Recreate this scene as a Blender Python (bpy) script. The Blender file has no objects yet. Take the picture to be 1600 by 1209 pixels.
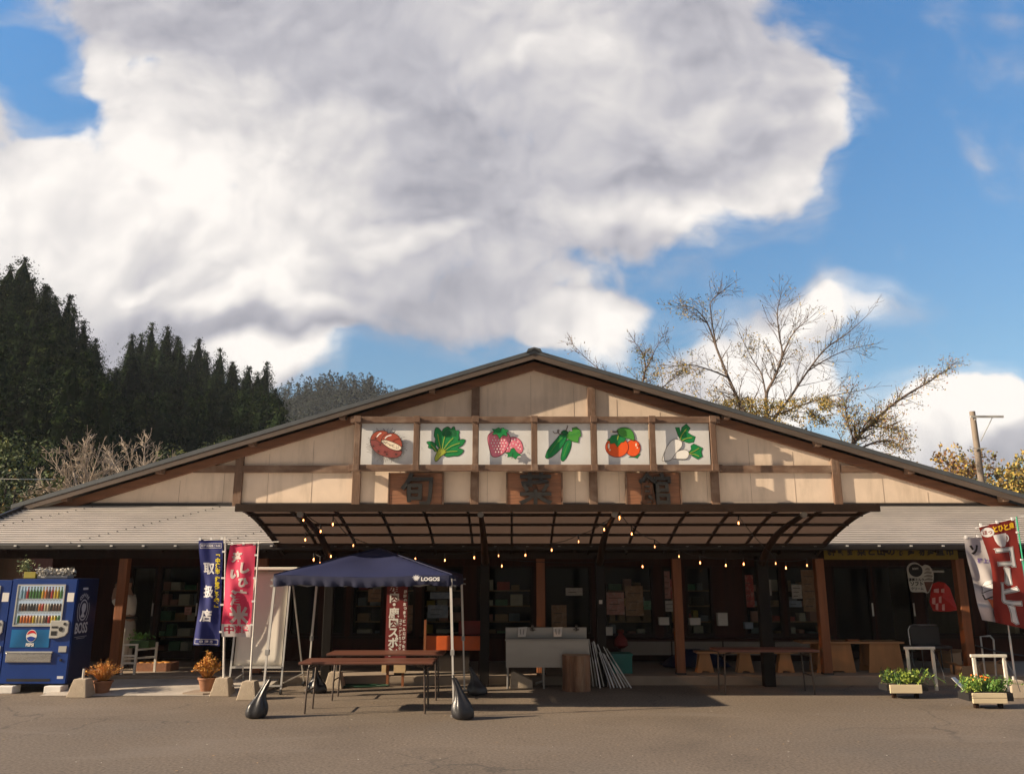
import bpy, bmesh, math, random
from mathutils import Vector, Matrix
R = math.radians
rnd = random.Random(7)
# ------------------------------------------------------------------ camera
F, PITCH, EYE = 1250.0, R(13.2), 1.8
CP, SP = math.cos(PITCH), math.sin(PITCH)
S = bpy.context.scene
COL = S.collection
cam = bpy.data.objects.new('camera', bpy.data.cameras.new('camera'))
cam.data.sensor_width = 36; cam.data.lens = F / 1600 * 36
cam.data.clip_start = .1; cam.data.clip_end = 3000
cam.location = (0, 0, EYE); cam.rotation_euler = (R(90) + PITCH, 0, 0)
COL.objects.link(cam); S.camera = cam
S.view_settings.view_transform = 'Standard'; S.view_settings.look = 'None'
S.view_settings.exposure = 1.0; S.view_settings.gamma = 1.0
S.cycles.max_bounces = 6; S.cycles.transparent_max_bounces = 12
# ------------------------------------------------------------------ sun: low, from the left and a little behind the camera
SUNV = Vector((1, .235, -.465)).normalized()           # the way the light travels
sun = bpy.data.objects.new('sun', bpy.data.lights.new('sun', 'SUN'))
sun.data.energy = 5.0; sun.data.angle = R(.55); sun.data.color = (1.0, .80, .57)
sun.rotation_euler = SUNV.to_track_quat('-Z', 'Y').to_euler(); COL.objects.link(sun)
ELEV = math.asin(-SUNV.z); AZ = math.atan2(-SUNV.x, -SUNV.y)
# ------------------------------------------------------------------ world: Nishita sky with procedural clouds by direction
W = bpy.data.worlds.new('World'); S.world = W; W.use_nodes = True
NT = W.node_tree; NT.nodes.clear(); nn = NT.nodes.new; ln = NT.links.new
def mth(op, a, b=None, c=None, nt=None, clamp=False):
    nt = nt or NT
    n = nt.nodes.new('ShaderNodeMath'); n.operation = op; n.use_clamp = clamp
    for i, v in enumerate((a, b, c)):
        if v is None: continue
        if isinstance(v, (int, float)): n.inputs[i].default_value = v
        else: nt.links.new(v, n.inputs[i])
    return n.outputs[0]
def vmth(op, a, b=None, c=None):
    n = nn('ShaderNodeVectorMath'); n.operation = op
    for i, v in enumerate((a, b, c)):
        if v is None: continue
        if isinstance(v, (tuple, list)): n.inputs[i].default_value = v
        else: ln(v, n.inputs[i])
    return n.outputs['Value'] if op in ('DOT_PRODUCT', 'LENGTH') else n.outputs[0]
def UVD(px, py):
    a, b = (px - 800) / F, (604.5 - py) / F; k = CP - b * SP
    return a / k, (SP + b * CP) / k, 1 / (F * k), 1 / (F * k * k)
tc = nn('ShaderNodeTexCoord').outputs['Generated']
sky = nn('ShaderNodeTexSky'); sky.sky_type = 'NISHITA'; sky.sun_disc = False
sky.sun_elevation = ELEV; sky.sun_rotation = AZ; sky.air_density = 1.3; sky.dust_density = .4; sky.ozone_density = 2.0
sp = nn('ShaderNodeSeparateXYZ'); ln(tc, sp.inputs[0])
ay = mth('ADD', mth('ABSOLUTE', sp.outputs[1]), .12)
cmb = nn('ShaderNodeCombineXYZ')
ln(mth('DIVIDE', sp.outputs[0], ay), cmb.inputs[0]); ln(mth('DIVIDE', sp.outputs[2], ay), cmb.inputs[1])
uv0 = cmb.outputs[0]
# the +.12 keeps the far sides finite; blobs are placed with the same mapping
def DUV(px, py):
    a, b = (px - 800) / F, (604.5 - py) / F
    d = Vector((a, CP - b * SP, SP + b * CP)).normalized()
    return d.x / (abs(d.y) + .12), d.z / (abs(d.y) + .12)
def noise(vec, scale, detail=6, rough=.55, dist=0):
    n = nn('ShaderNodeTexNoise'); n.inputs['Scale'].default_value = scale; n.inputs['Detail'].default_value = detail
    n.inputs['Roughness'].default_value = rough; n.inputs['Distortion'].default_value = dist
    ln(vec, n.inputs['Vector']); return n
warp = vmth('MULTIPLY_ADD', noise(uv0, 3.0, 3, .5).outputs['Color'], (.17, .17, 0), (-.085, -.085, 0))
warp2 = vmth('MULTIPLY_ADD', noise(uv0, 17, 4, .55).outputs['Color'], (.014, .014, 0), (-.007, -.007, 0))
uv = vmth('ADD', vmth('ADD', uv0, warp), warp2)
def field(vec, blobs, start):
    acc = start
    for (cx, cy, rx, ry, w) in blobs:
        u, v = DUV(cx, cy); u1, v1 = DUV(cx + rx, cy); u2, v2 = DUV(cx, cy - ry)
        sx, sy = 1 / max(1e-4, abs(u1 - u)), 1 / max(1e-4, abs(v2 - v))
        d = vmth('MULTIPLY_ADD', vec, (sx, sy, 0), (-u * sx, -v * sy, 0))
        g = mth('MAXIMUM', mth('SUBTRACT', 1, vmth('DOT_PRODUCT', d, d)), 0)
        acc = mth('MULTIPLY_ADD', mth('POWER', g, 1.4), w, acc)
    return acc
DENS = [(520, 520, 520, 100, .42), (60, 480, 400, 130, .4), (685, 340, 160, 100, .7), (220, 530, 330, 70, 1.0), (300, 290, 420, 330, 1.0), (-60, 350, 330, 190, 1.2), (650, 100, 620, 330, 1.4), (1080, 90, 270, 240, 1.2), (1200, 190, 190, 140, 1.0),
        (1010, 310, 330, 120, 1.1), (880, 430, 330, 120, .9), (330, 470, 640, 150, 1.1), (230, -20, 330, 120, 1.4), (-20, 185, 100, 60, 1.1), (130, 120, 70, 60, .6),
        (85, 190, 100, 60, -.85), (45, 120, 100, 75, -.75), (115, 140, 60, 70, -.5), (30, 75, 100, 50, -.9), (950, 520, 130, 60, 1.1), (865, 528, 60, 35, .8), (500, 492, 110, 60, .5),
        (465, 585, 100, 50, 1.0), (1190, 575, 210, 110, 1.5), (1120, 620, 150, 90, .9), (1330, 490, 170, 50, 1.1), (1480, 670, 170, 100, 1.7),
        (1600, 680, 130, 100, 1.5), (1400, 700, 160, 60, .8), (1495, 357, 26, 34, .8), (1400, 420, 46, 40, .75), (1478, 18, 60, 30, .6), (1560, 10, 60, 22, .6), (610, 585, 150, 55, -1.1), (1400, 330, 150, 230, -1.2), (1200, 440, 90, 60, -.9)]
BRT = [(800, 115, 90, 60, .30), (1095, 175, 90, 60, .30), (900, 40, 110, 90, .18), (540, 180, 110, 60, .22), (560, 330, 90, 60, .25), (920, 420, 110, 40, .22), (240, 432, 60, 26, .35), (380, 470, 100, 40, .35), (700, 60, 80, 60, .12), (60, 330, 330, 200, .62), (390, 300, 290, 240, .50), (420, 440, 160, 100, .25), (1040, 305, 300, 60, .5), (1255, 150, 100, 80, .5), (650, 385, 110, 50, .5),
       (150, 110, 180, 80, .45), (1190, 560, 220, 120, .85), (1470, 640, 260, 90, .95), (1600, 650, 130, 80, .8), (935, 515, 120, 60, .8), (1340, 490, 150, 50, .8), (465, 580, 110, 50, .9), (510, 490, 110, 40, .4),
       (930, 90, 220, 180, .22), (260, 0, 380, 80, -.16), (660, 240, 280, 200, -.20), (1010, 225, 170, 60, -.16), (1130, 10, 300, 70, -.12),
       (500, 525, 620, 60, -.22), (245, 385, 60, 80, -.36), (1510, 770, 190, 44, -.7), (950, 400, 240, 40, -.12), (1390, 775, 200, 40, -.35)]
fb = noise(uv, 5.2, 9, .55).outputs['Fac']
fb2 = noise(vmth('ADD', uv, (.017, -.020, 0)), 5.2, 7, .55).outputs['Fac']
fine = noise(uv, 13, 7, .56).outputs['Fac']
fine2 = noise(vmth('ADD', uv, (.007, -.008, 0)), 13, 6, .56).outputs['Fac']
def billow(vec):
    a = mth('ABSOLUTE', mth('SUBTRACT', noise(vec, 7.5, 1, .5).outputs['Fac'], .5)); b = mth('ABSOLUTE', mth('SUBTRACT', noise(vec, 19, 1.5, .5).outputs['Fac'], .5))
    return mth('MULTIPLY_ADD', b, .45, a)
bl = billow(uv); bl2 = billow(vmth('ADD', uv, (.012, -.015, 0)))
dens = field(uv, DENS, -.42)
dens = mth('MULTIPLY_ADD', mth('SUBTRACT', bl, .13), 1.6, dens)
dens = mth('MULTIPLY_ADD', mth('SUBTRACT', fb, .5), 2.0, dens)
dens = mth('MULTIPLY_ADD', mth('SUBTRACT', fine, .5), 1.0, dens)
alpha = nn('ShaderNodeMapRange'); alpha.interpolation_type = 'SMOOTHSTEP'
ln(dens, alpha.inputs[0]); alpha.inputs[1].default_value = -.05; alpha.inputs[2].default_value = .58
thick = mth('MULTIPLY', mth('SUBTRACT', dens, .25, clamp=True), -.07)
rel = mth('MULTIPLY_ADD', mth('SUBTRACT', fb, fb2), .9, mth('MULTIPLY', mth('SUBTRACT', fine, fine2), .3))
lowu = vmth('MULTIPLY', uv, (1, 1.5, 1))
big = mth('MULTIPLY_ADD', noise(lowu, 3.4, 5, .5).outputs['Fac'], .8, -.40)
rel = mth('MULTIPLY_ADD', mth('SUBTRACT', bl, bl2), .85, mth('MULTIPLY_ADD', mth('SUBTRACT', bl, .13), .3, rel))
uvb = vmth('ADD', uv, vmth('MULTIPLY_ADD', noise(uv0, 6.5, 3, .5).outputs['Color'], (.2, .2, 0), (-.1, -.1, 0)))
br = field(uvb, BRT, .38)
br = mth('ADD', mth('ADD', br, rel), mth('ADD', thick, big), clamp=True)
ramp = nn('ShaderNodeValToRGB'); ln(br, ramp.inputs[0])
el = ramp.color_ramp.elements
CB = .52
def cc(*c): return (*[v * CB for v in c], 1)
el[0].position = 0; el[0].color = cc(.38, .375, .42); el[1].position = 1; el[1].color = cc(1.04, .98, .92)
e = el.new(.3); e.color = cc(.54, .525, .56)
e = el.new(.62); e.color = cc(.74, .705, .695)
skc = nn('ShaderNodeMix'); skc.data_type = 'RGBA'; skc.blend_type = 'MULTIPLY'; skc.inputs[0].default_value = 1
zr = nn('ShaderNodeValToRGB'); ln(sp.outputs[2], zr.inputs[0]); ze = zr.color_ramp.elements
SB = .078                                       # sky strength
ze[0].position = .0; ze[0].color = (SB * .56, SB * .66, SB * .84, 1); ze[1].position = .75; ze[1].color = (SB * .47, SB * 1.0, SB * 1.42, 1)
e = ze.new(.25); e.color = (SB * .56, SB * .76, SB * .90, 1)
e = ze.new(.5); e.color = (SB * .52, SB * .89, SB * 1.16, 1)
ln(sky.outputs[0], skc.inputs[6]); ln(zr.outputs[0], skc.inputs[7])
mx = nn('ShaderNodeMix'); mx.data_type = 'RGBA'
fr0 = nn('ShaderNodeMapRange'); ln(sp.outputs[1], fr0.inputs[0]); fr0.inputs[1].default_value = -.25; fr0.inputs[2].default_value = .1
bk = nn('ShaderNodeMix'); bk.data_type = 'RGBA'; ln(fr0.outputs[0], bk.inputs[0]); bk.inputs[6].default_value = (.150, .122, .099, 1); ln(ramp.outputs[0], bk.inputs[7])
veil = nn('ShaderNodeMapRange'); veil.interpolation_type = 'SMOOTHSTEP'; ln(dens, veil.inputs[0]); veil.inputs[1].default_value = -.75; veil.inputs[2].default_value = .25
vn = nn('ShaderNodeMapRange'); ln(noise(vmth('MULTIPLY', uv, (1.0, 2.2, 1)), 4.5, 6, .6).outputs['Fac'], vn.inputs[0]); vn.inputs[1].default_value = .42; vn.inputs[2].default_value = .72
veilf = mth('MULTIPLY', mth('MULTIPLY', veil.outputs[0], vn.outputs[0]), .8)
# behind the camera: unseen warm grey cloud, added to set the fill light
am = mth('MAXIMUM', mth('MAXIMUM', mth('MULTIPLY', alpha.outputs[0], .97), veilf), mth('MULTIPLY_ADD', fr0.outputs[0], -.75, .75))
ln(am, mx.inputs[0]); ln(skc.outputs[2], mx.inputs[6]); ln(bk.outputs[2], mx.inputs[7])
# no cloud below the horizon
bgn = nn('ShaderNodeBackground'); bgn.inputs[1].default_value = 1.0; ln(mx.outputs[2], bgn.inputs[0])
# (the 0.125 above is the sky strength; the clouds carry their own radiance)
wo = nn('ShaderNodeOutputWorld'); ln(bgn.outputs[0], wo.inputs[0])
# ------------------------------------------------------------------ helpers
def P(px, py, Y):
    """pixel of the 1600 x 1209 photograph + real distance Y -> world point"""
    a, b = (px - 800) / F, (604.5 - py) / F; t = Y / (CP - b * SP)
    return Vector((a * t, Y, EYE + t * (SP + b * CP)))
def G(px, py, z=0.0):
    a, b = (px - 800) / F, (604.5 - py) / F; t = (z - EYE) / (SP + b * CP)
    return Vector((a * t, t * (CP - b * SP), z))
def tag(o, label=None, cat=None, group=None, kind=None):
    for k, v in (('label', label), ('category', cat), ('group', group), ('kind', kind)):
        if v: o[k] = v
    return o
def T(name, label, cat, loc=(0, 0, 0), rz=0, group=None):
    o = bpy.data.objects.new(name, None); o.empty_display_size = .1; COL.objects.link(o)
    o.location = loc; o.rotation_euler = (0, 0, rz)
    return tag(o, label, cat, group)
def base_of(p):
    v = Vector((0, 0, 0))
    while p is not None: v += p.location; p = p.parent
    return v
class MB:
    def __init__(s, local=False): s.v = []; s.f = []; s.m = []; s.local = local
    def add(s, vs, fs, mi=0):
        k = len(s.v); s.v.extend(Vector(v) for v in vs); s.f.extend(tuple(i + k for i in f) for f in fs); s.m.extend([mi] * len(fs)); return s
    def box(s, x0, x1, y0, y1, z0, z1, mi=0):
        return s.add([(x0, y0, z0), (x1, y0, z0), (x1, y1, z0), (x0, y1, z0), (x0, y0, z1), (x1, y0, z1), (x1, y1, z1), (x0, y1, z1)],
                     [(0, 3, 2, 1), (4, 5, 6, 7), (0, 1, 5, 4), (1, 2, 6, 5), (2, 3, 7, 6), (3, 0, 4, 7)], mi)
    def cbox(s, c, sx, sy, sz, mi=0): return s.box(c[0] - sx / 2, c[0] + sx / 2, c[1] - sy / 2, c[1] + sy / 2, c[2] - sz / 2, c[2] + sz / 2, mi)
    def bar(s, p, q, w, h, up=(0, 0, 1), mi=0):
        p, q = Vector(p), Vector(q); d = (q - p).normalized(); u = Vector(up)
        if abs(d.dot(u)) > .98: u = Vector((0, 1, 0))
        sd = d.cross(u).normalized() * w / 2; u = sd.cross(d).normalized() * h / 2
        vs = [p - sd - u, p + sd - u, p + sd + u, p - sd + u, q - sd - u, q + sd - u, q + sd + u, q - sd + u]
        return s.add(vs, [(0, 1, 2, 3), (7, 6, 5, 4), (0, 4, 5, 1), (1, 5, 6, 2), (2, 6, 7, 3), (3, 7, 4, 0)], mi)
    def tube(s, pts, r, n=8, mi=0, cap=True):
        pts = [Vector(p) for p in pts]; rs = r if isinstance(r, (list, tuple)) else [r] * len(pts)
        k = len(s.v); u = None
        for i, p in enumerate(pts):
            d = (pts[min(i + 1, len(pts) - 1)] - pts[max(i - 1, 0)])
            d = d.normalized() if d.length > 1e-9 else Vector((0, 0, 1))
            if u is None: u = d.cross(Vector((0, 0, 1)) if abs(d.z) < .9 else Vector((1, 0, 0))).normalized()
            else:
                u = u - d * u.dot(d); u = u.normalized() if u.length > 1e-6 else d.orthogonal().normalized()
            w = d.cross(u)
            for j in range(n):
                a = 2 * math.pi * j / n; s.v.append(p + (u * math.cos(a) + w * math.sin(a)) * rs[i])
        for i in range(len(pts) - 1):
            for j in range(n):
                a, b = k + i * n + j, k + i * n + (j + 1) % n
                s.f.append((a, b, b + n, a + n)); s.m.append(mi)
        if cap:
            s.f.append(tuple(k + j for j in reversed(range(n)))); s.m.append(mi)
            s.f.append(tuple(k + (len(pts) - 1) * n + j for j in range(n))); s.m.append(mi)
        return s
    def lathe(s, prof, c, n=20, mi=0):
        return s.tube([(c[0], c[1], c[2] + z) for r, z in prof], [max(r, 1e-4) for r, z in prof], n, mi)
    def prism(s, poly, y0, y1, mi=0, axis='y'):
        """poly = (x, z) outline run along y (axis y) or (y, z) outline run along x (axis x)"""
        n = len(poly)
        f = (lambda a, b, c: (a, c, b)) if axis == 'y' else (lambda a, b, c: (c, a, b)) if axis == 'x' else (lambda a, b, c: (a, b, c))
        vs = [f(a, b, y0) for a, b in poly] + [f(a, b, y1) for a, b in poly]
        fs = [tuple(range(n)), tuple(range(2 * n - 1, n - 1, -1))] + [(i, i + n, (i + 1) % n + n, (i + 1) % n) for i in range(n)]
        return s.add(vs, fs, mi)
    def leaf(s, p, size, rn, mi=0, asp=.6):
        a = Vector((rn.gauss(0, 1), rn.gauss(0, 1), rn.gauss(0, 1))).normalized(); b = a.orthogonal().normalized()
        b = (Matrix.Rotation(rn.random() * 6.3, 3, a) @ b); c = a.cross(b)
        p = Vector(p); b = b * size / 2; c = c * size * asp / 2
        return s.add([p - b, p + c * .9 - b * .1, p + b, p - c * .9 - b * .1], [(0, 1, 2, 3)], mi)
    def xf(s, M):
        s.v = [M @ v for v in s.v]; return s
    def leafn(s, p, size, nrm, rn, mi=0, asp=.6, jit=.45):
        c = (Vector(nrm).normalized() + Vector((rn.gauss(0, jit), rn.gauss(0, jit), rn.gauss(0, jit)))).normalized(); b = Matrix.Rotation(rn.random() * 6.3, 3, c) @ c.orthogonal().normalized(); d = c.cross(b)
        p = Vector(p); b = b * size / 2; d = d * size * asp / 2
        return s.add([p - b, p + d * .9 - b * .1, p + b, p - d * .9 - b * .1], [(0, 1, 2, 3)], mi)
    def build(s, name, mat, parent=None, origin=None, smooth=False, bevel=0, seg=2, fix=True, flat=45):
        off = Vector((0, 0, 0))
        if parent is not None and not s.local: off = base_of(parent)
        elif origin is not None: off = Vector(origin)
        me = bpy.data.meshes.new(name); me.from_pydata([v - off for v in s.v], [], s.f)
        for m in (mat if isinstance(mat, (list, tuple)) else [mat]): me.materials.append(m)
        if isinstance(mat, (list, tuple)) and len(mat) > 1: me.polygons.foreach_set('material_index', s.m)
        me.update()
        if fix:
            bm = bmesh.new(); bm.from_mesh(me); bmesh.ops.recalc_face_normals(bm, faces=bm.faces); bm.to_mesh(me); bm.free()
        if smooth:
            me.shade_smooth(); me.set_sharp_from_angle(angle=R(flat))
        o = bpy.data.objects.new(name, me); COL.objects.link(o)
        if parent is not None: o.parent = parent
        elif origin is not None: o.location = origin
        if bevel:
            b = o.modifiers.new('bevel', 'BEVEL'); b.width = bevel; b.segments = seg; b.limit_method = 'ANGLE'; b.angle_limit = R(40)
        return o
def dup(root, loc=None, rz=None, label=None, group=None, scale=None):
    def cp(o, par):
        c = o.copy(); COL.objects.link(c)
        if par is not None: c.parent = par
        for ch in KIDS.get(o.name, []): cp(ch, c)
        return c
    KIDS = {}
    for o in COL.objects:
        if o.parent is not None: KIDS.setdefault(o.parent.name, []).append(o)
    c = cp(root, None)
    if loc is not None: c.location = loc
    if rz is not None: c.rotation_euler = (0, 0, rz)
    if scale is not None: c.scale = (scale,) * 3 if isinstance(scale, (int, float)) else scale
    return tag(c, label, None, group)
MATS = {}
def M(name, col, rough=.6, var=.14, scale=6, bump=0, bscale=40, metal=0, stretch=(1, 1, 1), emit=None, spec=.5, rand=0, stain=None, stscale=1.5, sst=(1, 1, 1), detail=5, coat=0):
    if name in MATS: return MATS[name]
    m = bpy.data.materials.new(name); MATS[name] = m; m.use_nodes = True; nt = m.node_tree; b = nt.nodes['Principled BSDF']
    N = nt.nodes.new; L = nt.links.new
    b.inputs['Roughness'].default_value = rough; b.inputs['Metallic'].default_value = metal; b.inputs['Specular IOR Level'].default_value = spec
    b.inputs['Coat Weight'].default_value = coat
    tcn = N('ShaderNodeTexCoord'); mp = N('ShaderNodeMapping'); mp.inputs['Scale'].default_value = stretch; L(tcn.outputs['Object'], mp.inputs[0])
    nz = N('ShaderNodeTexNoise'); nz.inputs['Scale'].default_value = scale; nz.inputs['Detail'].default_value = detail; nz.inputs['Roughness'].default_value = .6
    L(mp.outputs[0], nz.inputs[0])
    mr = N('ShaderNodeMapRange'); mr.inputs[1].default_value = .28; mr.inputs[2].default_value = .72; mr.inputs[3].default_value = 1 - var; mr.inputs[4].default_value = 1 + var
    L(nz.outputs[0], mr.inputs[0]); fac = mr.outputs[0]
    if rand:
        oi = N('ShaderNodeObjectInfo'); r2 = N('ShaderNodeMapRange'); r2.inputs[3].default_value = 1 - rand; r2.inputs[4].default_value = 1 + rand
        L(oi.outputs['Random'], r2.inputs[0]); fac = mth('MULTIPLY', fac, r2.outputs[0], nt=nt)
    vm = N('ShaderNodeVectorMath'); vm.operation = 'SCALE'; vm.inputs[0].default_value = col[:3]; L(fac, vm.inputs['Scale']); out = vm.outputs[0]
    if stain:
        m2 = N('ShaderNodeMapping'); m2.inputs['Scale'].default_value = sst; L(tcn.outputs['Object'], m2.inputs[0])
        n2 = N('ShaderNodeTexNoise'); n2.inputs['Scale'].default_value = stscale; n2.inputs['Detail'].default_value = 6; n2.inputs['Roughness'].default_value = .65; L(m2.outputs[0], n2.inputs[0])
        r3 = N('ShaderNodeMapRange'); r3.inputs[1].default_value = .5; r3.inputs[2].default_value = .72; r3.inputs[4].default_value = stain[3]; L(n2.outputs[0], r3.inputs[0])
        mxn = N('ShaderNodeMix'); mxn.data_type = 'RGBA'; L(r3.outputs[0], mxn.inputs[0]); L(out, mxn.inputs[6]); mxn.inputs[7].default_value = (*stain[:3], 1); out = mxn.outputs[2]
    L(out, b.inputs['Base Color'])
    rr = N('ShaderNodeMapRange'); rr.inputs[3].default_value = max(0, rough - .07); rr.inputs[4].default_value = min(1, rough + .07); L(nz.outputs[0], rr.inputs[0]); L(rr.outputs[0], b.inputs['Roughness'])
    if bump:
        n3 = N('ShaderNodeTexNoise'); n3.inputs['Scale'].default_value = bscale; n3.inputs['Detail'].default_value = 4; L(mp.outputs[0], n3.inputs[0])
        bn = N('ShaderNodeBump'); bn.inputs['Strength'].default_value = bump; bn.inputs['Distance'].default_value = .02; L(n3.outputs[0], bn.inputs['Height']); L(bn.outputs[0], b.inputs['Normal'])
    if emit: b.inputs['Emission Color'].default_value = (*emit[:3], 1); b.inputs['Emission Strength'].default_value = emit[3]
    return m
def rgb(r, g, b):
    f = lambda c: (c / 255 / 12.92) if c <= 10 else ((c / 255 + .055) / 1.055) ** 2.4
    return (f(r), f(g), f(b))
def glass(name, tint=(.9, .95, .93), refl=.09, dirt=.05):
    m = bpy.data.materials.new(name); m.use_nodes = True; nt = m.node_tree; nt.nodes.clear(); N = nt.nodes.new; L = nt.links.new
    tr = N('ShaderNodeBsdfTransparent'); tr.inputs[0].default_value = (*tint, 1)
    gl = N('ShaderNodeBsdfGlossy'); gl.inputs['Roughness'].default_value = .03; gl.inputs[0].default_value = (.9, .9, .9, 1)
    df = N('ShaderNodeBsdfDiffuse'); df.inputs[0].default_value = (.35, .33, .3, 1)
    lw = N('ShaderNodeLayerWeight'); lw.inputs[0].default_value = .18
    m1 = N('ShaderNodeMixShader'); L(mth('MULTIPLY_ADD', lw.outputs['Fresnel'], .3, refl, nt=nt, clamp=True), m1.inputs[0]); L(tr.outputs[0], m1.inputs[1]); L(gl.outputs[0], m1.inputs[2])
    nz = N('ShaderNodeTexNoise'); nz.inputs['Scale'].default_value = 2.5; tcn = N('ShaderNodeTexCoord'); L(tcn.outputs['Object'], nz.inputs[0])
    m2 = N('ShaderNodeMixShader'); L(mth('MULTIPLY', nz.outputs[0], dirt, nt=nt), m2.inputs[0]); L(m1.outputs[0], m2.inputs[1]); L(df.outputs[0], m2.inputs[2])
    o = N('ShaderNodeOutputMaterial'); L(m2.outputs[0], o.inputs[0]); return m
def cloth(name, col, trans=.35, var=.1, rough=.75, base=None):
    """thin fabric: part of the light comes through"""
    m = M(name, col, rough, var, 5, .15, 60)
    nt = m.node_tree; b = nt.nodes['Principled BSDF']; out = nt.nodes['Material Output']
    t = nt.nodes.new('ShaderNodeBsdfTranslucent'); t.inputs[0].default_value = (*col[:3], 1)
    mxs = nt.nodes.new('ShaderNodeMixShader'); mxs.inputs[0].default_value = trans
    nt.links.new(b.outputs[0], mxs.inputs[1]); nt.links.new(t.outputs[0], mxs.inputs[2]); nt.links.new(mxs.outputs[0], out.inputs[0]); return m
def curve_pts(pts, n=6, closed=True):
    out = []; k = len(pts)
    rng = range(k) if closed else range(k - 1)
    for i in rng:
        g = (lambda j: pts[j % k]) if closed else (lambda j: pts[min(max(j, 0), k - 1)])
        p0, p1, p2, p3 = g(i - 1), g(i), g(i + 1), g(i + 2)
        for j in range(n):
            t = j / n
            out.append(tuple(.5 * (2 * b + (c - a) * t + (2 * a - 5 * b + 4 * c - d) * t * t + (3 * b - a - 3 * c + d) * t ** 3) for a, b, c, d in zip(p0, p1, p2, p3)))
    if not closed: out.append(tuple(pts[-1]))
    return out
def grow(poly, w):
    """outline offset outward by w (2-D)"""
    n = len(poly); ar = sum(poly[i][0] * poly[(i + 1) % n][1] - poly[(i + 1) % n][0] * poly[i][1] for i in range(n))
    sg = 1 if ar > 0 else -1; out = []
    for i in range(n):
        a, b, c = Vector(poly[i - 1]), Vector(poly[i]), Vector(poly[(i + 1) % n])
        d1, d2 = (b - a), (c - b)
        if d1.length < 1e-9 or d2.length < 1e-9: out.append(tuple(b)); continue
        n1 = Vector((d1.y, -d1.x)).normalized(); n2 = Vector((d2.y, -d2.x)).normalized(); m = n1 + n2
        m = m.normalized() if m.length > .2 else n1
        out.append(tuple(b + m * w * sg))
    return out
_tc = {}
def glyphs(txt, size, bold=0.0, extrude=.0, shear=0, spacing=1):
    """text -> (verts, faces) in the XY plane, centred"""
    key = (txt, size, bold, extrude, shear, spacing)
    if key in _tc: return _tc[key]
    cu = bpy.data.curves.new('txt', 'FONT'); cu.body = txt; cu.size = size; cu.align_x = 'CENTER'; cu.align_y = 'CENTER'
    cu.offset = bold; cu.extrude = extrude; cu.resolution_u = 3; cu.shear = shear; cu.space_character = spacing
    o = bpy.data.objects.new('txt', cu); COL.objects.link(o)
    me = bpy.data.meshes.new_from_object(o.evaluated_get(bpy.context.evaluated_depsgraph_get()))
    vs = [Vector(v.co) for v in me.vertices]; fs = [tuple(p.vertices) for p in me.polygons]
    bpy.data.objects.remove(o); bpy.data.curves.remove(cu); bpy.data.meshes.remove(me)
    if vs:
        cx = (min(v.x for v in vs) + max(v.x for v in vs)) / 2; cy = (min(v.y for v in vs) + max(v.y for v in vs)) / 2
        vs = [Vector((v.x - cx, v.y - cy, v.z)) for v in vs]
    _tc[key] = (vs, fs); return vs, fs
def text_mb(mb, txt, size, fn, mi=0, bold=0.0, extrude=0.0, spacing=1, sx=1, sy=1, cut=None):
    """adds text; fn(x, y, z) -> world point, x right, y up, z out of the face"""
    vs, fs = glyphs(txt, size, bold, extrude, 0, spacing)
    if cut:
        bm = bmesh.new(); bv = [bm.verts.new(v) for v in vs]
        for f in fs:
            try: bm.faces.new([bv[i] for i in f])
            except ValueError: pass
        bmesh.ops.triangulate(bm, faces=bm.faces)
        for _ in range(4):
            es = [e for e in bm.edges if e.calc_length() > cut]
            if not es: break
            bmesh.ops.subdivide_edges(bm, edges=es, cuts=1); bmesh.ops.triangulate(bm, faces=bm.faces)
        bm.verts.index_update(); vs = [v.co.copy() for v in bm.verts]; fs = [tuple(v.index for v in f.verts) for f in bm.faces]; bm.free()
    mb.add([fn(v.x * sx, v.y * sy, v.z) for v in vs], fs, mi)
    return mb
def wall_fn(c, out=(0, -1, 0), right=(1, 0, 0), up=(0, 0, 1)):
    c, o_, r_, u_ = Vector(c), Vector(out), Vector(right), Vector(up)
    return lambda x, y, z: c + r_ * x + u_ * y + o_ * z
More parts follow.
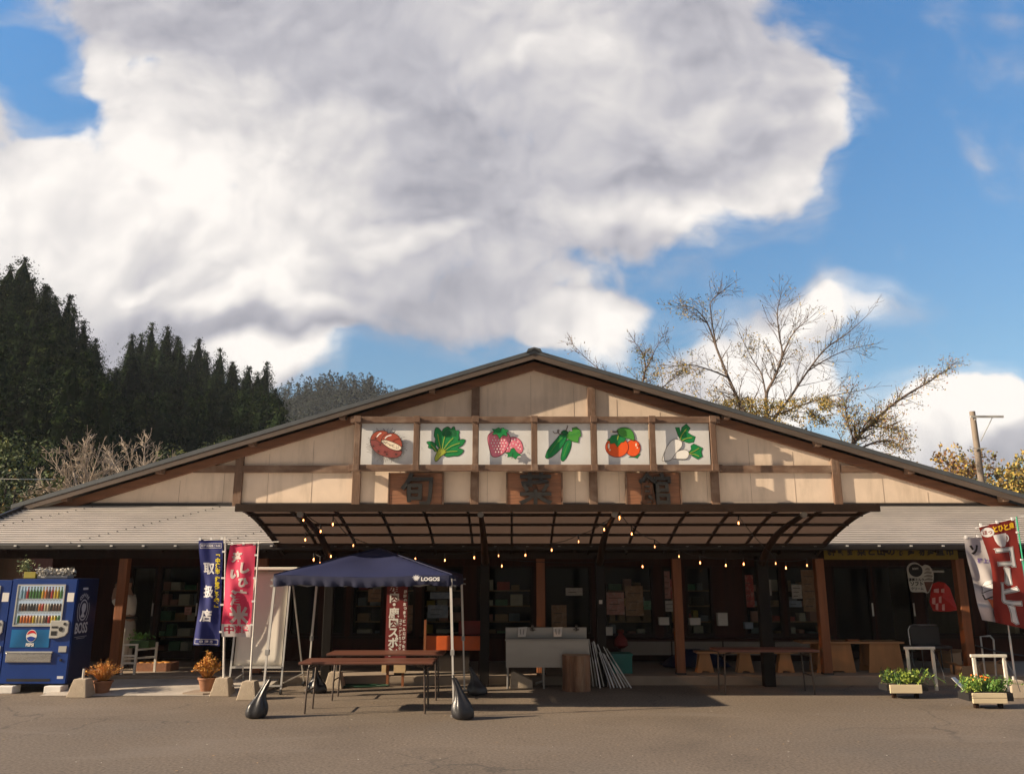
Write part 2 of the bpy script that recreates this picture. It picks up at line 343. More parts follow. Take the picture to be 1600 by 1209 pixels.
# ------------------------------------------------------------------ materials
m_asph = M('asphalt', (.160, .124, .090), .9, .22, .7, .5, 120, detail=9, stain=(.085, .075, .064, .6), stscale=.35)
def asphalt():
    m = m_asph; nt = m.node_tree; b = nt.nodes['Principled BSDF']; N = nt.nodes.new; L = nt.links.new; tcn = N('ShaderNodeTexCoord')
    src = b.inputs['Base Color'].links[0].from_socket
    a = N('ShaderNodeTexNoise'); a.inputs['Scale'].default_value = 32; a.inputs['Detail'].default_value = 3; L(tcn.outputs['Object'], a.inputs[0])
    r1 = N('ShaderNodeMapRange'); r1.inputs[1].default_value = .25; r1.inputs[2].default_value = .75; r1.inputs[3].default_value = .55; r1.inputs[4].default_value = 1.45; L(a.outputs[0], r1.inputs[0])
    sc = N('ShaderNodeVectorMath'); sc.operation = 'SCALE'; L(src, sc.inputs[0]); L(r1.outputs[0], sc.inputs['Scale'])
    v = N('ShaderNodeTexVoronoi'); v.feature = 'DISTANCE_TO_EDGE'; v.inputs['Scale'].default_value = .33; mpv = N('ShaderNodeMapping')
    wn = N('ShaderNodeTexNoise'); wn.inputs['Scale'].default_value = 1.3; wn.inputs['Detail'].default_value = 6; L(tcn.outputs['Object'], wn.inputs[0])
    ad = N('ShaderNodeVectorMath'); ad.operation = 'MULTIPLY_ADD'; L(wn.outputs['Color'], ad.inputs[0]); ad.inputs[1].default_value = (1.1, 1.1, 0); L(tcn.outputs['Object'], ad.inputs[2]); L(ad.outputs[0], v.inputs['Vector'])
    cr = N('ShaderNodeMapRange'); cr.inputs[1].default_value = .002; cr.inputs[2].default_value = .007; cr.inputs[3].default_value = .45; cr.inputs[4].default_value = 0; L(v.outputs['Distance'], cr.inputs[0])
    n2 = N('ShaderNodeTexNoise'); n2.inputs['Scale'].default_value = .22; L(tcn.outputs['Object'], n2.inputs[0]); r2 = N('ShaderNodeMapRange'); r2.inputs[1].default_value = .50; r2.inputs[2].default_value = .56; L(n2.outputs[0], r2.inputs[0])
    mxn = N('ShaderNodeMix'); mxn.data_type = 'RGBA'; L(mth('MULTIPLY', cr.outputs[0], r2.outputs[0], nt=nt), mxn.inputs[0]); L(sc.outputs[0], mxn.inputs[6]); mxn.inputs[7].default_value = (.04, .035, .03, 1)
    # pale scuffed sweeps
    n4 = N('ShaderNodeTexNoise'); n4.inputs['Scale'].default_value = .8; n4.inputs['Detail'].default_value = 8; n4.inputs['Distortion'].default_value = 1.2; mp4 = N('ShaderNodeMapping'); mp4.inputs['Scale'].default_value = (.45, 1.3, 1); L(tcn.outputs['Object'], mp4.inputs[0]); L(mp4.outputs[0], n4.inputs[0])
    r4 = N('ShaderNodeMapRange'); r4.inputs[1].default_value = .55; r4.inputs[2].default_value = .75; r4.inputs[4].default_value = .55; L(n4.outputs[0], r4.inputs[0])
    m4 = N('ShaderNodeMix'); m4.data_type = 'RGBA'; L(r4.outputs[0], m4.inputs[0]); L(mxn.outputs[2], m4.inputs[6]); m4.inputs[7].default_value = (.20, .165, .13, 1); L(m4.outputs[2], b.inputs['Base Color'])
asphalt()
m_conc = M('concrete', (.27, .215, .165), .9, .16, 3, .3, 60, stain=(.2, .18, .15, .5))
m_concblk = M('cast_concrete', (.40, .33, .25), .92, .14, 9, .5, 70, stain=(.25, .22, .17, .5), stscale=4)
m_wall = M('cream_siding', (.70, .57, .45), .85, .06, 3, .05, 30, stain=(.47, .38, .29, .8), stscale=1.3, sst=(2.0, 1, .35))
m_beam = M('weathered_brown_timber', (.135, .078, .050), .8, .32, 14, .25, 60, stretch=(1, 1, .12), stain=(.27, .19, .14, .85), stscale=2)
m_beamx = M('weathered_brown_timber_level', (.14, .082, .053), .8, .32, 14, .25, 60, stretch=(.1, 1, 1), stain=(.28, .20, .145, .85), stscale=2)
m_rake = M('warm_brown_rake_beam', (.165, .072, .036), .75, .3, 14, .25, 60, stretch=(.1, 1, 1))
m_post = M('red_brown_stained_post', (.24, .080, .026), .6, .3, 12, .2, 50, stretch=(1, 1, .08))
m_dark = M('dark_stained_timber', (.022, .010, .006), .65, .35, 10, .2, 50, stretch=(1, 1, .15), spec=.2)
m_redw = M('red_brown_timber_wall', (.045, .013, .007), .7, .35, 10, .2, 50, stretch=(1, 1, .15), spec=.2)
m_soff = M('dark_soffit_boards', (.03, .018, .012), .85, .25, 8)
m_roof = M('slate_grey_metal_roof', (.085, .095, .105), .55, .15, 4, metal=.3)
m_barge = M('grey_brown_barge_board', (.095, .070, .055), .75, .25, 8, .15, stretch=(.1, 1, 1))
m_lap = M('pale_grey_lapped_metal', (.74, .70, .66), .45, .07, 2.5, .03, 20, metal=.2, stain=(.56, .53, .50, .5), stscale=1.2, sst=(.5, 1, 1))
m_joint_ = M('siding_joint', (.30, .24, .19), .8)
m_seam = M('dark_seam', (.05, .045, .045), .7)
m_gut = M('dark_brown_gutter', (.012, .009, .008), .5, .2)
m_white = M('white_paint', (.76, .74, .70), .55, .06)
m_brk = M('steel_bracket', (.70, .68, .64), .35, .1, metal=.5)
m_bronze = M('dark_bronze_steel', (.026, .0145, .009), .5, .2, spec=.2)
m_floor = M('shop_floor', (.10, .085, .07), .6, .2)
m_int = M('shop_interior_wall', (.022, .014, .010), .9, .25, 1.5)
g_win = glass('window_glass', (.84, .86, .82), .003, .005)
# ------------------------------------------------------------------ ground
def plane(name, mat, x0, x1, y0, y1, z, label=None):
    mb = MB(); mb.add([(x0, y0, z), (x1, y0, z), (x1, y1, z), (x0, y1, z)], [(0, 1, 2, 3)]); o = mb.build(name, mat, fix=False); o['kind'] = 'structure'; return o
gnd = MB()
xs = [-480, -200, -60, -20, 20, 60, 200, 480]; ys = [-150, -20, 0, 33, 60, 520]
gnd.add([(x, y, 0) for y in ys for x in xs], [(j * 8 + i, j * 8 + i + 1, (j + 1) * 8 + i + 1, (j + 1) * 8 + i) for j in range(5) for i in range(7)])
gnd.build('ground', m_asph, fix=False)['kind'] = 'structure'
# raised concrete walk under the porch roof and the apron in front of its left part
SL = .145
w = MB(); w.box(-10.6, 11.2, 14.2, 33, -.1, SL); w.build('porch_floor', m_conc, bevel=.012)['kind'] = 'structure'
w = MB(); a1, a2 = G(172, 1088, .03), G(300, 1088, .03)
w.add([(-7.0, 14.19, .004), (-3.9, 14.19, .004), (-3.9, 12.95, .004), (-7.2, 12.95, .004), (-7.0, 14.19, .10), (-3.9, 14.19, .10), (-3.9, 12.95, .012), (-7.2, 12.95, .012)],
      [(0, 1, 2, 3), (4, 7, 6, 5), (0, 4, 5, 1), (1, 5, 6, 2), (2, 6, 7, 3), (3, 7, 4, 0)])
w.build('ramp', M('worn_concrete', (.40, .36, .31), .9, .2, 2.5, .3, 60, stain=(.2, .18, .15, .6)))['kind'] = 'structure'
# ------------------------------------------------------------------ the shop building
WY = 16.6                                   # face of the front wall
shop = T('shop_building', 'long low farm shop with cream timber-framed gable and lean-to front roof', 'building', (.47, WY, 0))
AX, AZ_, SLP, HW = .47, 6.41, .307, 10.57   # roof apex x, top z, slope, half width
def rz_(x, off=0): return AZ_ - off - abs(x - AX) * SLP
WB = 3.15
def wallpoly(x0, x1, zb, off): # slice under the roof
    xs_ = [x0] + ([AX] if x0 < AX < x1 else []) + [x1]
    return [(x0, zb)] + [(x, rz_(x, off)) for x in xs_] + [(x1, zb)]
xl = AX - (AZ_ - .22 - WB) / SLP + .05; xr = AX + (AZ_ - .22 - WB) / SLP - .05
mb = MB(); mb.prism([(xl, WB)] + [(AX, rz_(AX, .22))] + [(xr, WB)], WY, WY + .15); mb.build('gable_wall', m_wall, shop)
# panel joints of the siding: fine dark grooves
mb = MB(); x = -8.7
while x < 10:
    zt = rz_(x, .45)
    if zt > WB + .3: MB().box(x - .0025, x + .0025, WY - .0035, WY + .02, WB, zt).build('panel_joint', m_joint_, shop)
    x += .91
def beamZ(px): return None
# uprights on the gable
def up(px, py0, w=.17, proud=.07, zt=None, name='post_trim'):
    c = P(px, py0, WY); x = c.x; zt = zt or rz_(x, .3)
    mb = MB(); mb.box(x - w / 2, x + w / 2, WY - proud, WY - .002, WB - .02, zt); mb.build('timber_upright', m_beam, shop, bevel=.006)
for px, py in ((376, 720), (560, 700), (743, 640), (924, 640), (1113, 700), (1303, 720)):
    up(px, py)
ZL = P(800, 733, WY).z; ZU = P(800, 656, WY).z
xa = AX - (AZ_ - .3 - ZL) / SLP; xb = AX + (AZ_ - .3 - ZL) / SLP
mb = MB(); mb.box(xa, P(548, 733, WY).x, WY - .062, WY - .001, ZL - .075, ZL + .075); mb.build('timber_rail', m_beamx, shop, bevel=.005)
mb = MB(); mb.box(P(1124, 733, WY).x, xb, WY - .062, WY - .001, ZL - .075, ZL + .075); mb.build('timber_rail', m_beamx, shop, bevel=.005)
# rake beams on the wall, soffit, barge boards, roof sheets
OV = .32
for sgn in (-1, 1):
    xe = AX + sgn * HW; xe2 = AX + sgn * (HW - .5)
    def sl(o1, o2, x0=AX, x1=xe): return [(x0, rz_(x0, o1)), (x1, rz_(x1, o1)), (x1, rz_(x1, o2)), (x0, rz_(x0, o2))]
    mb = MB(); mb.prism(sl(0, .055), WY - OV, 32); mb.build('roof_sheet', m_roof, shop)
    mb = MB(); mb.prism(sl(-.010, .075), WY - OV - .035, WY - OV - .001); mb.build('rake_flashing', m_roof, shop)
    mb = MB(); mb.prism(sl(.078, .185, AX, AX + sgn * (HW - .05)), WY - OV - .025, WY - OV + .02); mb.build('barge_board', m_barge, shop)
    mb = MB(); mb.prism(sl(.058, .10), WY - OV + .021, WY - .001); mb.build('soffit', m_soff if 0 else m_barge, shop)
    mb = MB(); mb.prism(sl(.18, .36, AX, AX + sgn * (HW - .55)), WY - .085, WY - .003); mb.build('rake_beam', m_rake, shop, bevel=.005)
    for k in range(1, 6):
        x = AX + sgn * (k * 1.85 + .3); mb = MB()
        if abs(x - AX) < HW - .4:
            mb.bar((x, WY - OV + .03, rz_(x, .17)), (x, WY - .09, rz_(x, .17)), .12, .12); mb.build('purlin_end', m_beamx, shop)
mb = MB(); mb.prism([(AX - .17, rz_(AX, .06)), (AX - .13, rz_(AX, -.02)), (AX, AZ_ + .055), (AX + .13, rz_(AX, -.02)), (AX + .17, rz_(AX, .06)), (AX, AZ_ + .02)], WY - OV - .07, 32.02)
mb.build('ridge_cap', m_roof, shop)
# tail of the left roof: small gutter hook
mb = MB(); q = P(24, 798, WY - OV); mb.tube([q, q + Vector((-.05, 0, -.04)), q + Vector((-.02, 0, -.12)), q + Vector((.15, 0, -.14)), q + Vector((.2, 0, -.05))], .018, 6); mb.build('gutter_hook', m_brk, shop)
# body behind the porch
XL, XR = -9.3, 10.25
for q in ((XL, XL + .15, WY + .15, 32, 0, 3.1), (XR - .15, XR, WY + .15, 32, 0, 3.1)): MB().box(*q).build('side_wall', m_wall, shop)
mb = MB(); mb.prism([(XL + .15, .0), (XL + .15, 3.1), (xl, 3.1), (AX, rz_(AX, .22)), (xr, 3.1), (XR - .15, 3.1), (XR - .15, 0)], 31.85, 31.95); mb.build('rear_wall', m_wall, shop)
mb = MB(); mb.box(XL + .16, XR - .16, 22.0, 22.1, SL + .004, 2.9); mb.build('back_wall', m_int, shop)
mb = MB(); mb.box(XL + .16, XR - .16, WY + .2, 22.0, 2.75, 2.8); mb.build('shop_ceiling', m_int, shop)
# lean-to roof of lapped metal sheets over the porch
EY, EZ = 14.0, P(800, 850, 14.0).z
RZ = P(800, 791, WY).z
XE0, XE1 = -9.85, 10.8
NL = 19; prof = []
for i in range(NL):
    a, b = i / NL, (i + 1) / NL
    y0 = EY + (WY - .002 - EY) * a; y1 = EY + (WY - .002 - EY) * b; z0 = EZ + (RZ - EZ) * a; z1 = EZ + (RZ - EZ) * b
    prof += [(y0 + .045, z0 + .004), (y0 + .045, z0 + .026), (y0, z0 + .024), (y0, z0 + .034)]
top = prof[:]; bot = [(WY - .002, RZ - .05), (EY, EZ - .05)]
mb = MB(); mb.prism(top + bot, XE0, XE1, axis='x'); mb.build('lean_to_roof', m_lap, shop)
mb = MB()
for base in list(range(-12, 14, 1)):
    for i in range(NL):
        x = base * 2.6 + (i % 2) * .0 + i * .09 - .9 + 1.1
        if XE0 < x < -3.0:
            y0 = EY + (WY - EY) * i / NL; z0 = EZ + (RZ - EZ) * i / NL
            mb.box(x, x + .014, y0 - .004, y0 + .10, z0 + .020, z0 + .0365)
mb.build('sheet_joint', m_seam, shop)
mb = MB(); mb.box(AX - 9.6, AX + 9.8, WY - .035, WY - .001, RZ + .0, RZ + .07); mb.build('wall_flashing', m_gut, shop)
for x in (XE0 - .05, XE1 + .003):
    mb = MB(); mb.bar((x + .024, EY - .02, EZ - .0), (x + .024, WY - .04, RZ + .0), .05, .16); mb.build('verge_trim', m_gut, shop)
mb = MB(); mb.box(XE0, XE1, EY - .11, EY - .005, EZ - .10, EZ + .0); mb.build('gutter', m_gut, shop, bevel=.02)
k = 0
for i in range(40):
    x = XE0 + .3 + i * .545
    if x < XE1 - .1:
        mb = MB(); mb.box(x - .022, x + .022, EY - .124, EY - .112, EZ - .042, EZ - .018); mb.build('gutter_bracket', m_brk, shop)
mb = MB()
for i in range(24):
    x = XE0 + .25 + i * .89
    mb.bar((x, EY + .02, EZ - .10), (x, WY - .01, RZ - .11), .06, .09)
mb.build('rafters', m_dark, shop)
mb = MB(); mb.box(XE0 + .2, XE1 - .2, 14.38, 14.52, 2.08, 2.24); mb.build('eave_beam', m_beamx if 0 else m_dark, shop, bevel=.006)
PX = [-9.3, -6.82, -4.38, -1.93, .50, 2.89, 5.40, 7.86, 10.3]
for x in PX:
    mb = MB(); mb.box(x - .075, x + .075, 14.375, 14.525, SL, 2.08); o = mb.build('porch_post', m_post, shop, bevel=.008)
    mb = MB(); mb.box(x - .08, x + .08, 14.37, 14.53, SL + .001, SL + .03); mb.build('post_shoe', m_gut, o)
MB().prism([(14.62, SL), (WY - .03, SL), (WY - .03, 3.02), (14.62, 2.36)], -9.82, -9.76, axis='x').build('sun_block_screen', m_redw, shop)  # unseen end wall, added to keep the low sun off the porch wall
# front wall under the porch: windows and doors measured in the photograph
openings = [(205, 246, 'd'), (250, 314, 'd'), (322, 374, 'd'), (380, 436, 'd'), (455, 500, 'w'), (510, 542, 'w'), (550, 600, 'w'), (608, 650, 'w'), (660, 724, 'w'),
            (745, 834, 'w'), (850, 924, 'w'), (942, 1020, 'w'), (1034, 1060, 'w'), (1070, 1112, 'w'), (1160, 1220, 'w'), (1226, 1290, 'w'), (1300, 1360, 'd'), (1364, 1424, 'd'), (1440, 1512, 'w'), (1530, 1590, 'w')]
def wx(px): return (px - 800) / F * 16.15
Z0, Z1, ZD = .62, 1.97, SL + .05
pieces = [(XL, wx(205))]; last = None
edges = [(wx(a), wx(b), t) for a, b, t in openings]
mbw = MB(); mbd = MB(); prev = XL
for a, b, t in edges:
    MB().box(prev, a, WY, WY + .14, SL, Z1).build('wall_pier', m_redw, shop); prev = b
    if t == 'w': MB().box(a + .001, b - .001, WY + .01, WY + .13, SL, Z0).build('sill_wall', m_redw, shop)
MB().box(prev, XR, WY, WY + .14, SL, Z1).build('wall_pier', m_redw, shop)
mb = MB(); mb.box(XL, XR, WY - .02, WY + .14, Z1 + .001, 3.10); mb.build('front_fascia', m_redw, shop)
for a, b, t in edges:
    z0 = Z0 if t == 'w' else ZD
    o = MB().box(a + .03, b - .03, WY + .065, WY + .071, z0 + .04, Z1 - .04)
    fr = MB(); fw = .045
    fr.box(a, a + fw, WY - .015, WY + .10, z0, Z1 - .001); fr.box(b - fw, b, WY - .015, WY + .10, z0, Z1 - .001)
    fr.box(a + fw, b - fw, WY - .012, WY + .10, Z1 - fw, Z1 - .001); fr.box(a + fw, b - fw, WY - .012, WY + .10, z0 + .001, z0 + fw * (1 if t == 'w' else 3))
    f = fr.build('window_frame' if t == 'w' else 'sliding_door', m_dark, shop)
    o.build('pane', g_win, f)
    if t == 'w': MB().box(a - .03, b + .03, WY - .06, WY - .016, Z0 - .05, Z0 - .002).build('sill', m_dark, f)
    else: MB().box(b - .04, b - .015, WY - .035, WY - .016, 1.0, 1.25).build('handle', m_brk, f)
# ------------------------------------------------------------------ projecting timber lattice that carries the picture boards
LY = WY - .26
lat = T('timber_lattice', 'brown timber lattice of seven uprights framing the six fruit and vegetable pictures', 'sign frame', (AX, LY, ZL))
LX = [P(px, 695, LY).x for px in (559, 651, 743, 835, 928, 1019, 1114)]
zt, zb = P(800, 656, LY).z, P(800, 731, LY).z
for nm, z in (('top_rail', zt), ('bottom_rail', zb)):
    MB().box(LX[0] - .16, LX[-1] + .16, LY - .05, LY + .05, z - .065, z + .065).build(nm, m_beamx, lat, bevel=.006)
for i, x in enumerate(LX):
    MB().box(x - .06, x + .06, LY - .085, LY - .052, zb - .04, zt + .04).build('upright', m_beam, lat, bevel=.006)
    for z in (zt, zb):
        b = MB(); b.box(x - .065, x + .065, LY + .052, WY - .09, z - .06, z + .06); b.box(x - .07, x + .07, LY - .13, LY - .087, z - .065, z + .065); b.build('bracket_beam', m_beam, lat, bevel=.006)
# ------------------------------------------------------------------ picture boards
def flatcol(n, c, r=.6): return M(n, rgb(*c), r, .05, 9)
m_board = M('white_sign_board', (.66, .67, .67), .5, .03, 3, stain=(.5, .5, .49, .4), stscale=2)
c_line = flatcol('ink_dark', (45, 25, 25)); c_red = flatcol('paint_chestnut', (160, 70, 48)); c_burr = flatcol('paint_burr', (138, 66, 62)); c_cream = flatcol('paint_cream', (240, 225, 200))
c_white = flatcol('paint_white', (238, 236, 230)); c_g1 = flatcol('paint_green', (0, 128, 62)); c_g2 = flatcol('paint_deep_green', (0, 98, 50)); c_g3 = flatcol('paint_leaf_green', (70, 150, 55)); c_yg = flatcol('paint_yellow_green', (165, 175, 60))
c_pink = flatcol('paint_pink', (225, 125, 145)); c_or = flatcol('paint_orange', (235, 90, 25)); c_maroon = flatcol('ink_maroon', (120, 25, 45)); c_dkg = flatcol('ink_green', (20, 60, 35)); c_wine = flatcol('ink_brown', (70, 40, 35))
BY = LY + .03                      # face of the boards
def mk(o, s): return lambda p: P(o[0] + p[0] / s, o[1] + p[1] / s, BY)
A7, A8 = mk((540, 620), 5.333), mk((820, 620), 5.0)
class Art:
    def __init__(s, conv): s.mb = MB(); s.mats = []; s.c = conv; s.l = 0
    def mi(s, m):
        if m not in s.mats: s.mats.append(m)
        return s.mats.index(m)
    def raw(s, pts, m):
        s.l += 1; y1 = BY - .0012 * s.l - .001
        w = [s.c(p) for p in pts]; s.mb.add([(p.x, y1, p.z) for p in w], [tuple(range(len(w)))], s.mi(m))
    def shape(s, pts, m, line=c_line, lw=5, smooth=True, n=5):
        q = curve_pts(pts, n) if smooth else pts
        if line: s.raw(grow(q, lw), line)
        s.raw(q, m)
    def stroke(s, pts, m, w=4, smooth=True):
        q = curve_pts(pts, 5, False) if smooth else pts
        s.l += 1; y1 = BY - .0012 * s.l - .001
        for a, b in zip(q, q[1:]):
            d = Vector((b[0] - a[0], b[1] - a[1]));
            if d.length < 1e-6: continue
            n = Vector((-d.y, d.x)).normalized() * w / 2; e = d.normalized() * w * .3
            c4 = [(a[0] - e.x + n.x, a[1] - e.y + n.y), (b[0] + e.x + n.x, b[1] + e.y + n.y), (b[0] + e.x - n.x, b[1] + e.y - n.y), (a[0] - e.x - n.x, a[1] - e.y - n.y)]
            s.mb.add([(p.x, y1, p.z) for p in (s.c(v) for v in c4)], [(0, 1, 2, 3)], s.mi(m)); y1 -= .00002
    def dot(s, x, y, rx, ry, m, n=10, line=None, lw=4): s.shape([(x + rx * math.cos(2 * math.pi * k / n), y + ry * math.sin(2 * math.pi * k / n)) for k in range(n)], m, line, lw, False)
def chestnut():
    a = Art(A7)
    for k in range(64):
        t = k / 64 * 2 * math.pi; j = .9 + .2 * rnd.random()
        x, y = 345 + 128 * math.cos(t), 405 + 96 * math.sin(t)
        if 200 < math.degrees(t) < 335 and k % 2: continue
        a.stroke([(x, y), (345 + 168 * j * math.cos(t + .08), 405 + 136 * j * math.sin(t + .08))], c_wine, 2.2, False)
    a.shape([(213, 365), (240, 350), (290, 360), (345, 400), (400, 440), (465, 452), (462, 485), (430, 505), (380, 508), (320, 495), (262, 465), (225, 420)], c_burr)
    a.shape([(216, 358), (235, 315), (275, 292), (325, 290), (355, 310), (330, 365), (305, 385), (255, 360)], c_red)
    a.shape([(305, 385), (318, 335), (370, 310), (425, 318), (462, 362), (470, 420), (400, 395), (345, 370)], c_red)
    a.shape([(305, 375), (330, 364), (395, 383), (450, 410), (468, 432), (440, 448), (385, 436), (330, 402)], c_cream)
    for k in range(26):
        u, v = rnd.random(), rnd.random(); a.dot(330 + 120 * u, 378 + 42 * u + 24 * (v - .2), 3, 3, c_wine, 6)
    a.stroke([(268, 340), (285, 318), (302, 308)], c_white, 9); a.stroke([(335, 352), (355, 335), (385, 325)], c_white, 9)
    for x, y in ((258, 352), (240, 418), (282, 462), (352, 488), (430, 487), (300, 408)):
        a.dot(x, y, 8, 8, c_wine, 8)
        for k in range(9): t = k * .7; a.stroke([(x, y), (x + 30 * math.cos(t), y + 24 * math.sin(t))], c_wine, 2, False)
    a.stroke([(285, 290), (268, 276)], c_line, 4, False); a.stroke([(345, 300), (325, 278)], c_line, 4, False); a.stroke([(405, 315), (425, 295)], c_line, 4, False)
    return a
def spinach():
    a = Art(A7)
    a.shape([(678, 378), (712, 373), (745, 392), (750, 420), (770, 448), (745, 452), (728, 432), (692, 422), (695, 400)], c_g1, c_dkg)
    a.shape([(748, 270), (760, 258), (778, 266), (803, 292), (815, 270), (838, 256), (855, 252), (880, 270), (892, 255), (905, 252), (915, 282), (945, 285), (940, 320), (945, 345), (935, 362), (970, 355), (995, 360), (985, 385), (972, 402), (935, 425), (975, 440), (978, 458), (942, 488), (900, 490), (842, 497), (812, 470), (785, 430), (748, 385), (752, 350), (740, 322)], c_g1, c_dkg, 5, True, 3)
    a.shape([(815, 290), (850, 262), (890, 268), (925, 300), (915, 330), (870, 320), (835, 330), (805, 315)], c_g2, None)
    a.shape([(780, 428), (800, 445), (826, 440), (832, 468), (800, 490), (765, 528), (748, 533), (746, 505), (762, 468)], c_yg, c_dkg)
    for q in ([(800, 450), (780, 380), (768, 310)], [(805, 448), (812, 390), (826, 330)], [(812, 445), (850, 390), (896, 342)], [(820, 452), (880, 410), (950, 385)], [(822, 460), (880, 455), (930, 452)], [(765, 470), (740, 430), (712, 398)], [(765, 500), (790, 455)], [(775, 505), (808, 462)]): a.stroke(q, c_yg, 5)
    return a
def strawberry():
    a = Art(A7)
    a.shape([(1365, 348), (1410, 338), (1455, 365), (1476, 420), (1465, 462), (1420, 478), (1370, 475), (1325, 455), (1340, 400)], c_pink, c_maroon)
    a.shape([(1186, 345), (1205, 305), (1260, 290), (1330, 295), (1368, 335), (1362, 390), (1318, 462), (1265, 496), (1220, 488), (1200, 425)], c_pink, c_maroon)
    for i in range(6):
        for j in range(7):
            x, y = 1215 + j * 24 + (i % 2) * 12, 335 + i * 25
            if (x - 1275) ** 2 / 80 ** 2 + (y - 385) ** 2 / 95 ** 2 < .82 and not (y < 345 and 1240 < x < 1330): a.dot(x, y, 4.5, 7, c_white, 6)
    for x, y in ((1385, 365), (1410, 358), (1435, 375), (1395, 390), (1420, 400), (1450, 405), (1370, 400), (1350, 430), (1455, 435), (1438, 425), (1378, 425)): a.dot(x, y, 4.5, 7, c_white, 6)
    a.shape([(1220, 270), (1250, 274), (1275, 260), (1290, 270), (1315, 262), (1328, 276), (1360, 282), (1338, 300), (1348, 330), (1312, 318), (1285, 352), (1262, 312), (1225, 316), (1240, 292)], c_g1, c_dkg, 4, False)
    a.stroke([(1290, 290), (1300, 262)], c_dkg, 5, False)
    a.shape([(1330, 465), (1368, 466), (1382, 435), (1402, 430), (1422, 462), (1466, 490), (1432, 494), (1418, 520), (1388, 498), (1350, 503), (1356, 482)], c_g1, c_dkg, 4, False)
    a.stroke([(1395, 470), (1385, 515)], c_dkg, 5, False)
    return a
def cucumber():
    a = Art(A8)
    a.shape([(286, 462), (296, 405), (318, 352), (345, 338), (361, 350), (355, 405), (325, 470), (300, 498), (286, 490)], c_g1, c_dkg)
    a.shape([(165, 458), (185, 410), (245, 335), (285, 290), (318, 285), (328, 318), (285, 395), (225, 455), (180, 478), (165, 472)], c_g1, c_dkg)
    a.shape([(327, 292), (350, 268), (372, 272), (372, 245), (402, 238), (432, 262), (438, 305), (422, 312), (416, 356), (372, 346), (330, 322)], c_g3, c_dkg, 4, False)
    a.shape([(285, 280), (305, 262), (330, 268), (332, 290), (305, 300)], c_g2, c_dkg, 3)
    a.stroke([(318, 266), (328, 248), (335, 228)], c_wine, 6); a.stroke([(220, 270), (235, 285), (258, 278), (268, 262), (256, 262), (262, 285), (282, 292), (300, 288)], c_wine, 5)
    a.stroke([(195, 440), (240, 375), (290, 315)], c_g3, 6); a.stroke([(302, 465), (320, 410), (340, 362)], c_g3, 6); a.stroke([(345, 300), (390, 290), (425, 275)], c_g1, 3)
    return a
def persimmon():
    a = Art(A8)
    a.shape([(810, 472), (845, 455), (868, 448), (905, 446), (890, 460), (880, 478), (850, 470)], c_g1, c_dkg, 3, False)
    a.dot(845, 400, 56, 62, c_or, 24, c_maroon, 5); a.dot(720, 392, 88, 76, c_or, 28, c_maroon, 5)
    a.shape([(640, 335), (662, 330), (680, 302), (722, 296), (762, 305), (790, 328), (772, 352), (750, 356), (724, 392), (702, 360), (668, 366), (665, 345)], c_g1, c_dkg, 3, False)
    a.shape([(722, 262), (760, 243), (815, 250), (848, 290), (852, 338), (815, 325), (785, 318), (742, 300)], c_g3, c_dkg, 4)
    a.stroke([(672, 270), (700, 274), (730, 270)], c_wine, 9); a.dot(676, 270, 8, 8, c_cream, 8); a.stroke([(722, 335), (730, 300)], c_yg, 6)
    a.dot(655, 385, 8, 22, c_cream, 10); a.dot(664, 415, 7, 7, c_cream, 8); a.dot(868, 375, 7, 14, c_cream, 10); a.dot(878, 398, 6, 6, c_cream, 8)
    return a
def daikon():
    a = Art(A8)
    for q in ([(1176, 240), (1206, 240), (1218, 278), (1228, 240), (1262, 213), (1291, 245), (1270, 278), (1302, 300), (1331, 312), (1318, 352), (1280, 358), (1242, 346), (1216, 332), (1198, 300)],
              [(1282, 432), (1302, 410), (1298, 382), (1320, 368), (1345, 380), (1388, 400), (1376, 430), (1386, 465), (1352, 486), (1312, 462)]): a.shape(q, c_g1, c_dkg, 4, False)
    for q in ([(1215, 340), (1225, 300), (1262, 250)], [(1222, 345), (1260, 325), (1305, 318)], [(1278, 440), (1320, 425), (1360, 400)], [(1285, 445), (1330, 450), (1360, 465)]): a.stroke(q, c_yg, 5)
    a.shape([(1150, 476), (1182, 435), (1235, 415), (1270, 422), (1280, 450), (1262, 480), (1210, 484)], c_white, c_line, 3.5)
    a.shape([(1075, 497), (1086, 450), (1115, 385), (1150, 342), (1192, 334), (1224, 352), (1222, 388), (1180, 435), (1142, 488), (1110, 496)], c_white, c_line, 3.5)
    a.stroke([(1090, 492), (1088, 460), (1096, 430)], c_line, 2.5)
    return a
ARTS = [('chestnut', 'chestnuts in a spiny brown burr', chestnut), ('spinach', 'a bunch of green spinach', spinach), ('strawberry', 'two pink strawberries', strawberry),
        ('cucumber', 'two green cucumbers with a leaf', cucumber), ('persimmon', 'two orange persimmons', persimmon), ('radish', 'two white radishes with green tops', daikon)]
for i, (nm, desc, fn) in enumerate(ARTS):
    x0, x1 = LX[i] + .055, LX[i + 1] - .055
    r = T('picture_board', 'square white board painted with ' + desc, 'picture board', ((x0 + x1) / 2, BY, zb), 0, 'white picture boards in the gable lattice')
    MB().box(x0 + .01, x1 - .01, BY, BY + .02, zb + .068, zt - .068).build('board', m_board, r)
    a = fn(); a.mb.build(nm + '_painting', a.mats, r, fix=False)
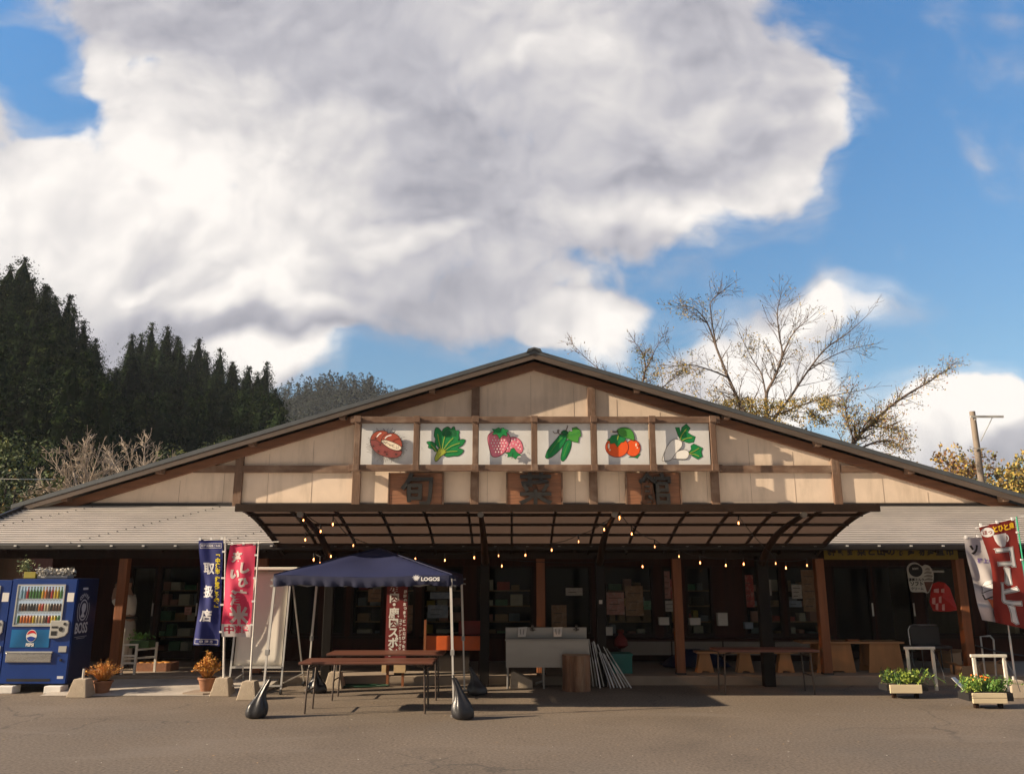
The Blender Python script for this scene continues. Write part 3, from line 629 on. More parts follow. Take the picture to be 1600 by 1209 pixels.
# ------------------------------------------------------------------ carved name boards
m_plank = M('reddish_wood_plank', (.24, .105, .052), .6, .4, 5, .2, 40, stretch=(.35, 1, 5), stain=(.13, .05, .025, .7), stscale=2, sst=(.5, 1, 4))
m_iron = M('black_painted_carving', (.020, .018, .016), .35, .2, 8, .2, 60)
for ch, pc, w, lab in (('旬', 650, 80, 'reddish wooden name board with the black character 旬, leftmost of three'), ('菜', 835, 82, 'reddish wooden name board with the black character 菜, in the middle'), ('館', 1021, 80, 'reddish wooden name board with the black character 館, rightmost of three')):
    c = P(pc, 764, WY - .1); hw = w / F * 16.9 / 2; zt_ = P(pc, 738.5, WY - .1).z; zb_ = zt_ - .80
    r = T('name_board', lab, 'name board', (c.x, WY - .1, zb_), 0, 'carved shop name boards')
    MB().box(c.x - hw, c.x + hw, WY - .115, WY - .003, zb_, zt_).build('plank', m_plank, r, bevel=.008)
    t = MB(); text_mb(t, ch, .70, wall_fn((c.x + .02, WY - .15, P(pc, 764, WY).z - .01)), 0, .012, .034); t.build('carved_character', m_iron, r)
    MB().box(c.x - hw - .03, c.x - hw - .002, WY - .13, WY - .003, zb_, zt_).build('edge_strip', m_beam, r); MB().box(c.x + hw + .002, c.x + hw + .03, WY - .13, WY - .003, zb_, zt_).build('edge_strip', m_beam, r)
# ------------------------------------------------------------------ curved entrance canopy
can = T('entrance_canopy', 'curved bronze canopy of smoked translucent panels on dark steel arms and posts', 'canopy', (.66, 14.05, 0))
cprof = [(11.70, 2.77), (12.3, 2.712), (12.85, 2.60), (13.35, 2.465), (13.8, 2.32), (14.28, 2.15)]
cp = curve_pts([(0, y, z) for y, z in cprof], 4, False)
CX0, CX1 = -3.99, 5.31
m_poly = bpy.data.materials.new('smoked_polycarbonate'); m_poly.use_nodes = True; nt = m_poly.node_tree; nt.nodes.clear()
N = nt.nodes.new; L = nt.links.new
pt = N('ShaderNodeBsdfTransparent'); pt.inputs[0].default_value = (.34, .225, .16, 1); pd = N('ShaderNodeBsdfTranslucent'); pd.inputs[0].default_value = (.11, .074, .055, 1)
pf = N('ShaderNodeBsdfDiffuse'); pf.inputs[0].default_value = (.09, .062, .047, 1)
m1 = N('ShaderNodeMixShader'); m1.inputs[0].default_value = .45; L(pd.outputs[0], m1.inputs[1]); L(pf.outputs[0], m1.inputs[2])
m2 = N('ShaderNodeMixShader'); nzp = N('ShaderNodeTexNoise'); nzp.inputs['Scale'].default_value = 1.2; tcp = N('ShaderNodeTexCoord'); L(tcp.outputs['Object'], nzp.inputs[0])
L(mth('MULTIPLY_ADD', nzp.outputs[0], .3, .62, nt=nt), m2.inputs[0]); L(pt.outputs[0], m2.inputs[1]); L(m1.outputs[0], m2.inputs[2])
o = N('ShaderNodeOutputMaterial'); L(m2.outputs[0], o.inputs[0])
NB = 14; bw = (CX1 - CX0) / NB
for i in range(NB):
    mb = MB(); x0, x1 = CX0 + i * bw + .012, CX0 + (i + 1) * bw - .012
    vs = [(x, p[1], p[2] + .028) for p in cp for x in (x0, x1)]; mb.add(vs, [(2 * k, 2 * k + 1, 2 * k + 3, 2 * k + 2) for k in range(len(cp) - 1)])
    mb.build('canopy_panel', m_poly, can, fix=False)
for i in range(NB + 1):
    x = CX0 + i * bw; mb = MB(); w = .035 if 0 < i < NB else .05
    for a, b in zip(cp, cp[1:]): mb.bar((x, a[1], a[2] + .002), (x, b[1], b[2] + .002), w, .042 if 0 < i < NB else .07, up=(0, 0, 1))
    mb.build('rib', m_bronze, can)
for k, (y, z) in enumerate(cprof):
    mb = MB(); hh = (.10, .04, .04, .04, .04, .09)[k]
    mb.box(CX0 - .02, CX1 + .02, y - .03, y + .03, z - .03 - hh / 2, z - .025 + hh / 2 - .0)
    mb.build('front_gutter' if k == 0 else 'purlin', m_bronze, can)
m_black = M('black_painted_steel', (.010, .008, .007), .55, .2, spec=.15)
CPX = [-3.1, -.46, 1.50, 4.27]
m_cap = M('grey_plastic_cap', (.30, .28, .26), .5)
for x in CPX:
    mb = MB(); arm = [(x, y, z - .085) for _, y, z in curve_pts([(0, 11.85, 2.74), (0, 12.85, 2.57), (0, 13.5, 2.36), (0, 14.05, 2.05)], 4, False)]
    mb.tube(arm, [.035 + .035 * j / (len(arm) - 1) for j in range(len(arm))], 8); a = mb.build('arm', m_bronze, can, smooth=True)
    MB().tube([(x, 11.80, 2.66), (x, 11.86, 2.66)], .045, 10).build('end_cap', m_cap, a)
    w = .075 if x < 4 else .095
    mb = MB(); mb.box(x - w, x + w, 13.97, 14.13, 0, 2.12); mb.build('post', m_black, can, bevel=.01)
# ------------------------------------------------------------------ festoon lights under the canopy
m_cable = M('black_cable', (.015, .014, .013), .6); m_bulb = M('warm_bulb', (.9, .5, .2), .2, emit=(1, .36, .12, 9)); m_bulb2 = M('dim_bulb', (.9, .6, .3), .2, emit=(1, .45, .18, 3))
g_bulb = glass('bulb_glass', (1, .85, .7), .12, .02)
def festoon(label, pts, n_extra=0):
    """pts: list of (px, py, Y) of bulbs; the cable hangs 9 cm above each"""
    q = [P(*p) for p in pts]; r = T('festoon_string', label, 'string lights', q[0], 0, 'festoon strings under the canopy')
    cab = []
    for a, b in zip(q, q[1:]):
        u = Vector((0, 0, .11))
        for k in range(4):
            t = k / 4; cab.append(a.lerp(b, t) + u - Vector((0, 0, .05 * 4 * t * (1 - t) * min(1, (b - a).length))))
    cab.append(q[-1] + Vector((0, 0, .11)))
    MB().tube(cab, .0065, 5).build('cable', m_cable, r)
    for j, p in enumerate(q):
        MB().lathe([(.004, .115), (.009, .11), (.010, .035), (.008, .03)], p, 8).build('socket', m_cable, r)
        b = MB(); b.lathe([(.008, .03), (.011, .02), (.019, 0), (.018, -.014), (.010, -.027), (.002, -.031)], p, 10); b = b.build('bulb', g_bulb, r, smooth=True)
        MB().lathe([(.003, .020), (.0075, .010), (.008, -.010), (.003, -.018)], p, 6).build('filament', m_bulb if (j * 7 + int(p.x * 10)) % 3 else m_bulb2, b, smooth=True)
festoon('short festoon string with two bulbs at the left end of the canopy', [(477, 843, 12.7), (501, 830, 12.4), (472, 806, 11.9)][:2] + [(474, 812, 12.0)])
festoon('festoon string sagging from the left arm down towards the tent top', [(520, 819, 12.0), (552, 852, 12.9), (649, 873, 13.5)])
festoon('festoon string low beside the left arm above the white screen', [(490, 874, 13.3), (500, 880, 13.2), (517, 869, 13.7)])
festoon('long festoon string level along the rear purlin over the middle bays', [(695, 875, 13.7), (741, 871, 13.7), (779, 868, 13.7), (821, 867, 13.6), (862, 859, 13.4), (904, 846, 13.0), (944, 827, 12.5), (968, 808, 12.0)])
festoon('festoon string falling from the third arm towards the right along the purlin', [(968, 810, 12.1), (987, 834, 12.5), (1023, 854, 13.0), (1061, 869, 13.5), (1094, 879, 13.7), (1134, 883, 13.7), (1162, 881, 13.7), (1228, 887, 13.6), (1261, 883, 13.7)])
festoon('short festoon string of two orange bulbs hanging low behind the middle posts', [(784, 884, 14.2), (1004, 885, 14.2)])
festoon('festoon string with one small bulb high under the right bays', [(1154, 817, 12.2), (1212, 880, 13.8)])
# ------------------------------------------------------------------ gazebo tent
m_nylon = cloth('blue_nylon', rgb(24, 32, 72), .08); m_nylon2 = cloth('navy_nylon', rgb(21, 27, 60), .02)
m_leg = M('white_powder_coated_leg', (.62, .60, .56), .4, .08); m_joint = M('grey_plastic_joint', (.30, .29, .28), .5)
m_tlogo = M('printed_white', (.8, .8, .8), .6, .03)
fl, fr_ = G(410, 1118), G(709, 1119); TY0, TY1 = 11.12, 13.55; tx0, tx1 = fl.x, fr_.x
tent = T('gazebo_tent', 'blue pop-up gazebo tent on thin pale legs over the folding tables', 'tent', ((tx0 + tx1) / 2, (TY0 + TY1) / 2, 0))
cx, cy = (tx0 + tx1) / 2, (TY0 + TY1) / 2
hx, hy = (tx1 - tx0) / 2 - .05, (TY1 - TY0) / 2; EZT, PZT = 1.80, 2.19
def roofz(u, v):   # u,v in -1..1
    d = max(abs(u), abs(v)); c = min(abs(u), abs(v)) / (d + 1e-6)
    z = PZT + (EZT - PZT) * (d ** 1.0) - .055 * math.sin(math.pi * d) * (1 - c * c)
    return z - .018 * (1 - c) * d ** 3 * 2
N_ = 24; mb = MB(); vs = []
for i in range(N_ + 1):
    for j in range(N_ + 1):
        u, v = -1 + 2 * i / N_, -1 + 2 * j / N_
        vs.append((cx + hx * u, cy + hy * v, roofz(u, v) + .004 * math.sin(9 * u + 4 * v)))
mb.add(vs, [(i * (N_ + 1) + j, (i + 1) * (N_ + 1) + j, (i + 1) * (N_ + 1) + j + 1, i * (N_ + 1) + j + 1) for i in range(N_) for j in range(N_)])
top = mb.build('canopy_cloth', m_nylon, tent, smooth=True, fix=False)
mb = MB()
for s in ((-1, -1), (1, -1), (1, 1), (-1, 1)): mb.tube([(cx + hx * s[0] * t, cy + hy * s[1] * t, roofz(s[0] * t, s[1] * t) + .004) for t in (0, .25, .5, .75, 1)], .007, 6)
mb.build('seam', m_nylon2, top)
# valance: wrinkled strip round all four sides
mb = MB(); corners = [(-1, -1), (1, -1), (1, 1), (-1, 1)]; pr = random.Random(3)
ring = []
for k in range(4):
    a, b = corners[k], corners[(k + 1) % 4]
    for j in range(44):
        t = j / 44; u, v = a[0] + (b[0] - a[0]) * t, a[1] + (b[1] - a[1]) * t
        nx, ny = (0, -1) if k == 0 else (1, 0) if k == 1 else (0, 1) if k == 2 else (-1, 0)
        edge = min(t, 1 - t); w1 = .012 * math.sin(j * 1.9 + k) + .010 * pr.uniform(-1, 1)
        z0 = roofz(u, v); drop = .128 + .007 * math.sin(t * math.pi * 9 + k) + .006 * pr.uniform(-1, 1) + (.02 if edge < .05 else 0)
        X, Y = cx + hx * u, cy + hy * v
        ring.append([(X, Y, z0 - .0), (X + nx * .012, Y + ny * .012, z0 - drop * .33), (X + nx * (.016 + w1), Y + ny * (.016 + w1), z0 - drop * .7), (X + nx * (.008 + w1 * 1.6), Y + ny * (.008 + w1 * 1.6), z0 - drop)])
n = len(ring); mb.add([p for r4 in ring for p in r4], [(i * 4 + q, ((i + 1) % n) * 4 + q, ((i + 1) % n) * 4 + q + 1, i * 4 + q + 1) for i in range(n) for q in range(3)])
mb.build('valance', m_nylon2, tent, smooth=True, fix=False, flat=80)
# printed logo: leaf emblem and letters on the front slope above the valance
mb = MB(); f = wall_fn((cx + hx * .76, cy - hy - .036, EZT - .055), out=(0, -1, 0))
text_mb(mb, 'LOGOS', .066, f, 0, .003, 0, 1, 1.15, 1)
lp = []
for k in range(22):
    t = k / 22 * 2 * math.pi; r_ = .058 * (1 if k % 2 == 0 else .52) * (1.15 if math.sin(t) > .2 else .8); lp.append((r_ * math.cos(t) * 1.0, r_ * .8 * math.sin(t)))
mb.add([f(x - .19, y + .008, 0) for x, y in lp], [tuple(range(len(lp)))])
mb.build('printed_logo', m_tlogo, tent, fix=False)
for sx in (-1, 1):
    for sy in (-1, 1):
        bx = tx0 if sx < 0 else tx1; by = TY0 if sy < 0 else TY1; tx_ = cx + sx * (hx - .02); ty_ = by - sy * .02
        mb = MB(); mb.bar((bx, by, .02), (bx + (tx_ - bx) * .5, (by + ty_) / 2, .95), .024, .024); mb.bar((bx + (tx_ - bx) * .42, (by * .58 + ty_ * .42), .80), (tx_, ty_, 1.74), .032, .032)
        l = mb.build('leg', m_leg, tent)
        mb = MB(); mb.cbox((bx, by, .01), .08, .08, .02); mb.build('foot', m_joint, l)
        mb = MB(); mb.cbox((bx + (tx_ - bx) * .42, by * .58 + ty_ * .42, .80), .05, .05, .07); mb.build('clip', m_joint, l)
        mb = MB(); mb.cbox((tx_, ty_, 1.70), .05, .05, .1); mb.build('bracket', m_joint, l)
def scis(a, b, zlo, zhi, n=5):
    mb = MB(); a, b = Vector(a), Vector(b)
    for k in range(n):
        p, q = a.lerp(b, k / n), a.lerp(b, (k + 1) / n)
        mb.bar(p + Vector((0, 0, zlo)), q + Vector((0, 0, zhi)), .012, .022); mb.bar(p + Vector((0, .013, zhi)), q + Vector((0, .013, zlo)), .012, .022)
    return mb
for a, b in (((tx0, TY0 + .03, 0), (tx1, TY0 + .03, 0)), ((tx0, TY1 - .03, 0), (tx1, TY1 - .03, 0)), ((tx0 + .05, TY0, 0), (tx0 + .05, TY1, 0)), ((tx1 - .05, TY0, 0), (tx1 - .05, TY1, 0))):
    scis(a, b, 1.652, 1.735).build('scissor_brace', m_joint, tent)
MB().tube([(cx, cy, 1.62), (cx, cy, PZT - .01)], .018, 8).build('centre_pole', m_leg, tent)
# ------------------------------------------------------------------ black weight bags
m_bag = M('black_plastic_sack', (.018, .018, .022), .38, .3, 8, .45, 11, spec=.6)
def sack(base, h, w, label, lean=(.0, 0), seed=1):
    rn = random.Random(seed); n = 22; mb = MB(True)
    prof = [(.34, 0), (.48, .03), (.53, .11), (.53, .22), (.48, .33), (.37, .42), (.27, .52), (.20, .63), (.155, .75), (.12, .88), (.10, 1.0)]
    vs = []
    ph = [rn.uniform(0, 6) for _ in range(4)]
    for i, (r, z) in enumerate(prof):
        for j in range(n):
            a = 2 * math.pi * j / n; fold = 1 + (.05 + .32 * min(1, z * 1.3)) * math.sin(a * 5 + ph[0] + z * 2.5) * .7 + .05 * math.sin(a * 9 + ph[1] + z * 7) + rn.uniform(-.025, .025)
            rr = r * w * fold; x = rr * math.cos(a) + lean[0] * z * z * h; y = rr * math.sin(a) * .85 + lean[1] * z * h
            vs.append((x, y, z * h))
    fs = [(i * n + j, i * n + (j + 1) % n, (i + 1) * n + (j + 1) % n, (i + 1) * n + j) for i in range(len(prof) - 1) for j in range(n)] + [tuple(reversed(range(n)))]
    r = T('weight_bag', label, 'weight bag', base, 0, 'black bags weighing down the tent legs')
    mb.add(vs, fs); o = mb.build('sack', m_bag, r, smooth=True, flat=180); o.modifiers.new('s', 'SUBSURF').levels = 1; o.modifiers['s'].render_levels = 1
    k = MB(True); k.tube([(lean[0] * h * .96, .02, h * .97), (lean[0] * h * 1.02, .0, h * 1.05), (lean[0] * h * 1.12, -.01, h * 1.07)], [.012, .01, .006], 6); k.build('tie', m_cable, r)
    return r
b1 = sack(G(399, 1121), .47, .27, 'shiny black weight bag at the front left tent leg', (.32, .02), 2)
b2 = sack(G(724, 1123), .50, .28, 'shiny black weight bag at the front right tent leg', (-.26, .02), 5)
b3 = sack(G(746, 1086), .40, .29, 'shiny black weight bag at the rear right tent leg', (-.28, .03), 9)
b4 = sack(G(496, 1082), .40, .29, 'dark black weight bag at the rear left tent leg behind the tables', (-.2, .02), 12)
# ------------------------------------------------------------------ folding tables
m_ttop = M('brown_laminate_top', (.150, .060, .040), .38, .15, 6, .03, 30, stretch=(.1, 1, 1)); m_tedge = M('dark_table_edge', (.06, .03, .022), .5); m_tleg = M('dark_steel_tube', (.075, .055, .045), .45, .15, metal=.3)
def table(label, x0, x1, y0, y1, h, group='brown folding tables'):
    r = T('folding_table', label, 'table', ((x0 + x1) / 2, (y0 + y1) / 2, 0), 0, group)
    MB().box(x0, x1, y0, y1, h - .028, h).build('table_top', m_ttop, r, bevel=.006)
    MB().box(x0 - .004, x1 + .004, y0 - .004, y1 + .004, h - .034, h - .0285).build('edge_band', m_tedge, r)
    for s, x in ((1, x0 + .12), (-1, x1 - .12)):
        for y in (y0 + .07, y1 - .07):
            mb = MB(); mb.tube([(x + s * .10, y, h - .045), (x + s * .02, y, h - .06), (x, y, h - .10), (x - s * .02, y, .02), (x - s * .02, y, 0)], .0135, 8); mb.build('leg', m_tleg, r, smooth=True)
        mb = MB(); mb.tube([(x - s * .008, y0 + .07, h * .42), (x - s * .008, y1 - .07, h * .42)], .010, 6); mb.tube([(x + s * .0, y0 + .07, h - .1), (x + s * .0, y1 - .07, h - .1)], .011, 6)
        mb.bar((x, (y0 + y1) / 2, h - .1), (x + s * .32, (y0 + y1) / 2, h - .04), .02, .006); mb.build('brace', m_tleg, r)
    return r
table('long brown folding table nearest the camera under the blue tent', -2.86, -1.06, 11.28, 11.86, .66)
table('brown folding table standing behind the front one under the tent', -2.75, -1.02, 12.45, 13.0, .665)
table('brown folding table in the shade of the canopy before the trestle bench', 3.20, 4.78, 13.05, 13.6, .66)
# ------------------------------------------------------------------ concrete flag bases, banners
def conc_base(px, py, w, h, label, pole=None, ry=0):
    p = G(px, py); r = T('concrete_weight', label, 'concrete base', (p.x, p.y + w / 2, 0), 0, 'cast concrete banner bases')
    c = Vector((p.x, p.y + w / 2, 0)); b, t = w / 2, w * .31
    mb = MB(); mb.add([(c.x - b, c.y - b, 0), (c.x + b, c.y - b, 0), (c.x + b, c.y + b, 0), (c.x - b, c.y + b, 0), (c.x - t, c.y - t, h), (c.x + t, c.y - t, h), (c.x + t, c.y + t, h), (c.x - t, c.y + t, h)],
                      [(0, 3, 2, 1), (4, 5, 6, 7), (0, 1, 5, 4), (1, 2, 6, 5), (2, 3, 7, 6), (3, 0, 4, 7)]); mb.build('block', m_concblk, r, bevel=.012)
    MB().tube([(c.x, c.y, h - .03), (c.x, c.y, h + (pole or .05))], .018, 10).build('socket_tube', m_brk, r)
    return c
cA = conc_base(118, 1090, .31, .26, 'grey concrete banner base beside the blue vending machine', .14)
cB = conc_base(342, 1088, .31, .26, 'concrete base holding the pole of the blue banner')
cC = conc_base(384, 1094, .30, .26, 'concrete base holding the pole of the pink banner')
cD = conc_base(520, 1076, .30, .25, 'concrete base without banner behind the folding tables', .12)
m_pole = M('white_banner_pole', (.72, .70, .66), .35); m_gpole = M('green_banner_pole', (.02, .30, .16), .35)
def banner(label, base, ztop, TLp, TRp, BLp, BRp, mat, texts, mats, armL, armR, ripple=.03, seed=1, pmat=m_pole, ptop=None, side='r', trim=None, mirror=False):
    """corner points in the world; the pole runs beside the right edge"""
    r = T('banner_flag', label, 'banner', base, 0, None); rn = random.Random(seed); p1, p2, p3 = (rn.uniform(0, 6) for _ in range(3))
    TL, TR, BL, BR = (Vector(v) for v in (TLp, TRp, BLp, BRp)); nrm = (TR - TL).cross(BL - TL).normalized()
    if nrm.y > 0: nrm = -nrm
    W_, H_ = (TR - TL).length, (BL - TL).length
    def S_(u, v, off=0):
        e = 1 - u if side == 'r' else u
        q = TL.lerp(TR, u).lerp(BL.lerp(BR, u), v)
        a = ripple * min(1, e * 1.6) * (.35 + .9 * v)
        d = a * math.sin(u * 5.2 + v * 5.5 + p1) + a * .5 * math.sin(u * 11 - v * 9 + p2)
        q = q + nrm * (d + off); q.x += -.035 * math.sin(v * math.pi * 1.6 + p3) * e
        return q
    nu, nv = 18, 60; mb = MB()
    mb.add([S_(i / nu, j / nv) for j in range(nv + 1) for i in range(nu + 1)], [(j * (nu + 1) + i, j * (nu + 1) + i + 1, (j + 1) * (nu + 1) + i + 1, (j + 1) * (nu + 1) + i) for j in range(nv) for i in range(nu)],)
    if trim:   # rows of another colour: (v0, v1, material index)
        for fi in range(nu * nv):
            v = (fi // nu + .5) / nv
            for a, b, k in trim:
                if a <= v < b: mb.m[fi] = k
    cl = mb.build('cloth', [mat] + mats, r, smooth=True, fix=False)
    t = MB()
    for it in texts:   # (string or poly list, u, v, size m, material idx, bold, layer)
        s, u, v, sz, mi, bold, ly = it[:7]; sx = it[7] if len(it) > 7 else 1; sy = it[8] if len(it) > 8 else 1
        fn = lambda x, y, z, u=u, v=v, ly=ly: S_(u + (x if not mirror else x) / W_, v - y / H_, .004 + .0018 * ly)
        if isinstance(s, str): text_mb(t, s, sz, fn, mi, bold, 0, 1, sx, sy, cut=.035)
        else:
            m2_ = MB(); q = s
            bm = bmesh.new(); fv = [bm.verts.new((x * sz, y * sz, 0)) for x, y in q]; bm.faces.new(fv); bmesh.ops.triangulate(bm, faces=bm.faces)
            for _ in range(5):
                es = [e for e in bm.edges if e.calc_length() > .035]
                if not es: break
                bmesh.ops.subdivide_edges(bm, edges=es, cuts=1); bmesh.ops.triangulate(bm, faces=bm.faces)
            bm.verts.index_update(); t.add([fn(w.co.x, w.co.y, 0) for w in bm.verts], [tuple(w.index for w in f_.verts) for f_ in bm.faces], mi); bm.free()
    if t.v: t.build('lettering', [mat] + mats, r, fix=False)
    pb, ptp = Vector(base), Vector(ptop)
    MB().tube([pb, pb.lerp(ptp, .32)], .016, 10).build('lower_pole', m_pole, r)
    MB().tube([pb.lerp(ptp, .30), ptp], .011, 10).build('pole', pmat, r)
    MB().tube([armL, armR], .006, 8).build('cross_arm', m_pole, r)
    for k in range(3):
        q = S_(.06 + .44 * k, 0); MB().cbox(q + Vector((0, -.004, .012)), .035, .012, .05).build('loop', m_tlogo, cl)
    for k in range(4):
        q = S_(1 if side == 'r' else 0, .12 + .25 * k); z = q.z; tt = (z - pb.z) / (ptp.z - pb.z); pq = pb.lerp(ptp, tt)
        MB().bar(q + Vector((-.01, -.004, 0)), pq + Vector((.01 if side == 'r' else -.01, -.004, 0)), .01, .028).build('loop', m_tlogo, cl)
    return r
# blue banner
m_bb = cloth('blue_banner_cloth', rgb(32, 42, 115), .3); m_bp = cloth('violet_edge_cloth', rgb(98, 92, 165), .3); m_tw = cloth('banner_white', (.84, .84, .86), .3); m_ty = cloth('banner_yellow', rgb(235, 215, 40), .2)
YB = cB.y; by0 = Vector((cB.x, YB, .2))
bt = P(352.5, 838, YB); TL, TR, BL, BR = P(313, 843, YB + .03), P(349, 842, YB + .0), P(305, 1007, YB - .02), P(343, 1009, YB)
rect = lambda w, h, t: [(-w / 2, -h / 2), (w / 2, -h / 2), (w / 2, h / 2), (-w / 2, h / 2), (-w / 2, -h / 2 + t), (-w / 2 + t, -h / 2 + t), (-w / 2 + t, h / 2 - t), (w / 2 - t, h / 2 - t), (w / 2 - t, -h / 2 + t), (-w / 2, -h / 2 + t * .99)]
tx = []
for (s, v) in (('取', .28), ('扱', .50), ('店', .725)): tx.append((s, .40, v, .19, 2, .006, 1))
ys = .155
for ch in '「中津市　指定ごみ袋」':
    if ch == '　': ys += .025; continue
    s2 = {'「': '﹁', '」': '﹂'}.get(ch, ch)
    tx.append((s2, .80, ys, .085, 3, .004, 1)); ys += .0505
for v, s in ((.062, '家庭用指定ごみ袋'), (.965, '中 津 市')):
    for (w_, h_, x_, y_) in ((.33, .006, 0, .035), (.33, .006, 0, -.035), (.006, .076, -.165, 0), (.006, .076, .165, 0)):
        tx.append(([(-w_ / 2 + x_, -h_ / 2 + y_), (w_ / 2 + x_, -h_ / 2 + y_), (w_ / 2 + x_, h_ / 2 + y_), (-w_ / 2 + x_, h_ / 2 + y_)], .5, v, 1, 2, 0, 1))
    tx.append((s, .5, v, .038 if v < .5 else .05, 2, .001, 1))
banner('blue banner with white characters 取扱店 on a white pole', by0, 0, TL, TR, BL, BR, m_bb, tx, [m_bp, m_tw, m_ty], P(308, 844, YB + .03), P(356, 842.5, YB - .01), .025, 4, ptop=bt)
# pink banner
m_pk = cloth('pink_banner_cloth', rgb(222, 62, 100), .35); m_pw = cloth('pale_banner_cloth', (.62, .57, .56), .3)
YP = cC.y; bp0 = Vector((cC.x, YP, .2))
tx = [('奈', .32, .14, .17, 2, .008, 1), ('し', .68, .26, .17, 2, .012, 1), ('い', .34, .33, .16, 2, .012, 1), ('ひ', .66, .42, .15, 2, .010, 1), ('津', .56, .585, .24, 2, .010, 1), ('米', .55, .77, .27, 2, .012, 1), ('中津産', .5, .925, .125, 1, .004, 1)]
banner('pink banner with pale characters and 米 beside the white screen', bp0, 0, P(358, 850, YP + .05), P(400, 850, YP), P(347, 994, YP + .0), P(391, 995, YP), m_pk, tx, [m_pk, m_pw], P(356, 850, YP + .05), P(436, 846, YP - .1), .05, 11, ptop=P(404.5, 845, YP), trim=[(.86, 1.01, 2)])
# brown coffee banner at the right edge and the ice cream banner behind it
m_cf = cloth('maroon_banner_cloth', rgb(140, 42, 34), .35); m_sc = cloth('soft_cream_cloth', (.60, .56, .55), .35); m_lil = cloth('lilac_cloth', rgb(120, 105, 165), .3); m_blk = M('banner_black', (.02, .018, .018), .7); m_or = M('banner_orange', rgb(225, 120, 50), .7); m_cy = M('banner_gold', rgb(240, 190, 30), .7)
YC = 12.9
base = Vector((P(1590, 807, YC).x, YC, .12))
TL, TR, BL, BR = P(1531, 822, YC), P(1585, 811, YC), P(1560, 972, YC + .05), P(1613, 985, YC)
tx = []
for ch, v, sz in (('コ', .34, .46), ('ヒ', .69, .47)):
    tx += [(ch, .53, v, sz, 1, .024, 1, .95, .78), (ch, .53, v, sz, 2, .016, 2, .95, .78), (ch, .53, v, sz, 1, .008, 3, .95, .78)]
barp = [(-.055, .115), (-.02, .125), (.045, .105), (.04, -.02), (.05, -.11), (.0, -.125), (-.045, -.10), (-.03, .0), (-.035, .085)]
for v in (.52, .885):
    for w_, mi_, ly_ in ((.016, 1, 1), (.008, 2, 2), (.0005, 1, 3)): tx.append((grow(barp, w_), .53, v, 1, mi_, 0, ly_))
cup = curve_pts([(-.5, .35), (.45, .35), (.42, -.05), (.2, -.38), (-.2, -.38), (-.42, -.05)], 3)
cup = [(-.5, .38), (.42, .38), (.40, .05), (.28, -.22), (.15, -.36), (-.2, -.36), (-.36, -.2), (-.47, .05)]
ringp = [(.38 + .20 * math.cos(t), .10 + .22 * math.sin(t)) for t in [k * .35 - 1.6 for k in range(10)]] + [(.38 + .11 * math.cos(t), .10 + .13 * math.sin(t)) for t in [1.55 - k * .35 for k in range(10)]]
sauc = [(-.72, -.42), (.62, -.42), (.45, -.50), (.1, -.56), (-.25, -.56), (-.55, -.50)]
for q in (cup, ringp, sauc): tx.append((q, .50, .175, .25, 1, 0, 1))
bub = [(.5 * math.cos(t) - (.0), .36 * math.sin(t)) for t in [k * .42 for k in range(15)]]
tx.append((bub, .17, .075, .20, 1, 0, 1)); tx.append(('ほっ', .17, .075, .075, 3, .002, 2)); tx.append(('とひと息', .65, .055, .095, 4, .005, 1))
banner('maroon coffee banner with white katakana コーヒー and a cup', base, 0, TL, TR, BL, BR, m_cf, tx, [m_tw, m_blk, m_cf, m_cy], P(1524, 825, YC), P(1600, 806, YC), .04, 6, pmat=m_gpole, ptop=P(1588, 807, YC))
YS = 13.25; base = Vector((P(1556, 836, YS).x, YS, .12))
swirl = [[(-.5, -.1), (-.2, .25), (.45, .5), (.1, .15)], [(-.6, -.45), (-.45, -.1), (.5, .3), (.55, .02)], [(-.55, -.8), (-.6, -.5), (.55, -.05), (.6, -.4)]]
tx = [('ソ', .3, .15, .17, 2, .01, 1), ('極上の', .6, .28, .08, 3, .003, 1)]
for q in swirl: tx.append((q, .52, .58, .25, 1, 0, 2)); tx.append(([(x * 1.12, y * 1.08 - .03) for x, y in q], .52, .58, .25, 2, 0, 1))
tx.append(([(-.5, .3), (.5, .3), (.3, -.3), (-.3, -.3)], .52, .79, .22, 4, 0, 1)); tx.append(([(.5 * math.cos(k * .45), .42 * math.sin(k * .45)) for k in range(14)], .62, .90, .24, 2, 0, 2)); tx.append(('Cream', .62, .90, .06, 1, .001, 3))
banner('pale ice cream banner with swirls half hidden behind the maroon banner', base, 0, P(1508, 840, YS), P(1552, 838, YS), P(1531, 968, YS), P(1576, 975, YS), m_sc, tx, [m_tw, m_blk, m_lil, m_or], P(1506, 840, YS), P(1558, 838, YS), .05, 8, pmat=m_pole, ptop=P(1556, 836, YS))
cE = conc_base(1597, 1091, .3, .25, 'concrete base holding the pole of the ice cream banner')
xF = P(1590, 807, YC).x; cF = conc_base(800 + xF / 12.17 * F, 1088, .3, .25, 'concrete base holding the green pole of the maroon coffee banner')
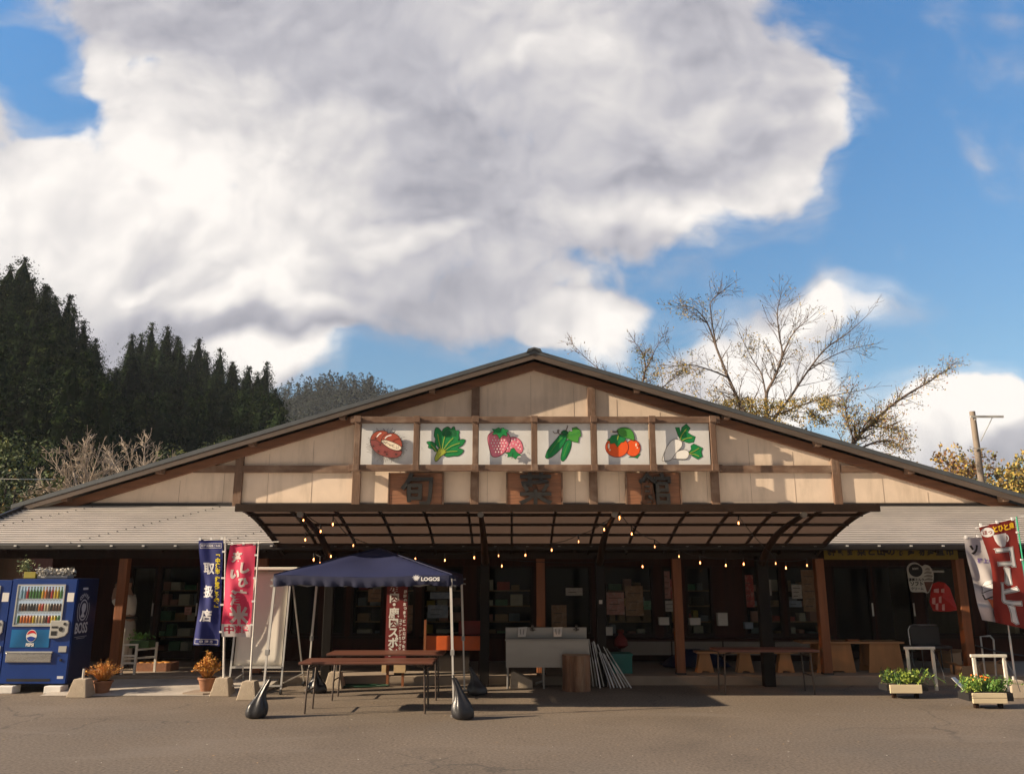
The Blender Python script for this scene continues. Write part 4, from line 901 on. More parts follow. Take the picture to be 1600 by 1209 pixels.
# ------------------------------------------------------------------ vending machines
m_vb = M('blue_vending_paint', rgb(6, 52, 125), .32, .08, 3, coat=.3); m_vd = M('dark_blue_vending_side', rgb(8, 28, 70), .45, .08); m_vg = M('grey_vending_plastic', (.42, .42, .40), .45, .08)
m_vin = M('display_back', (.62, .64, .66), .6, .05, emit=(.9, .95, 1, .22)); m_vt = M('vending_teal_panel', rgb(20, 110, 170), .35, .5, 1.6, detail=1); m_chr = M('brushed_steel', (.55, .54, .52), .28, .15, 12, metal=.9, stretch=(.1, 1, 1)); m_blkp = M('black_plastic', (.02, .02, .022), .4)
g_vend = glass('display_glass', (.93, .96, .97), .05, .03); m_wl = M('printed_pale', (.55, .58, .66), .6, .05); m_pred = M('emblem_red', rgb(200, 25, 40), .4); m_pblu = M('emblem_blue', rgb(10, 60, 150), .4)
CANS = [M('can_%s' % n, rgb(*c), .3, .15, 9) for n, c in (('clear', (150, 190, 205)), ('red', (190, 45, 35)), ('green', (60, 125, 50)), ('yellow', (215, 180, 40)), ('orange', (215, 115, 35)), ('brown', (90, 50, 35)), ('grey', (95, 95, 100)), ('cream', (200, 180, 150)), ('black', (35, 28, 28)))]
def vending(label, x0, y0, w=1.17, h=1.62, z=.12, rowset=None, full=True):
    r = T('vending_machine', label, 'vending machine', (x0 + w / 2, y0 + .35, 0), 0, 'drinks vending machines'); d = .72
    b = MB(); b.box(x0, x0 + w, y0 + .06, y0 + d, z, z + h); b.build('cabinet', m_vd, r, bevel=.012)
    wx0, wx1, wz0, wz1 = x0 + .10, x0 + .98, z + .88, z + h - .09
    f = MB(); f.box(x0, wx0, y0, y0 + .058, z + .02, z + h - .005); f.box(wx1, x0 + w, y0, y0 + .058, z + .02, z + h - .005); f.box(wx0 + .001, wx1 - .001, y0, y0 + .058, wz1, z + h - .005); f.box(wx0 + .001, wx1 - .001, y0, y0 + .058, z + .02, wz0)
    door = f.build('front_door', m_vb, r)
    win = MB(); win.box(wx0 + .002, wx1 - .002, y0 + .045, y0 + .056, wz0 + .002, wz1 - .002); dw = win.build('display_window', m_vin, r)
    fr = MB(); t = .022
    for a, b_, c, e in ((wx0, wx0 + t, wz0, wz1), (wx1 - t, wx1, wz0, wz1), (wx0 + t, wx1 - t, wz1 - t, wz1), (wx0 + t, wx1 - t, wz0, wz0 + t)): fr.box(a, b_, y0 - .012, y0 + .044, c, e)
    fr.build('window_frame', m_vg, dw)
    MB().box(wx0 + t, wx1 - t, y0 - .004, y0 - .001, wz0 + t, wz1 - t).build('glass', g_vend, dw)
    rows = rowset or [(wz0 + .43, .165, [0, 0, 1, 2, 2, 2, 2, 3, 4, 5, 1, 3, 3, 2]), (wz0 + .235, .125, [6, 5, 5, 6, 8, 8, 6, 4, 1, 7, 7, 8, 5, 5, 5]), (wz0 + .05, .125, [2, 4, 4, 4, 4, 3, 7, 7, 7, 5, 1, 3, 3, 2])]
    for (cz, ch, cols) in rows:
        n = len(cols)
        for i, c in enumerate(cols):
            cxx = wx0 + .05 + (wx1 - wx0 - .1) * (i + .5) / n; m = MB(); rr = .026
            if ch > .15: m.lathe([(rr, 0), (rr, .10), (.010, .145), (.010, .168), (.013, .169), (.013, .182)], (cxx, y0 + .022, cz), 10)
            else: m.lathe([(rr * .9, 0), (rr, .008), (rr, .10), (.016, .112), (.016, .118)], (cxx, y0 + .022, cz), 10)
            m.build('drink_can' if ch < .15 else 'drink_bottle', CANS[c], dw, smooth=True, fix=False)
        MB().box(wx0 + t, wx1 - t, y0 + .004, y0 + .04, cz - .018, cz - .003).build('shelf', m_white, dw)
        bt_ = MB()
        for i in range(n):
            cxx = wx0 + .05 + (wx1 - wx0 - .1) * (i + .5) / n; bt_.box(cxx - .019, cxx + .019, y0 - .0005, y0 + .003, cz - .04, cz - .02)
        bt_.build('button_row', m_wl, dw)
    pn = MB(); pn.box(x0 + .10, x0 + .80, y0 - .006, y0 - .001, z + .56, z + .83); pn = pn.build('advert_panel', m_vt, r)
    if full:
        cx_, cz_ = x0 + .47, z + .735; rr = .085
        fn = wall_fn((cx_, y0 - .008, cz_))
        q = MB(); q.add([fn(rr * 1.12 * math.cos(k * .26), rr * 1.12 * math.sin(k * .26), 0) for k in range(24)], [tuple(range(24))])
        def half(top):
            pts = []
            for k in range(17):
                a = math.pi * k / 16; pts.append((rr * math.cos(a), (1 if top else -1) * rr * math.sin(a)))
            wv = [(-rr + 2 * rr * k / 12, (.30 * rr * (1 if top else -1)) * (1 if top else 1) + .22 * rr * math.sin((k / 12) * math.pi * 1.2 - .6 + (0 if top else .4))) for k in range(13)]
            return [p for p in pts if (p[1] > .18 * rr if top else p[1] < -.18 * rr)] + ([w_ for w_ in wv if abs(w_[0]) < .9 * rr])
        tp = MB(); tp.add([fn(x, y, .002) for x, y in half(True)], [tuple(range(len(half(True))))], 0); tp.add([fn(x, y, .002) for x, y in half(False)], [tuple(range(len(half(False))))], 1)
        q.build('emblem_disc', m_white, pn, fix=False); tp.build('emblem', [m_pred, m_pblu], pn, fix=False)
        t_ = MB(); text_mb(t_, 'PEPSI', .065, wall_fn((cx_ - .01, y0 - .010, z + .60)), 0, .003); t_.build('lettering', m_white, pn, fix=False)
        # side panel: ring of letters, round badge and the word BOSS
        s_ = MB(); sx_ = x0 + w + .003
        fs_ = wall_fn((sx_, y0 + .30, z + 1.12), out=(1, 0, 0), right=(0, 1, 0))
        text_mb(s_, 'BOSS', .17, wall_fn((sx_, y0 + .30, z + .84), out=(1, 0, 0), right=(0, 1, 0)), 0, .004, 0, 1, 1.0, 1.35)
        for k, ch in enumerate('COFFEE'):
            a = math.radians(128 - k * 15.2 * 1.0); ca, sa = math.cos(a - math.pi / 2), math.sin(a - math.pi / 2)
            text_mb(s_, ch, .075, lambda x, y, z_, a=a, ca=ca, sa=sa: fs_(.19 * math.cos(a) + x * ca - y * sa, .235 * math.sin(a) + x * sa + y * ca, z_), 0, .003)
        for r1, r2, a0, a1 in ((.135, .118, 0, 360), (.185, .172, 150, 230), (.185, .172, -50, 30)):
            n = 30; P1 = [math.radians(a0 + (a1 - a0) * k / n) for k in range(n + 1)]
            s_.add([fs_(rr_ * math.cos(a), rr_ * 1.25 * math.sin(a), 0) for a in P1 for rr_ in (r1, r2)], [(2 * k, 2 * k + 2, 2 * k + 3, 2 * k + 1) for k in range(n)])
        hd = curve_pts([(-.03, .10), (.05, .10), (.075, .04), (.05, -.03), (.02, -.05), (.06, -.11), (-.07, -.11), (-.03, -.05), (-.06, .03)], 3); s_.add([fs_(x, y, 0) for x, y in hd], [tuple(range(len(hd)))])
        s_.box(sx_ - .001, sx_, y0 + .12, y0 + .50, z + .70, z + .706); s_.box(sx_ - .001, sx_, y0 + .18, y0 + .44, z + .675, z + .681); s_.box(sx_ - .001, sx_, y0 + .22, y0 + .38, z + 1.44, z + 1.475)
        s_.build('side_lettering', m_wl, r, fix=False)
    c = MB(); c.prism([(x0 + .80, z + .70), (x0 + .80, z + .97), (x0 + 1.11, z + .97), (x0 + 1.13, z + .94), (x0 + 1.13, z + .79), (x0 + 1.08, z + .735), (x0 + .95, z + .70)], y0 - .03, y0 - .001); cpn = c.build('coin_panel', m_vg, r, bevel=.006)
    k = MB(); k.box(x0 + .83, x0 + .93, y0 - .034, y0 - .0305, z + .745, z + .81); k.build('note_slot', m_blkp, cpn)
    MB().box(x0 + .83, x0 + .94, y0 - .034, y0 - .0305, z + .855, z + .885).build('price_display', m_blkp, cpn)
    MB().tube([(x0 + 1.0, y0 - .031, z + .84), (x0 + 1.0, y0 - .038, z + .84)], .036, 14).build('coin_slot', m_blkp, cpn)
    MB().tube([(x0 + 1.06, y0 - .031, z + .92), (x0 + 1.06, y0 - .038, z + .92)], .022, 12).build('card_reader', m_blkp, cpn)
    MB().box(x0 + .06, x0 + .88, y0 - .022, y0 - .001, z + .335, z + .475).build('pickup_flap', m_chr, r, bevel=.01)
    MB().box(x0 + .05, x0 + .89, y0 - .03, y0 - .001, z + .477, z + .50).build('flap_hood', m_vg, r)
    MB().box(x0 + .99, x0 + 1.13, y0 - .012, y0 - .001, z + .49, z + .58).build('coin_return', m_vg, r)
    MB().tube([(x0 + 1.05, y0 - .001, z + .37), (x0 + 1.05, y0 - .014, z + .37)], .022, 12).build('lock', m_blkp, r)
    MB().box(x0 + 1.03, x0 + 1.15, y0 - .003, y0 - .001, z + 1.26, z + 1.40).build('notice', m_white, r); MB().box(x0 + 1.02, x0 + 1.13, y0 - .003, y0 - .001, z + .09, z + .13).build('sticker', m_wl, r)
    MB().box(x0 + .12, x0 + .9, y0 - .004, y0 - .001, z + .05, z + .09).build('vent', m_blkp, r)
    for fx in (x0 + .02, x0 + w - .30): MB().box(fx, fx + .30, y0 - .10, y0 + .12, .0, .11).build('foot_block', m_concblk if 0 else m_white, r, bevel=.01)
    for fx in (x0 + .06, x0 + w - .12): MB().box(fx, fx + .06, y0 + .2, y0 + .26, 0, z - .001).build('leg', m_blkp, r)
    return r
VY = 13.30; VX = P(8, 1000, VY).x + .515 - .585
vm = vending('blue vending machine with pepsi emblem panel and BOSS lettering on its side', VX, VY)
vm2 = vending('second vending machine cut off by the left edge of the picture', VX - 1.06, VY + .02, full=False, h=1.60)
vm.scale.x = .88; vm2.scale.x = .88
# things lying on the machine
r = T('flower_trough', 'grey trough of dried white flowers lying on the vending machine', 'planter', (VX + .62, VY + .22, 1.745)); m_fl = M('dried_white_flowers', (.45, .43, .38), .9, .2, 20); rn = random.Random(5)
q = MB(); q.box(VX + .38, VX + .88, VY + .1, VY + .3, 1.745, 1.79); q.build('trough', m_vg, r, bevel=.01)
q = MB()
for k in range(420): q.leaf((VX + rn.uniform(.36, .92), VY + rn.uniform(.06, .3), 1.79 + rn.uniform(0, .10) * (1 if rn.random() < .8 else 1.3)), .05, rn, 0, .9)
q.build('flower_heads', m_fl, r, fix=False)
o = MB().box(VX + .18, VX + .37, VY + .08, VY + .2, 1.745, 1.845).build('carton', M('yellow_green_carton', rgb(150, 140, 50), .7), origin=(VX + .27, VY + .14, 1.745), bevel=.006); tag(o, 'small yellow-green carton on top of the vending machine', 'carton')
r = T('potted_plant', 'small pale leafy plant on the left top corner of the vending machine', 'plant', (VX + .08, VY + .3, 1.745)); q = MB(); q.lathe([(.04, 0), (.055, .08)], (VX + .08, VY + .3, 1.745), 12); q.build('pot', m_dark, r)
q = MB()
for k in range(160): q.leaf((VX + .08 + rn.gauss(0, .06), VY + .3 + rn.gauss(0, .05), 1.93 + rn.gauss(0, .06)), .05, rn)
q.build('leaves', M('pale_green_leaves', (.22, .26, .12), .7, .2), r, fix=False)
# ------------------------------------------------------------------ portable screen
m_scr = M('white_screen_sheet', (.74, .70, .62), .55, .03, 2, .04, 8)
m_al = M('aluminium_frame', (.62, .61, .58), .35, .08, metal=.5)
SX0, SX1, SY_, SB_, ST_ = P(360, 1060, 13.15).x, P(441, 1060, 13.15).x, 13.15, .42, 1.86
r = T('notice_screen', 'tall blank white screen on a wheeled A-frame behind the pink banner', 'display screen', ((SX0 + SX1) / 2, SY_ + .2, 0))
def sl_(z): return SY_ + (z - SB_) * .10
sh = MB(); nz = 14; nx = 6
sh.add([(SX0 + .03 + (SX1 - SX0 - .06) * i / nx, sl_(SB_ + (ST_ - SB_) * j / nz) + .006 * math.sin(i * 1.3 + j * .7), SB_ + (ST_ - SB_) * j / nz) for j in range(nz + 1) for i in range(nx + 1)], [(j * (nx + 1) + i, j * (nx + 1) + i + 1, (j + 1) * (nx + 1) + i + 1, (j + 1) * (nx + 1) + i) for j in range(nz) for i in range(nx)])
o = sh.build('sheet', m_scr, r, smooth=True, fix=False); md = o.modifiers.new('s', 'SOLIDIFY'); md.thickness = .004
for x in (SX0, SX1):
    MB().bar((x, SY_ - .045, .08), (x, sl_(ST_), ST_ + .01), .026, .026).build('front_leg', m_al, r)
    q = MB(); q.bar((x, sl_(ST_) + .02, ST_ - .02), (x + .10 * (1 if x == SX1 else -1), SY_ + .95, .08), .022, .022); q.build('rear_leg', m_al, r)
    MB().bar((x, SY_ - .03, .16), (x + .09 * (1 if x == SX1 else -1), SY_ + .88, .20), .02, .02).build('foot_brace', m_al, r)
    for y, x_ in ((SY_ - .045, x), (SY_ + .95, x + .10 * (1 if x == SX1 else -1))):
        MB().tube([(x_ - .015, y, .038), (x_ + .015, y, .038)], .038, 14).build('castor', m_blkp, r)
MB().bar((SX0 + .013, SY_ - .03, .40), (SX1 - .013, SY_ - .03, .40), .03, .03).build('bottom_rail', m_al, r); MB().bar((SX0 + .013, SY_ - .05, .13), (SX1 - .013, SY_ - .05, .13), .024, .024).build('foot_rail', m_al, r)
MB().box(SX0 - .03, SX1 + .14, sl_(ST_) - .16, sl_(ST_) + .10, ST_ + .012, ST_ + .06).build('roller_case', m_scr, r, bevel=.012)  # case along the top of the roller screen, holds no lamp
# ------------------------------------------------------------------ potted plants on the ground
m_terra = M('terracotta', (.26, .12, .065), .85, .2, 8, .15); m_strw = M('dry_orange_stems', (.50, .22, .05), .8, .3, 12); m_yl = M('yellow_orange_leaves', (.55, .30, .05), .75, .35, 10)
def pot(label, px, py, rad, h, kind):
    g = G(px, py); g.y += rad; r = T('potted_plant', label, 'potted plant', (g.x, g.y, 0), 0, None); z0 = .0
    if kind == 'leaf': s = MB(); s.prism([(g.x - .30, g.y - .20), (g.x + .05, g.y - .28), (g.x + .33, g.y - .1), (g.x + .28, g.y + .2), (g.x - .2, g.y + .24)], .005, .04, axis='z'); s.build('stone_slab', m_conc, r, bevel=.006); z0 = .04
    MB().lathe([(rad * .62, z0), (rad * .92, z0 + h * .85), (rad * 1.02, z0 + h * .86), (rad * 1.02, z0 + h), (rad * .88, z0 + h), (rad * .85, z0 + h * .93), (.001, z0 + h * .93)], (g.x, g.y, 0), 26).build('pot', m_terra, r, smooth=True)
    q = MB(); l = MB(); rn = random.Random(px)
    for k in range(150 if kind == 'stem' else 90):
        a = rn.uniform(0, 6.28); sp_ = rn.uniform(.05, 1) ** .7; H_ = (.16 + rn.uniform(0, .14)); ex = sp_ * .26 * (1.15 if kind == 'stem' else .85)
        p0 = Vector((g.x + math.cos(a) * rad * .4 * sp_, g.y + math.sin(a) * rad * .4 * sp_, z0 + h)); p1 = Vector((g.x + math.cos(a) * ex, g.y + math.sin(a) * ex, z0 + h + H_ * (1.25 - .6 * sp_)))
        if kind == 'leaf' and rn.random() < .12: p1.z += .14; p1.x = g.x + (p1.x - g.x) * .4
        m_ = p0.lerp(p1, .5) + Vector((rn.uniform(-.02, .02), 0, .035)); q.tube([p0, m_, p1], [.004, .0035, .002], 3)
        for j in range(2 if kind == 'stem' else 7): l.leaf(p1.lerp(m_, rn.random() * .8) + Vector((rn.gauss(0, .012),) * 3), .028 if kind == 'stem' else .045, rn, rn.choice((0, 1)))
    q.build('stems', m_strw, r, fix=False); l.build('leaves', [m_strw, m_yl], r, fix=False)
pot('clay pot of dry orange stems right of the vending machine', 151, 1086, .15, .20, 'stem')
pot('clay pot of yellow-orange leaves on a flat stone left of the blue banner', 317, 1085, .145, .20, 'leaf')
# ------------------------------------------------------------------ white stand with green trough, and crate of gourds, by the left post
m_wstand = M('whitewashed_wood', (.68, .64, .56), .7, .12, 10, .15); m_grn = M('dark_green_trough', (.045, .10, .03), .6); m_leafg = M('fresh_green_leaves', (.10, .22, .035), .6, .3, 10)
bx = P(180, 1053, 14.45).x + .10; bw_ = .30
r = T('plant_stand', 'white ladder-like plant stand with a green trough beside the left porch post', 'plant stand', (bx + .3, 14.6, SL))
for (x, y, h) in ((bx, 14.40, .50), (bx + .22, 14.40, .50), (bx + .40, 14.78, .50)):
    MB().box(x, x + .035, y, y + .035, SL, SL + h).build('leg', m_wstand, r)
for z in (.18, .30, .48): MB().box(bx + .036, bx + .219, 14.405, 14.43, SL + z - .01, SL + z + .02).build('rung', m_wstand, r)
q = MB(); q.bar((bx + .02, 14.42, SL + .25), (bx + .42, 14.80, SL + .25), .02, .03); q.bar((bx + .24, 14.42, SL + .40), (bx + .42, 14.80, SL + .40), .02, .03); q.build('side_rail', m_wstand, r)
q = MB(); q.box(bx + .06, bx + .40, 14.50, 14.78, SL + .42, SL + .54); t_ = q.build('trough', m_grn, r, bevel=.01)
q = MB(); rn = random.Random(8)
for k in range(110): q.leaf((bx + .20 + rn.gauss(0, .09), 14.62 + rn.gauss(0, .06), SL + .57 + abs(rn.gauss(0, .05))), .055, rn)
q.build('leaves', m_leafg, r, fix=False)
m_gourd = M('orange_gourd', (.50, .22, .04), .5, .3, 6)
r = T('vegetable_crate', 'low crate of orange gourds on the floor under the white plant stand', 'crate', (bx + .38, 14.85, SL)); cx0 = bx + .05
q = MB(); q.box(cx0, cx0 + .62, 14.86, 14.88, SL, SL + .14); q.box(cx0, cx0 + .62, 15.2, 15.22, SL, SL + .14); q.box(cx0, cx0 + .02, 14.881, 15.199, SL, SL + .14); q.box(cx0 + .6, cx0 + .62, 14.881, 15.199, SL, SL + .14); q.box(cx0 + .021, cx0 + .599, 14.881, 15.199, SL + .002, SL + .02); q.build('box', m_terra, r)
for k in range(9):
    q = MB(); rr = rn.uniform(.035, .055); c = Vector((cx0 + .07 + (k % 5) * .115, 14.95 + (k // 5) * .12, SL + .11)); q.tube([c + Vector((-rr * 1.6, 0, 0)), c + Vector((-rr, 0, .005)), c, c + Vector((rr, 0, 0)), c + Vector((rr * 1.5, 0, .01))], [.012, rr * .75, rr, rr * .8, .01], 10); q.build('gourd', m_gourd, r, smooth=True)
# ------------------------------------------------------------------ standing menu sign
m_msg = M('dark_red_menu_sheet', rgb(112, 30, 30), .6, .12, 6, stain=(.10, .012, .014, .6), stscale=1.5); m_brush = M('brushed_white_ink', (.72, .70, .66), .7, .08)
MX0, MX1, MYY = P(602, 1000, 14.02).x, P(635, 1000, 14.02).x, 14.02
r = T('menu_sign', 'tall dark red menu sign with white brush characters 鹿肉スポン under the tent', 'sign', ((MX0 + MX1) / 2, MYY, 0))
MB().box(MX0, MX1, MYY, MYY + .025, .36, 1.88).build('board', m_msg, r)
for x in (MX0 + .03, MX1 - .07): MB().box(x, x + .04, MYY + .03, MYY + .07, 0, 1.7).build('leg', m_post, r)
for a, b in ((MX0 - .04, MX0 + .03), (MX0 + .16, MX1)): MB().box(a, b, MYY - .03, MYY + .06, .22, .355).build('foot_block', M('pale_wood', (.50, .36, .20), .7, .15, 10), r)
t_ = MB(); zs = P(617, 905, MYY).z
for py_, ch in zip((915, 933, 944, 957, 972, 988, 1003, 1018), '猪肉・鹿肉スポン'): text_mb(t_, ch, .178, wall_fn((MX0 + .13, MYY - .004, P(0, py_, MYY).z)), 0, .006)
x2 = MX1 - .045
for k, ch in enumerate('最高のおつまみビールにぴったり'): text_mb(t_, ch, .056, wall_fn((x2 + (.0 if k % 2 else .008), MYY - .004, 1.52 - k * .068)), 0, .003)
for k, ch in enumerate('コラーゲンたっぷり'): text_mb(t_, ch, .05, wall_fn((x2 - .062, MYY - .004, 1.05 - k * .056)), 0, .002)
t_.build('lettering', m_brush, r, fix=False)
# ------------------------------------------------------------------ stainless sink
m_ss = M('stainless_steel', (.34, .33, .32), .36, .14, 3, .03, 15, metal=.75, stretch=(.3, 1, 1)); m_ptag = M('white_paper', (.72, .71, .68), .8, .05); m_ink = M('grey_ink', (.22, .21, .2), .8)
KX0, KX1, KY = -.10, 1.26, 13.75
r = T('steel_sink', 'double stainless steel sink with two taps and paper tags before the shop window', 'sink', ((KX0 + KX1) / 2, KY + .25, 0))
q = MB(); q.box(KX0, KX1, KY, KY + .02, .33, .745); q.box(KX0, KX0 + .02, KY + .021, KY + .48, .33, .745); q.box(KX1 - .02, KX1, KY + .021, KY + .48, .33, .745); q.box(KX0 + .02, KX1 - .02, KY + .46, KY + .48, .33, .745); q.box(KX0 + .021, KX1 - .021, KY + .021, KY + .459, .335, .35); q.box((KX0 + KX1) / 2 - .03, (KX0 + KX1) / 2 + .03, KY + .021, KY + .459, .351, .74)
q.build('basin', m_ss, r)
q = MB(); q.box(KX0 - .015, KX1 + .015, KY - .02, KY + .03, .746, .775); q.build('front_rim', m_ss, r, bevel=.008)
MB().box(KX0 - .01, KX1 + .01, KY + .44, KY + .49, .746, .93).build('backsplash', m_ss, r, bevel=.006)
for x in (KX0 + .03, KX0 + .62, KX1 - .03):
    for y in (KY + .03, KY + .44): MB().tube([(x, y, 0), (x, y, .33)], .019, 8).build('leg', m_ss, r)
for x in (KX0 + .45, KX1 - .17):
    q = MB(); q.tube([(x, KY + .43, .88), (x, KY + .36, .88), (x - .0, KY + .33, .96), (x - .01, KY + .27, .98), (x - .02, KY + .22, .93)], .014, 8); q.tube([(x - .05, KY + .36, .90), (x + .05, KY + .36, .90)], .012, 8); q.build('tap', m_chr, r, smooth=True)
for x, s in ((KX0 + .20, 'U'), (KX0 + .80, 'V')):
    t_ = MB().add([(x, KY + .41, .93), (x + .16, KY + .41, .94), (x + .13, KY + .30, .79), (x + .0, KY + .30, .785)], [(0, 1, 2, 3)]).build('paper_tag', m_ptag, r)
    q = MB(); q.bar((x + .04, KY + .37, .905), (x + .045, KY + .32, .825), .012, .002); q.bar((x + .10, KY + .37, .905), (x + .09, KY + .32, .825), .012, .002); q.build('mark', m_ink, t_)
MB().tube([(KX0 + .62, KY + .2, .33), (KX0 + .62, KY + .2, .10), (KX0 + .50, KY + .3, .05)], .022, 8).build('drain_pipe', m_vg, r, smooth=True)
c = MB(); c.prism([(P(797, 1070, 13.8).x, 0), (P(833, 1070, 13.8).x, 0), (P(832, 1070, 13.8).x, .12), (P(803, 1050, 13.8).x, .26), (P(798, 1050, 13.8).x, .24)], 13.80, 14.08); o = c.build('concrete_block', m_concblk, origin=(.15, 13.9, 0), bevel=.01); tag(o, 'pale wedge-shaped concrete block lying under the sink', 'concrete block')
# ------------------------------------------------------------------ log, pipes, crate
m_log = M('split_log_bark', (.20, .09, .045), .85, .7, 7, .9, 25, stretch=(1, 1, .15), stain=(.42, .30, .2, .7), stscale=3, sst=(1, 1, .2)); m_logt = M('sawn_log_top', (.40, .27, .17), .85, .15, 20)
lg = G(902, 1081); lg.y += .22; r = T('log_stump', 'upright sawn log with reddish bark in front of the sink', 'log', (lg.x, lg.y, 0)); rn = random.Random(2)
q = MB(); prof = []; n = 40; k0 = [rn.uniform(-.012, .012) for _ in range(n)]
vs = [(lg.x + (.222 + k0[j] + (.012 if z < .04 else 0) * (1 if j % 3 else -1)) * math.cos(2 * math.pi * j / n), lg.y + (.222 + k0[j]) * math.sin(2 * math.pi * j / n), z) for z in (0, .08, .25, .42, .545) for j in range(n)]
q.add(vs, [(i * n + j, i * n + (j + 1) % n, (i + 1) * n + (j + 1) % n, (i + 1) * n + j) for i in range(4) for j in range(n)]); q.build('bark', m_log, r, smooth=True, flat=60)
q = MB(); q.add([(v[0], v[1], .5455) for v in vs[-n:]], [tuple(range(n))]); q.build('sawn_top', m_logt, r)
rn = random.Random(4)
m_pipe = M('galvanised_pipe', (.50, .49, .48), .33, .1, metal=.8)
for i in range(12):
    bt = G(927 + i * 5.4, 1072 + rn.uniform(-1, 3), .01); tp = P(919 + i * 2.6 + rn.uniform(-1.5, 1.5), 998 + i * 1.4 + rn.uniform(-3, 4), 13.98 + .02 * (i % 3)); r_ = (bt + tp) / 2
    o = MB().tube([bt, bt.lerp(tp, .62)], .013, 8).tube([bt.lerp(tp, .6), tp], .0095, 8).build('metal_pipe', m_pipe, origin=bt, smooth=True)
    where = ['leftmost of the row, hard against the sink', 'second from the sink', 'third from the sink', 'fourth from the sink', 'fifth from the sink', 'sixth from the sink', 'sixth from the right end of the row', 'fifth from the right end of the row', 'fourth from the right end of the row', 'third from the right end of the row', 'second from the right end of the row', 'rightmost of the row, most slanted'][i]
    tag(o, 'thin steel pipe leaning beside the sink, ' + where, 'pipe', 'steel pipes leaning beside the sink')
m_teal = M('turquoise_plastic', rgb(30, 110, 105), .5, .1)
def hollow(mb, x0, x1, y0, y1, z0, z1, t=.02):
    mb.box(x0, x1, y0, y0 + t, z0, z1); mb.box(x0, x1, y1 - t, y1, z0, z1); mb.box(x0, x0 + t, y0 + t, y1 - t, z0, z1); mb.box(x1 - t, x1, y0 + t, y1 - t, z0, z1); mb.box(x0 + t, x1 - t, y0 + t, y1 - t, z0, z0 + t); return mb
c0 = P(957, 1055, 14.6).x; r = T('plastic_crate', 'turquoise plastic crate behind the leaning pipes', 'crate', (c0 + .17, 14.75, SL))
hollow(MB(), c0, c0 + .34, 14.55, 14.9, SL, SL + .31).build('crate_body', m_teal, r); q = MB(); hollow(q, c0 - .015, c0 + .355, 14.535, 14.915, SL + .29, SL + .325, .035); q.build('rim', m_teal, r)
# ------------------------------------------------------------------ orange bench with red backrest
m_ocr = M('orange_cushion', rgb(205, 92, 34), .55, .15, 5); m_rd = M('dark_red_panel', rgb(120, 24, 16), .55, .15)
ox0, ox1 = P(663, 1010, 14.35).x, P(754, 1010, 14.35).x
r = T('orange_counter', 'low orange fronted counter with a dark red back panel behind the tent', 'counter', ((ox0 + ox1) / 2, 14.6, 0))
MB().box(ox0, ox1, 14.32, 14.36, .545, .78).build('front_panel', m_ocr, r, bevel=.006); MB().box(ox0, ox1, 14.365, 14.85, .74, .765).build('counter_top', m_dark, r)
MB().box(ox0 + (ox1 - ox0) * .55, ox1, 14.86, 14.89, .766, 1.0).build('back_panel', m_rd, r); MB().box(ox0 + .2, ox1 - .25, 14.82, 14.84, SL, .735).build('rear_board', m_int, r)
for x in (ox0 + .02, ox1 - .07): MB().box(x, x + .05, 14.37, 14.42, SL, .738).build('leg', m_dark, r)
MB().box(ox0 - .005, ox0 + .035, 14.28, 14.315, .545, 1.05).build('side_stick', m_post, r)
o = MB().box(ox1 - .19, ox1 - .1, 14.2, 14.30, SL, SL + .0).box(P(742, 1030, 14.3).x, P(748, 1030, 14.3).x, 14.26, 14.28, .27, .42).build('power_outlet', m_ptag, origin=(ox1, 14.27, .27)); bpy.data.objects.remove(o)
# coiled green hose beside concrete base
r0 = G(580, 1066); hz = MB(); cc_ = Vector((G(585, 1069).x, 14.08, 0)); pts = []
for k in range(60):
    a = k * .30; rr = .20 + .0022 * k + .02 * math.sin(k * .9); pts.append((cc_.x - .15 + rr * 1.5 * math.cos(a), cc_.y - .12 + rr * .42 * math.sin(a), .012 + .0003 * k))
o = hz.tube(pts, .011, 6).build('garden_hose', M('green_hose', rgb(25, 62, 42), .5), origin=(cc_.x, cc_.y, 0), smooth=True); tag(o, 'coiled green hose lying on the ground behind the folding tables', 'hose')
# ------------------------------------------------------------------ trestle benches on the right
m_ply = M('varnished_plywood', (.40, .19, .07), .5, .22, 5, .05, 20, stretch=(1, 1, .2), stain=(.30, .13, .05, .5), stscale=1.5)
m_plyx = M('varnished_plank', (.38, .19, .08), .45, .2, 6, .05, 20, stretch=(.12, 1, 1))
def trestle(r, xc, y, wt, wb, z1, dep=.34, nm='trestle'):
    q = MB(); q.prism([(xc - wb / 2, SL), (xc - wb * .22, SL), (xc - wb * .18, SL + .03), (xc + wb * .18, SL + .03), (xc + wb * .22, SL), (xc + wb / 2, SL), (xc + wt / 2, z1), (xc - wt / 2, z1)], y, y + .03); return q.build(nm, m_ply, r, bevel=.004)
HT = P(1300, 1003, 14.55).z; tx0_, tx1_ = P(1258, 1003, 14.5).x, P(1418, 1003, 14.5).x
r = T('trestle_counter', 'varnished plywood counter on tapered trestles at the right porch post', 'counter', ((tx0_ + tx1_) / 2, 14.85, SL))
MB().box(tx0_, tx1_, 14.62, 15.12, HT - .03, HT).build('counter_top', m_plyx, r, bevel=.004)
for a, b in ((1277, 1334), (1357, 1410)):
    xc = P((a + b) / 2, 1030, 14.68).x; w = (b - a) / F * 13.9
    trestle(r, xc, 14.66, w * .88, w * 1.06, HT - .032); trestle(r, xc, 15.05, w * .88, w * 1.06, HT - .032)
    MB().box(xc - w * .42, xc - w * .42 + .025, 14.692, 15.048, SL + .1, HT - .034).build('side_board', m_ply, r)
MB().box(P(1323, 1000, 14.8).x, P(1341, 1000, 14.8).x, 14.75, 14.85, HT + .001, HT + .03).build('wood_offcut', m_post, r)
bx0, bx1 = P(1088, 1022, 14.6).x, P(1246, 1022, 14.6).x; BT = .50
